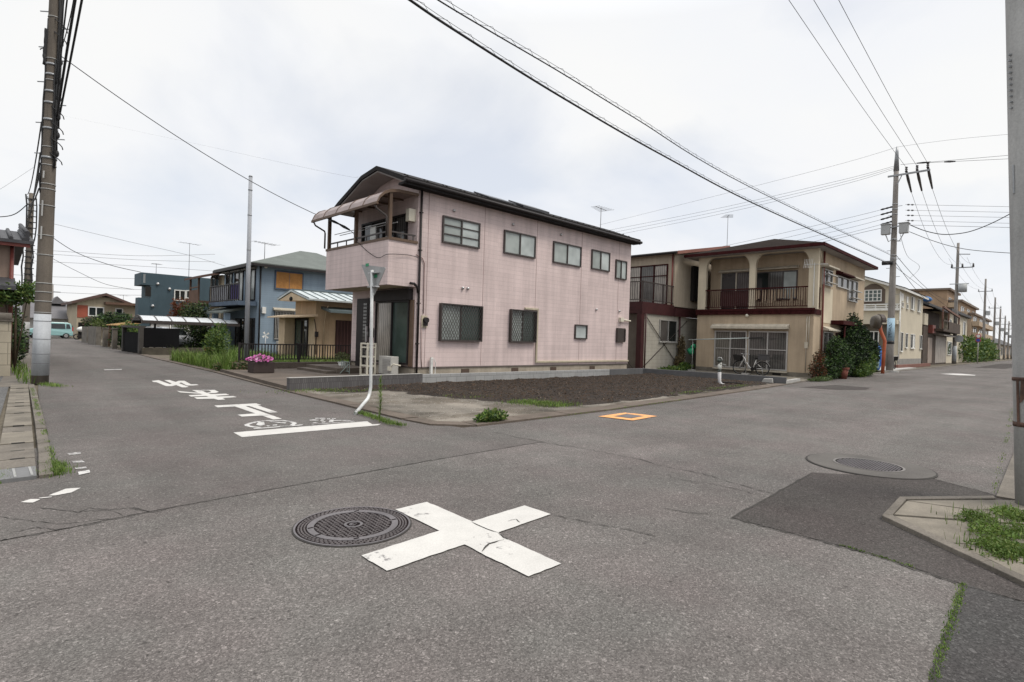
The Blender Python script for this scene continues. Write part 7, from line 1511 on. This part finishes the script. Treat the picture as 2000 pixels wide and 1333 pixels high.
pole_part(B4, T4, .24, .14, 0, z4, n=16).build('shaft', MATS['pole_concrete'], o); pole_part(B4, T4, .24, .14, ZAT(88.9, 9.9, 706), ZAT(88.9, 9.9, 676), .01, 16).build('sleeve', MATS['sleeve'], o)
a0, a1 = PX(1859, 524, 88.8), PX(1901, 522, 88.8); b = MB(); b.bar(a0, a1, .12); b.bar((88.8, 9.9, ZAT(88.9, 9.9, 497)), PX(1895, 497, 88.8), .1); b.build('crossarm', MATS['galv'], o); b = MB()
for q in (a0, a0.lerp(a1, .5), a1): b.cyl(q, q + V3((0, 0, .5)), .12, .08, 7)
b.parts('insulator', MATS['porcelain'], o); p = PX(1880, 563, 88.6); b = MB(); b.cyl(p - V3((0, 0, .5)), p + V3((0, 0, .5)), .45, .45, 12); b.bar((88.7, 10.6, p.z + .55), (88.7, p.y - .6, p.z + .55), .1); b.build('transformer', MATS['box_grey'], o)
p = PX(1873, 662, 88.6); b = MB(); b.cyl(p + V3((-.12, 0, 0)), p, .45, .45, 16); b.build('mirror_back', MATS['box_grey'], o)
far.append((B4, z4))
for i, (x, y, Y) in enumerate(((1920, 540, 10.2), (1940, 578, 10.4), (1951, 601, 10.6), (1961, 615, 10.8), (1968.5, 626, 11.0), (1975.5, 620, 11.0))):
    far_pole(x, y, Y, ['third utility pole along the right street, above the brown apartment blocks', 'fourth utility pole along the right street, beyond the hedge', 'fifth utility pole along the right street, small in the distance', 'sixth utility pole along the right street, small in the distance', 'seventh utility pole along the right street, very small', 'last utility pole visible beside the grey post at the end of the right street'][i], .24)
# --- plain steel pole by the fence
B5 = PY(481, 704, 20.6); B5.z = .05; t5 = PY(489.5, 346, 20.6); o = thing('steel_pole', 'plain slim grey steel pole rising behind the flower planter', 'pole', B5); b = MB(); b.tube([B5, V3((t5.x, t5.y, t5.z))], [.085, .062], 16); b.build('shaft', MATS['steel_pole'], o); b = MB()
for t in (.45, .62, .80, .93): c = B5.lerp(t5, t); b.tube([c, c + V3((0, 0, .03))], .075, 12)
b.cyl(t5, t5 + V3((0, 0, .05)), .07, .05, 10); b.parts('band', MATS['galv'], o)
# --- orange mirror post
B6 = V3((40.7, 8.02, 0)); q = lambda x, y: PX(x, y, 40.7); o = thing('traffic_mirror', 'orange bent post carrying the back of a round traffic mirror beside the utility pole', 'traffic mirror', B6)
b = MB(); b.tube([B6, q(1726, 690), q(1728, 667), q(1726.5, 662), q(1720.5, 648), q(1719, 640), q(1719.5, 632)], .10, 10); b.build('post', M('orange_paint', (.42, .105, .045), .5, .25, 3), o)
ax_ = V3((.62, -.78, 0)).normalized(); c = q(1713.5, 629.5); b = MB(); up = V3((0, 0, 1)); sx = ax_.cross(up).normalized()
b.tube([c - ax_ * .30, c - ax_ * .27, c - ax_ * .12, c + ax_ * .06], [.20, .36, .44, .47], 24); m_ = b.build('mirror_back', M('mirror_back', (.10, .085, .068), .55, .3, 3), o)
b = MB(); b.prism([c + ax_ * .05 + (sx * math.cos(t) + up * math.sin(t)) * r_ for r_, ts in ((.50, [k * .3 - .1 for k in range(12)]), (.475, [k * .3 - .1 for k in range(11, -1, -1)])) for t in ts], ax_ * .24); b.build('hood', M('mirror_hood', (.05, .036, .03), .6), m_)
b = MB(); b.tube([c + ax_ * .062, c + ax_ * .075], .465, 24); b.build('mirror_glass', M('mirror_glass', (.7, .7, .7), .05, 0, 1, 0, metal=1), m_)

# =================================================================== WIRES
def smooth(P, n=8):
    out = []
    for i in range(len(P) - 1):
        p0, p1, p2, p3 = P[max(0, i - 1)], P[i], P[i + 1], P[min(len(P) - 1, i + 2)]
        for k in range(n):
            t = k / n; out.append(.5 * ((2 * p1) + (p2 - p0) * t + (2 * p0 - 5 * p1 + 4 * p2 - p3) * t * t + (3 * p1 - p0 - 3 * p2 + p3) * t ** 3))
    return out + [P[-1]]
def wire(P, r, label, group=None, mat='cable', n=8, name='wire', blobs=None):
    P = [V3(p) for p in P]; b = MB(); S_ = smooth(P, n) if len(P) > 2 else [P[0].lerp(P[1], k / 6) for k in range(7)]; b.tube(S_, r, 4)
    if blobs:
        for t0, t1, rr in blobs:
            i0 = P[0].lerp(P[-1], t0) if len(P) == 2 else S_[int(t0 * (len(S_) - 1))]; i1 = P[0].lerp(P[-1], t1) if len(P) == 2 else S_[int(t1 * (len(S_) - 1))]; b.tube([i0, i0.lerp(i1, .5), i1], [rr * .6, rr, rr * .6], 6)
    return tag(b.build(name, MATS[mat]), label, 'wire', group)
def sag(A, B_, s, n=9):
    A, B_ = V3(A), V3(B_); return [A.lerp(B_, k / (n - 1)) - V3((0, 0, s * 4 * (k / (n - 1)) * (1 - k / (n - 1)))) for k in range(n)]
# two heavy cables overhead, each lashed under a thin messenger wire
def lashed(P, r, label, lift=.075, pitch=.55):
    S2 = smooth(P, 8); b = MB(); b.tube(S2, r, 5); b.tube([p + V3((0, 0, lift)) for p in S2], .005, 3); L = [0]
    for p, q_ in zip(S2, S2[1:]): L.append(L[-1] + (q_ - p).length)
    hp = []; k = 0; d = 0; i = 0
    while d < L[-1] - .01:
        while L[k + 1] < d: k += 1
        c = S2[k].lerp(S2[k + 1], (d - L[k]) / (L[k + 1] - L[k])); hp.append(c + V3((0, .01 * (-1) ** (i // 2), lift * 1.25 if i % 2 else -.01))); d += pitch * (.28 if i % 2 else .72); i += 1
    b.tube(hp, .004, 3, smooth=False); return tag(b.build('cable', MATS['cable']), label, 'wire')
P1 = [PY(x, y, 7.2 + 1.1 * t) for x, y, t in ((730, -50, -.05), (800, 0, .0), (900, 67, .15), (1100, 192, .4), (1300, 307, .62), (1500, 411, .82), (1735, 515, 1))]
lashed(P1, .022, 'lower and thicker of the two lashed cables crossing overhead to the utility pole')
P2 = [PY(x, y, 7.0 + 1.2 * t) for x, y, t in ((790, -45, -.05), (855, 0, .0), (960, 63, .2), (1100, 145, .4), (1240, 231, .58), (1465, 366, .8), (1738, 498, 1))]
lashed(P2, .013, 'upper and thinner of the two lashed cables crossing overhead to the utility pole')
# high voltage lines along the right street
for i, (ip, (x, y)) in enumerate(zip(ins, ((1520, -30), (1571, -30), (1622, -30)))):
    q_ = PY(x, y, ip.y - .2); wire([ip + V3((0, 0, .3)), (ip + q_) / 2 + V3((0, 0, .02)), q_], .011, 'one of three high wires from the crossarm to the top of the view', 'high wires over the near right street', blobs=[(.0, .06, .05)])
for k, (ip, y4) in enumerate(zip(ins, (a0, a0.lerp(a1, .5), a1))):
    wire(sag(ip + V3((1.6, -.05, -1.0)), y4 + V3((0, 0, .5)), 1.5), .011, 'one of three wires running down from the crossarm to the second pole', 'high wires between the first two right street poles')
for (Ba, za), (Bb, zb) in zip(far, far[1:]):
    for k in (-.9, 0, .9): wire(sag((Ba.x, Ba.y + k, za - 1.9), (Bb.x, Bb.y + k, zb - 1.8), 1.0, 6), .012, 'thin wire between far utility poles along the right street', 'wires between the far right street poles', 'cable_grey', 3)
    for h in (.62, .52): wire(sag((Ba.x, Ba.y - .2, za * h), (Bb.x, Bb.y - .2, zb * h), .8, 6), .015, 'thin wire between far utility poles along the right street', 'wires between the far right street poles', 'cable_grey', 3)
wire(sag((44.3, 8.2, Z3(500)), (88.8, 9.8, ZAT(88.9, 9.9, 590)), .9), .02, 'low cable between the first and second right street poles'); wire(sag((44.3, 8.2, Z3(515)), (88.8, 9.8, ZAT(88.9, 9.9, 610)), 1.2), .02, 'lowest cable between the first and second right street poles')
# lines crossing the right street towards the right
def xw(pts, X0, r, label, group=None, mat='cable_grey', **k): return wire([PX(x, y, X0) for x, y in pts], r, label, group, mat, **k)
gR = 'wires leaving the main pole to the right'
for (ya, yb, xs) in ((322, 302, 1759), (318, 309, 1818)): xw([(xs, ya), (2060, yb - (ya - yb) * .3)], 44.2, .011, 'upper wire from the main pole crossing the right street', gR, 'cable', blobs=[(.12, .22, .06)])
for ya, yb in ((400, 404), (411, 415), (421, 425), (431, 437)): xw([(1768, ya), (2060, yb + 2)], 44.2, .010, 'middle wire from the main pole crossing the right street', gR, blobs=[(.015, .035, .06), (.045, .065, .06)])
xw([(1776, 440), (2060, 447)], 44.2, .012, 'straight wire from the grey boxes crossing the right street')
xw([(1778, 440), (1806, 451), (1839, 458), (1870, 457), (1900, 451), (1940, 435), (1985, 411), (2060, 365)], 43.9, .026, 'heavy drooping cable from the grey box to the right edge', None, 'cable')
xw([(1776, 453), (1820, 470), (1865, 483), (1920, 491), (2060, 500)], 44.0, .018, 'lower drooping cable from the grey box to the right edge', None, 'cable'); xw([(1755, 287), (1870, 272), (2060, 255)], 44.4, .008, 'thin top wire from the tip of the main pole to the right')
# lines leaving the main pole to the left, away from the street
gL = 'wires leaving the main pole to the left'
xw([(1755, 287), (1640, 321), (1430, 375), (1170, 440)], 44.5, .009, 'thin top wire from the tip of the main pole to the left')
for d in (0, 6, 12): xw([(1746, 325 + d * .5), (1640, 353 + d * .8), (1400, 408 + d), (1180, 452 + d)], 44.5, .010, 'upper wire from the main pole leaving to the left behind the houses', gL, 'cable')
for k in range(4): xw([(1744, 404 + k * 9.5), (1640, 430 + k * 10), (1400, 484 + k * 11), (1230, 515 + k * 12)], 44.5, .010, 'middle wire from the main pole leaving to the left behind the houses', gL, 'cable', blobs=[(.02, .055, .07), (.065, .09, .07), (.1, .125, .07)])
xw([(1722, 446), (1640, 465), (1420, 520)], 44.4, .014, 'single wire from the left grey box leaving behind the arched apartment')
wire([PX(1747, 520, 44.4), PX(1798, 560, 60), PX(1850, 600, 80)], .02, 'service drop from the main pole towards the old wooden house'); wire([PX(1758, 458, 44.3), PX(1772, 500, 48), PX(1796, 522, 55), PX(1776, 545, 57.2)], .012, 'thin service drop from the main pole to the cream house gable', None, 'cable_grey')
# left pole lines
for k, (pts, X_, r_) in enumerate((([(168, -40), (160, 0), (136, 125), (109, 262)], 1.42, .022), ([(154, -40), (147, 0), (126, 130), (108, 250)], 1.36, .026), ([(136, -40), (131, 0), (121, 90), (111, 195)], 1.30, .016), ([(129, -40), (125, 0), (118, 70), (110, 165)], 1.27, .012), ([(150, -40), (140, 20), (128, 70), (112, 120)], 1.40, .010))):
    wire([PX(x, y, X_ - .02 * i) for i, (x, y) in enumerate(pts)], r_, ('outermost', 'thickest', 'third', 'fourth', 'thin looping')[k] + ' cable sloping up from the left pole over the crossing')
for (x0, y0, x1, y1) in ((128, 60, 146, 66), (112, 75, 145, 70), (116, 100, 132, 128), (108, 210, 118, 235)):
    pass
for k, (zz0, zz1) in enumerate(((ZL(370), T2.z - .2), (ZL(340), T2.z - .7), (ZL(320), T2.z - 1.3), (ZL(300), T2.z - 1.8), (ZL(240), T2.z - .1))):
    wire(sag(axis(B, T_, zz0) + V3((-.16, .1, 0)), axis(B2, T2, zz1) + V3((-.15, -.1, 0)), .35), .016, 'cable between the two poles on the left street', 'cables between the two left street poles')
wire(sag(PL(108) + V3((.15, -.1, 0)), (8.80, PX(612, 417, 8.8).y, PX(612, 417, 8.8).z), .25), .012, 'service wire from the left pole to the balcony of the pink house')
pb = PX(612, 417, 8.8); pk = PX(686, 452, 8.95); wire([pb, (pb + pk) / 2 + V3((0, 0, .05)), pk, PX(700, 475, 8.9), PX(735, 503, 8.88), V3((8.9, 14.55, PX(757, 497, 8.9).z)), V3((9.6, 14.55, 4.0)), V3((9.98, 14.55, 3.97))], .011, 'service wire end looping across the pink house balcony front', blobs=[(.13, .2, .05), (.21, .27, .05)])
xw([(113, 224), (330, 270), (620, 333), (700, 346)], 24, .007, 'faint high wire from the left pole passing behind the pink house')
def yw(pts, Y0, r, label, group=None, mat='cable_grey'): return wire([PY(x, y, Y0) for x, y in pts], r, label, group, mat)
yw([(102, 464), (150, 494), (215, 518), (275, 532)], 47, .02, 'sagging service wire from behind the left pole to the slate house', None, 'cable'); yw([(98, 503), (150, 530), (205, 555), (262, 566)], 70, .02, 'second sagging wire from behind the left pole to the far gabled house', None, 'cable')
yw([(102, 437), (250, 472), (365, 498), (440, 520)], 60, .014, 'long wire from behind the left pole over the slate house roof')
for ya, ym_, yb in ((490, 500, 497), (497, 508, 512), (512, 520, 530), (541, 545, 552), (556, 566, 568), (571, 577, 574)): yw([(0, ya - 6), (100, ya), (270, ym_), (420, yb)], 95, .022, 'far wire crossing the end of the left street', 'far wires across the left street')
for x, yt in ((101, 556),): 
    p = PY(x, 600, 98); zt = PY(x, yt, 98).z; o = thing('utility_pole', 'thin far utility pole rising behind the long grey roof', 'utility pole', (p.x, 98, 0)); b = MB(); b.tube([(p.x, 98, 0), (p.x, 98, zt)], [.22, .14], 8); b.build('shaft', MATS['pole_concrete'], o); b = MB(); b.bar((p.x - .9, 98, zt - 1), (p.x + .9, 98, zt - 1), .12); b.build('crossarm', MATS['galv'], o)
yw([(-60, 424), (0, 424), (30, 418), (55, 398)], 34.5, .02, 'curved service cable from the farther left pole to the tiled house', None, 'cable'); yw([(-40, 388), (0, 370), (66, 327)], 40, .006, 'faint thin wire above the tiled house at the left')
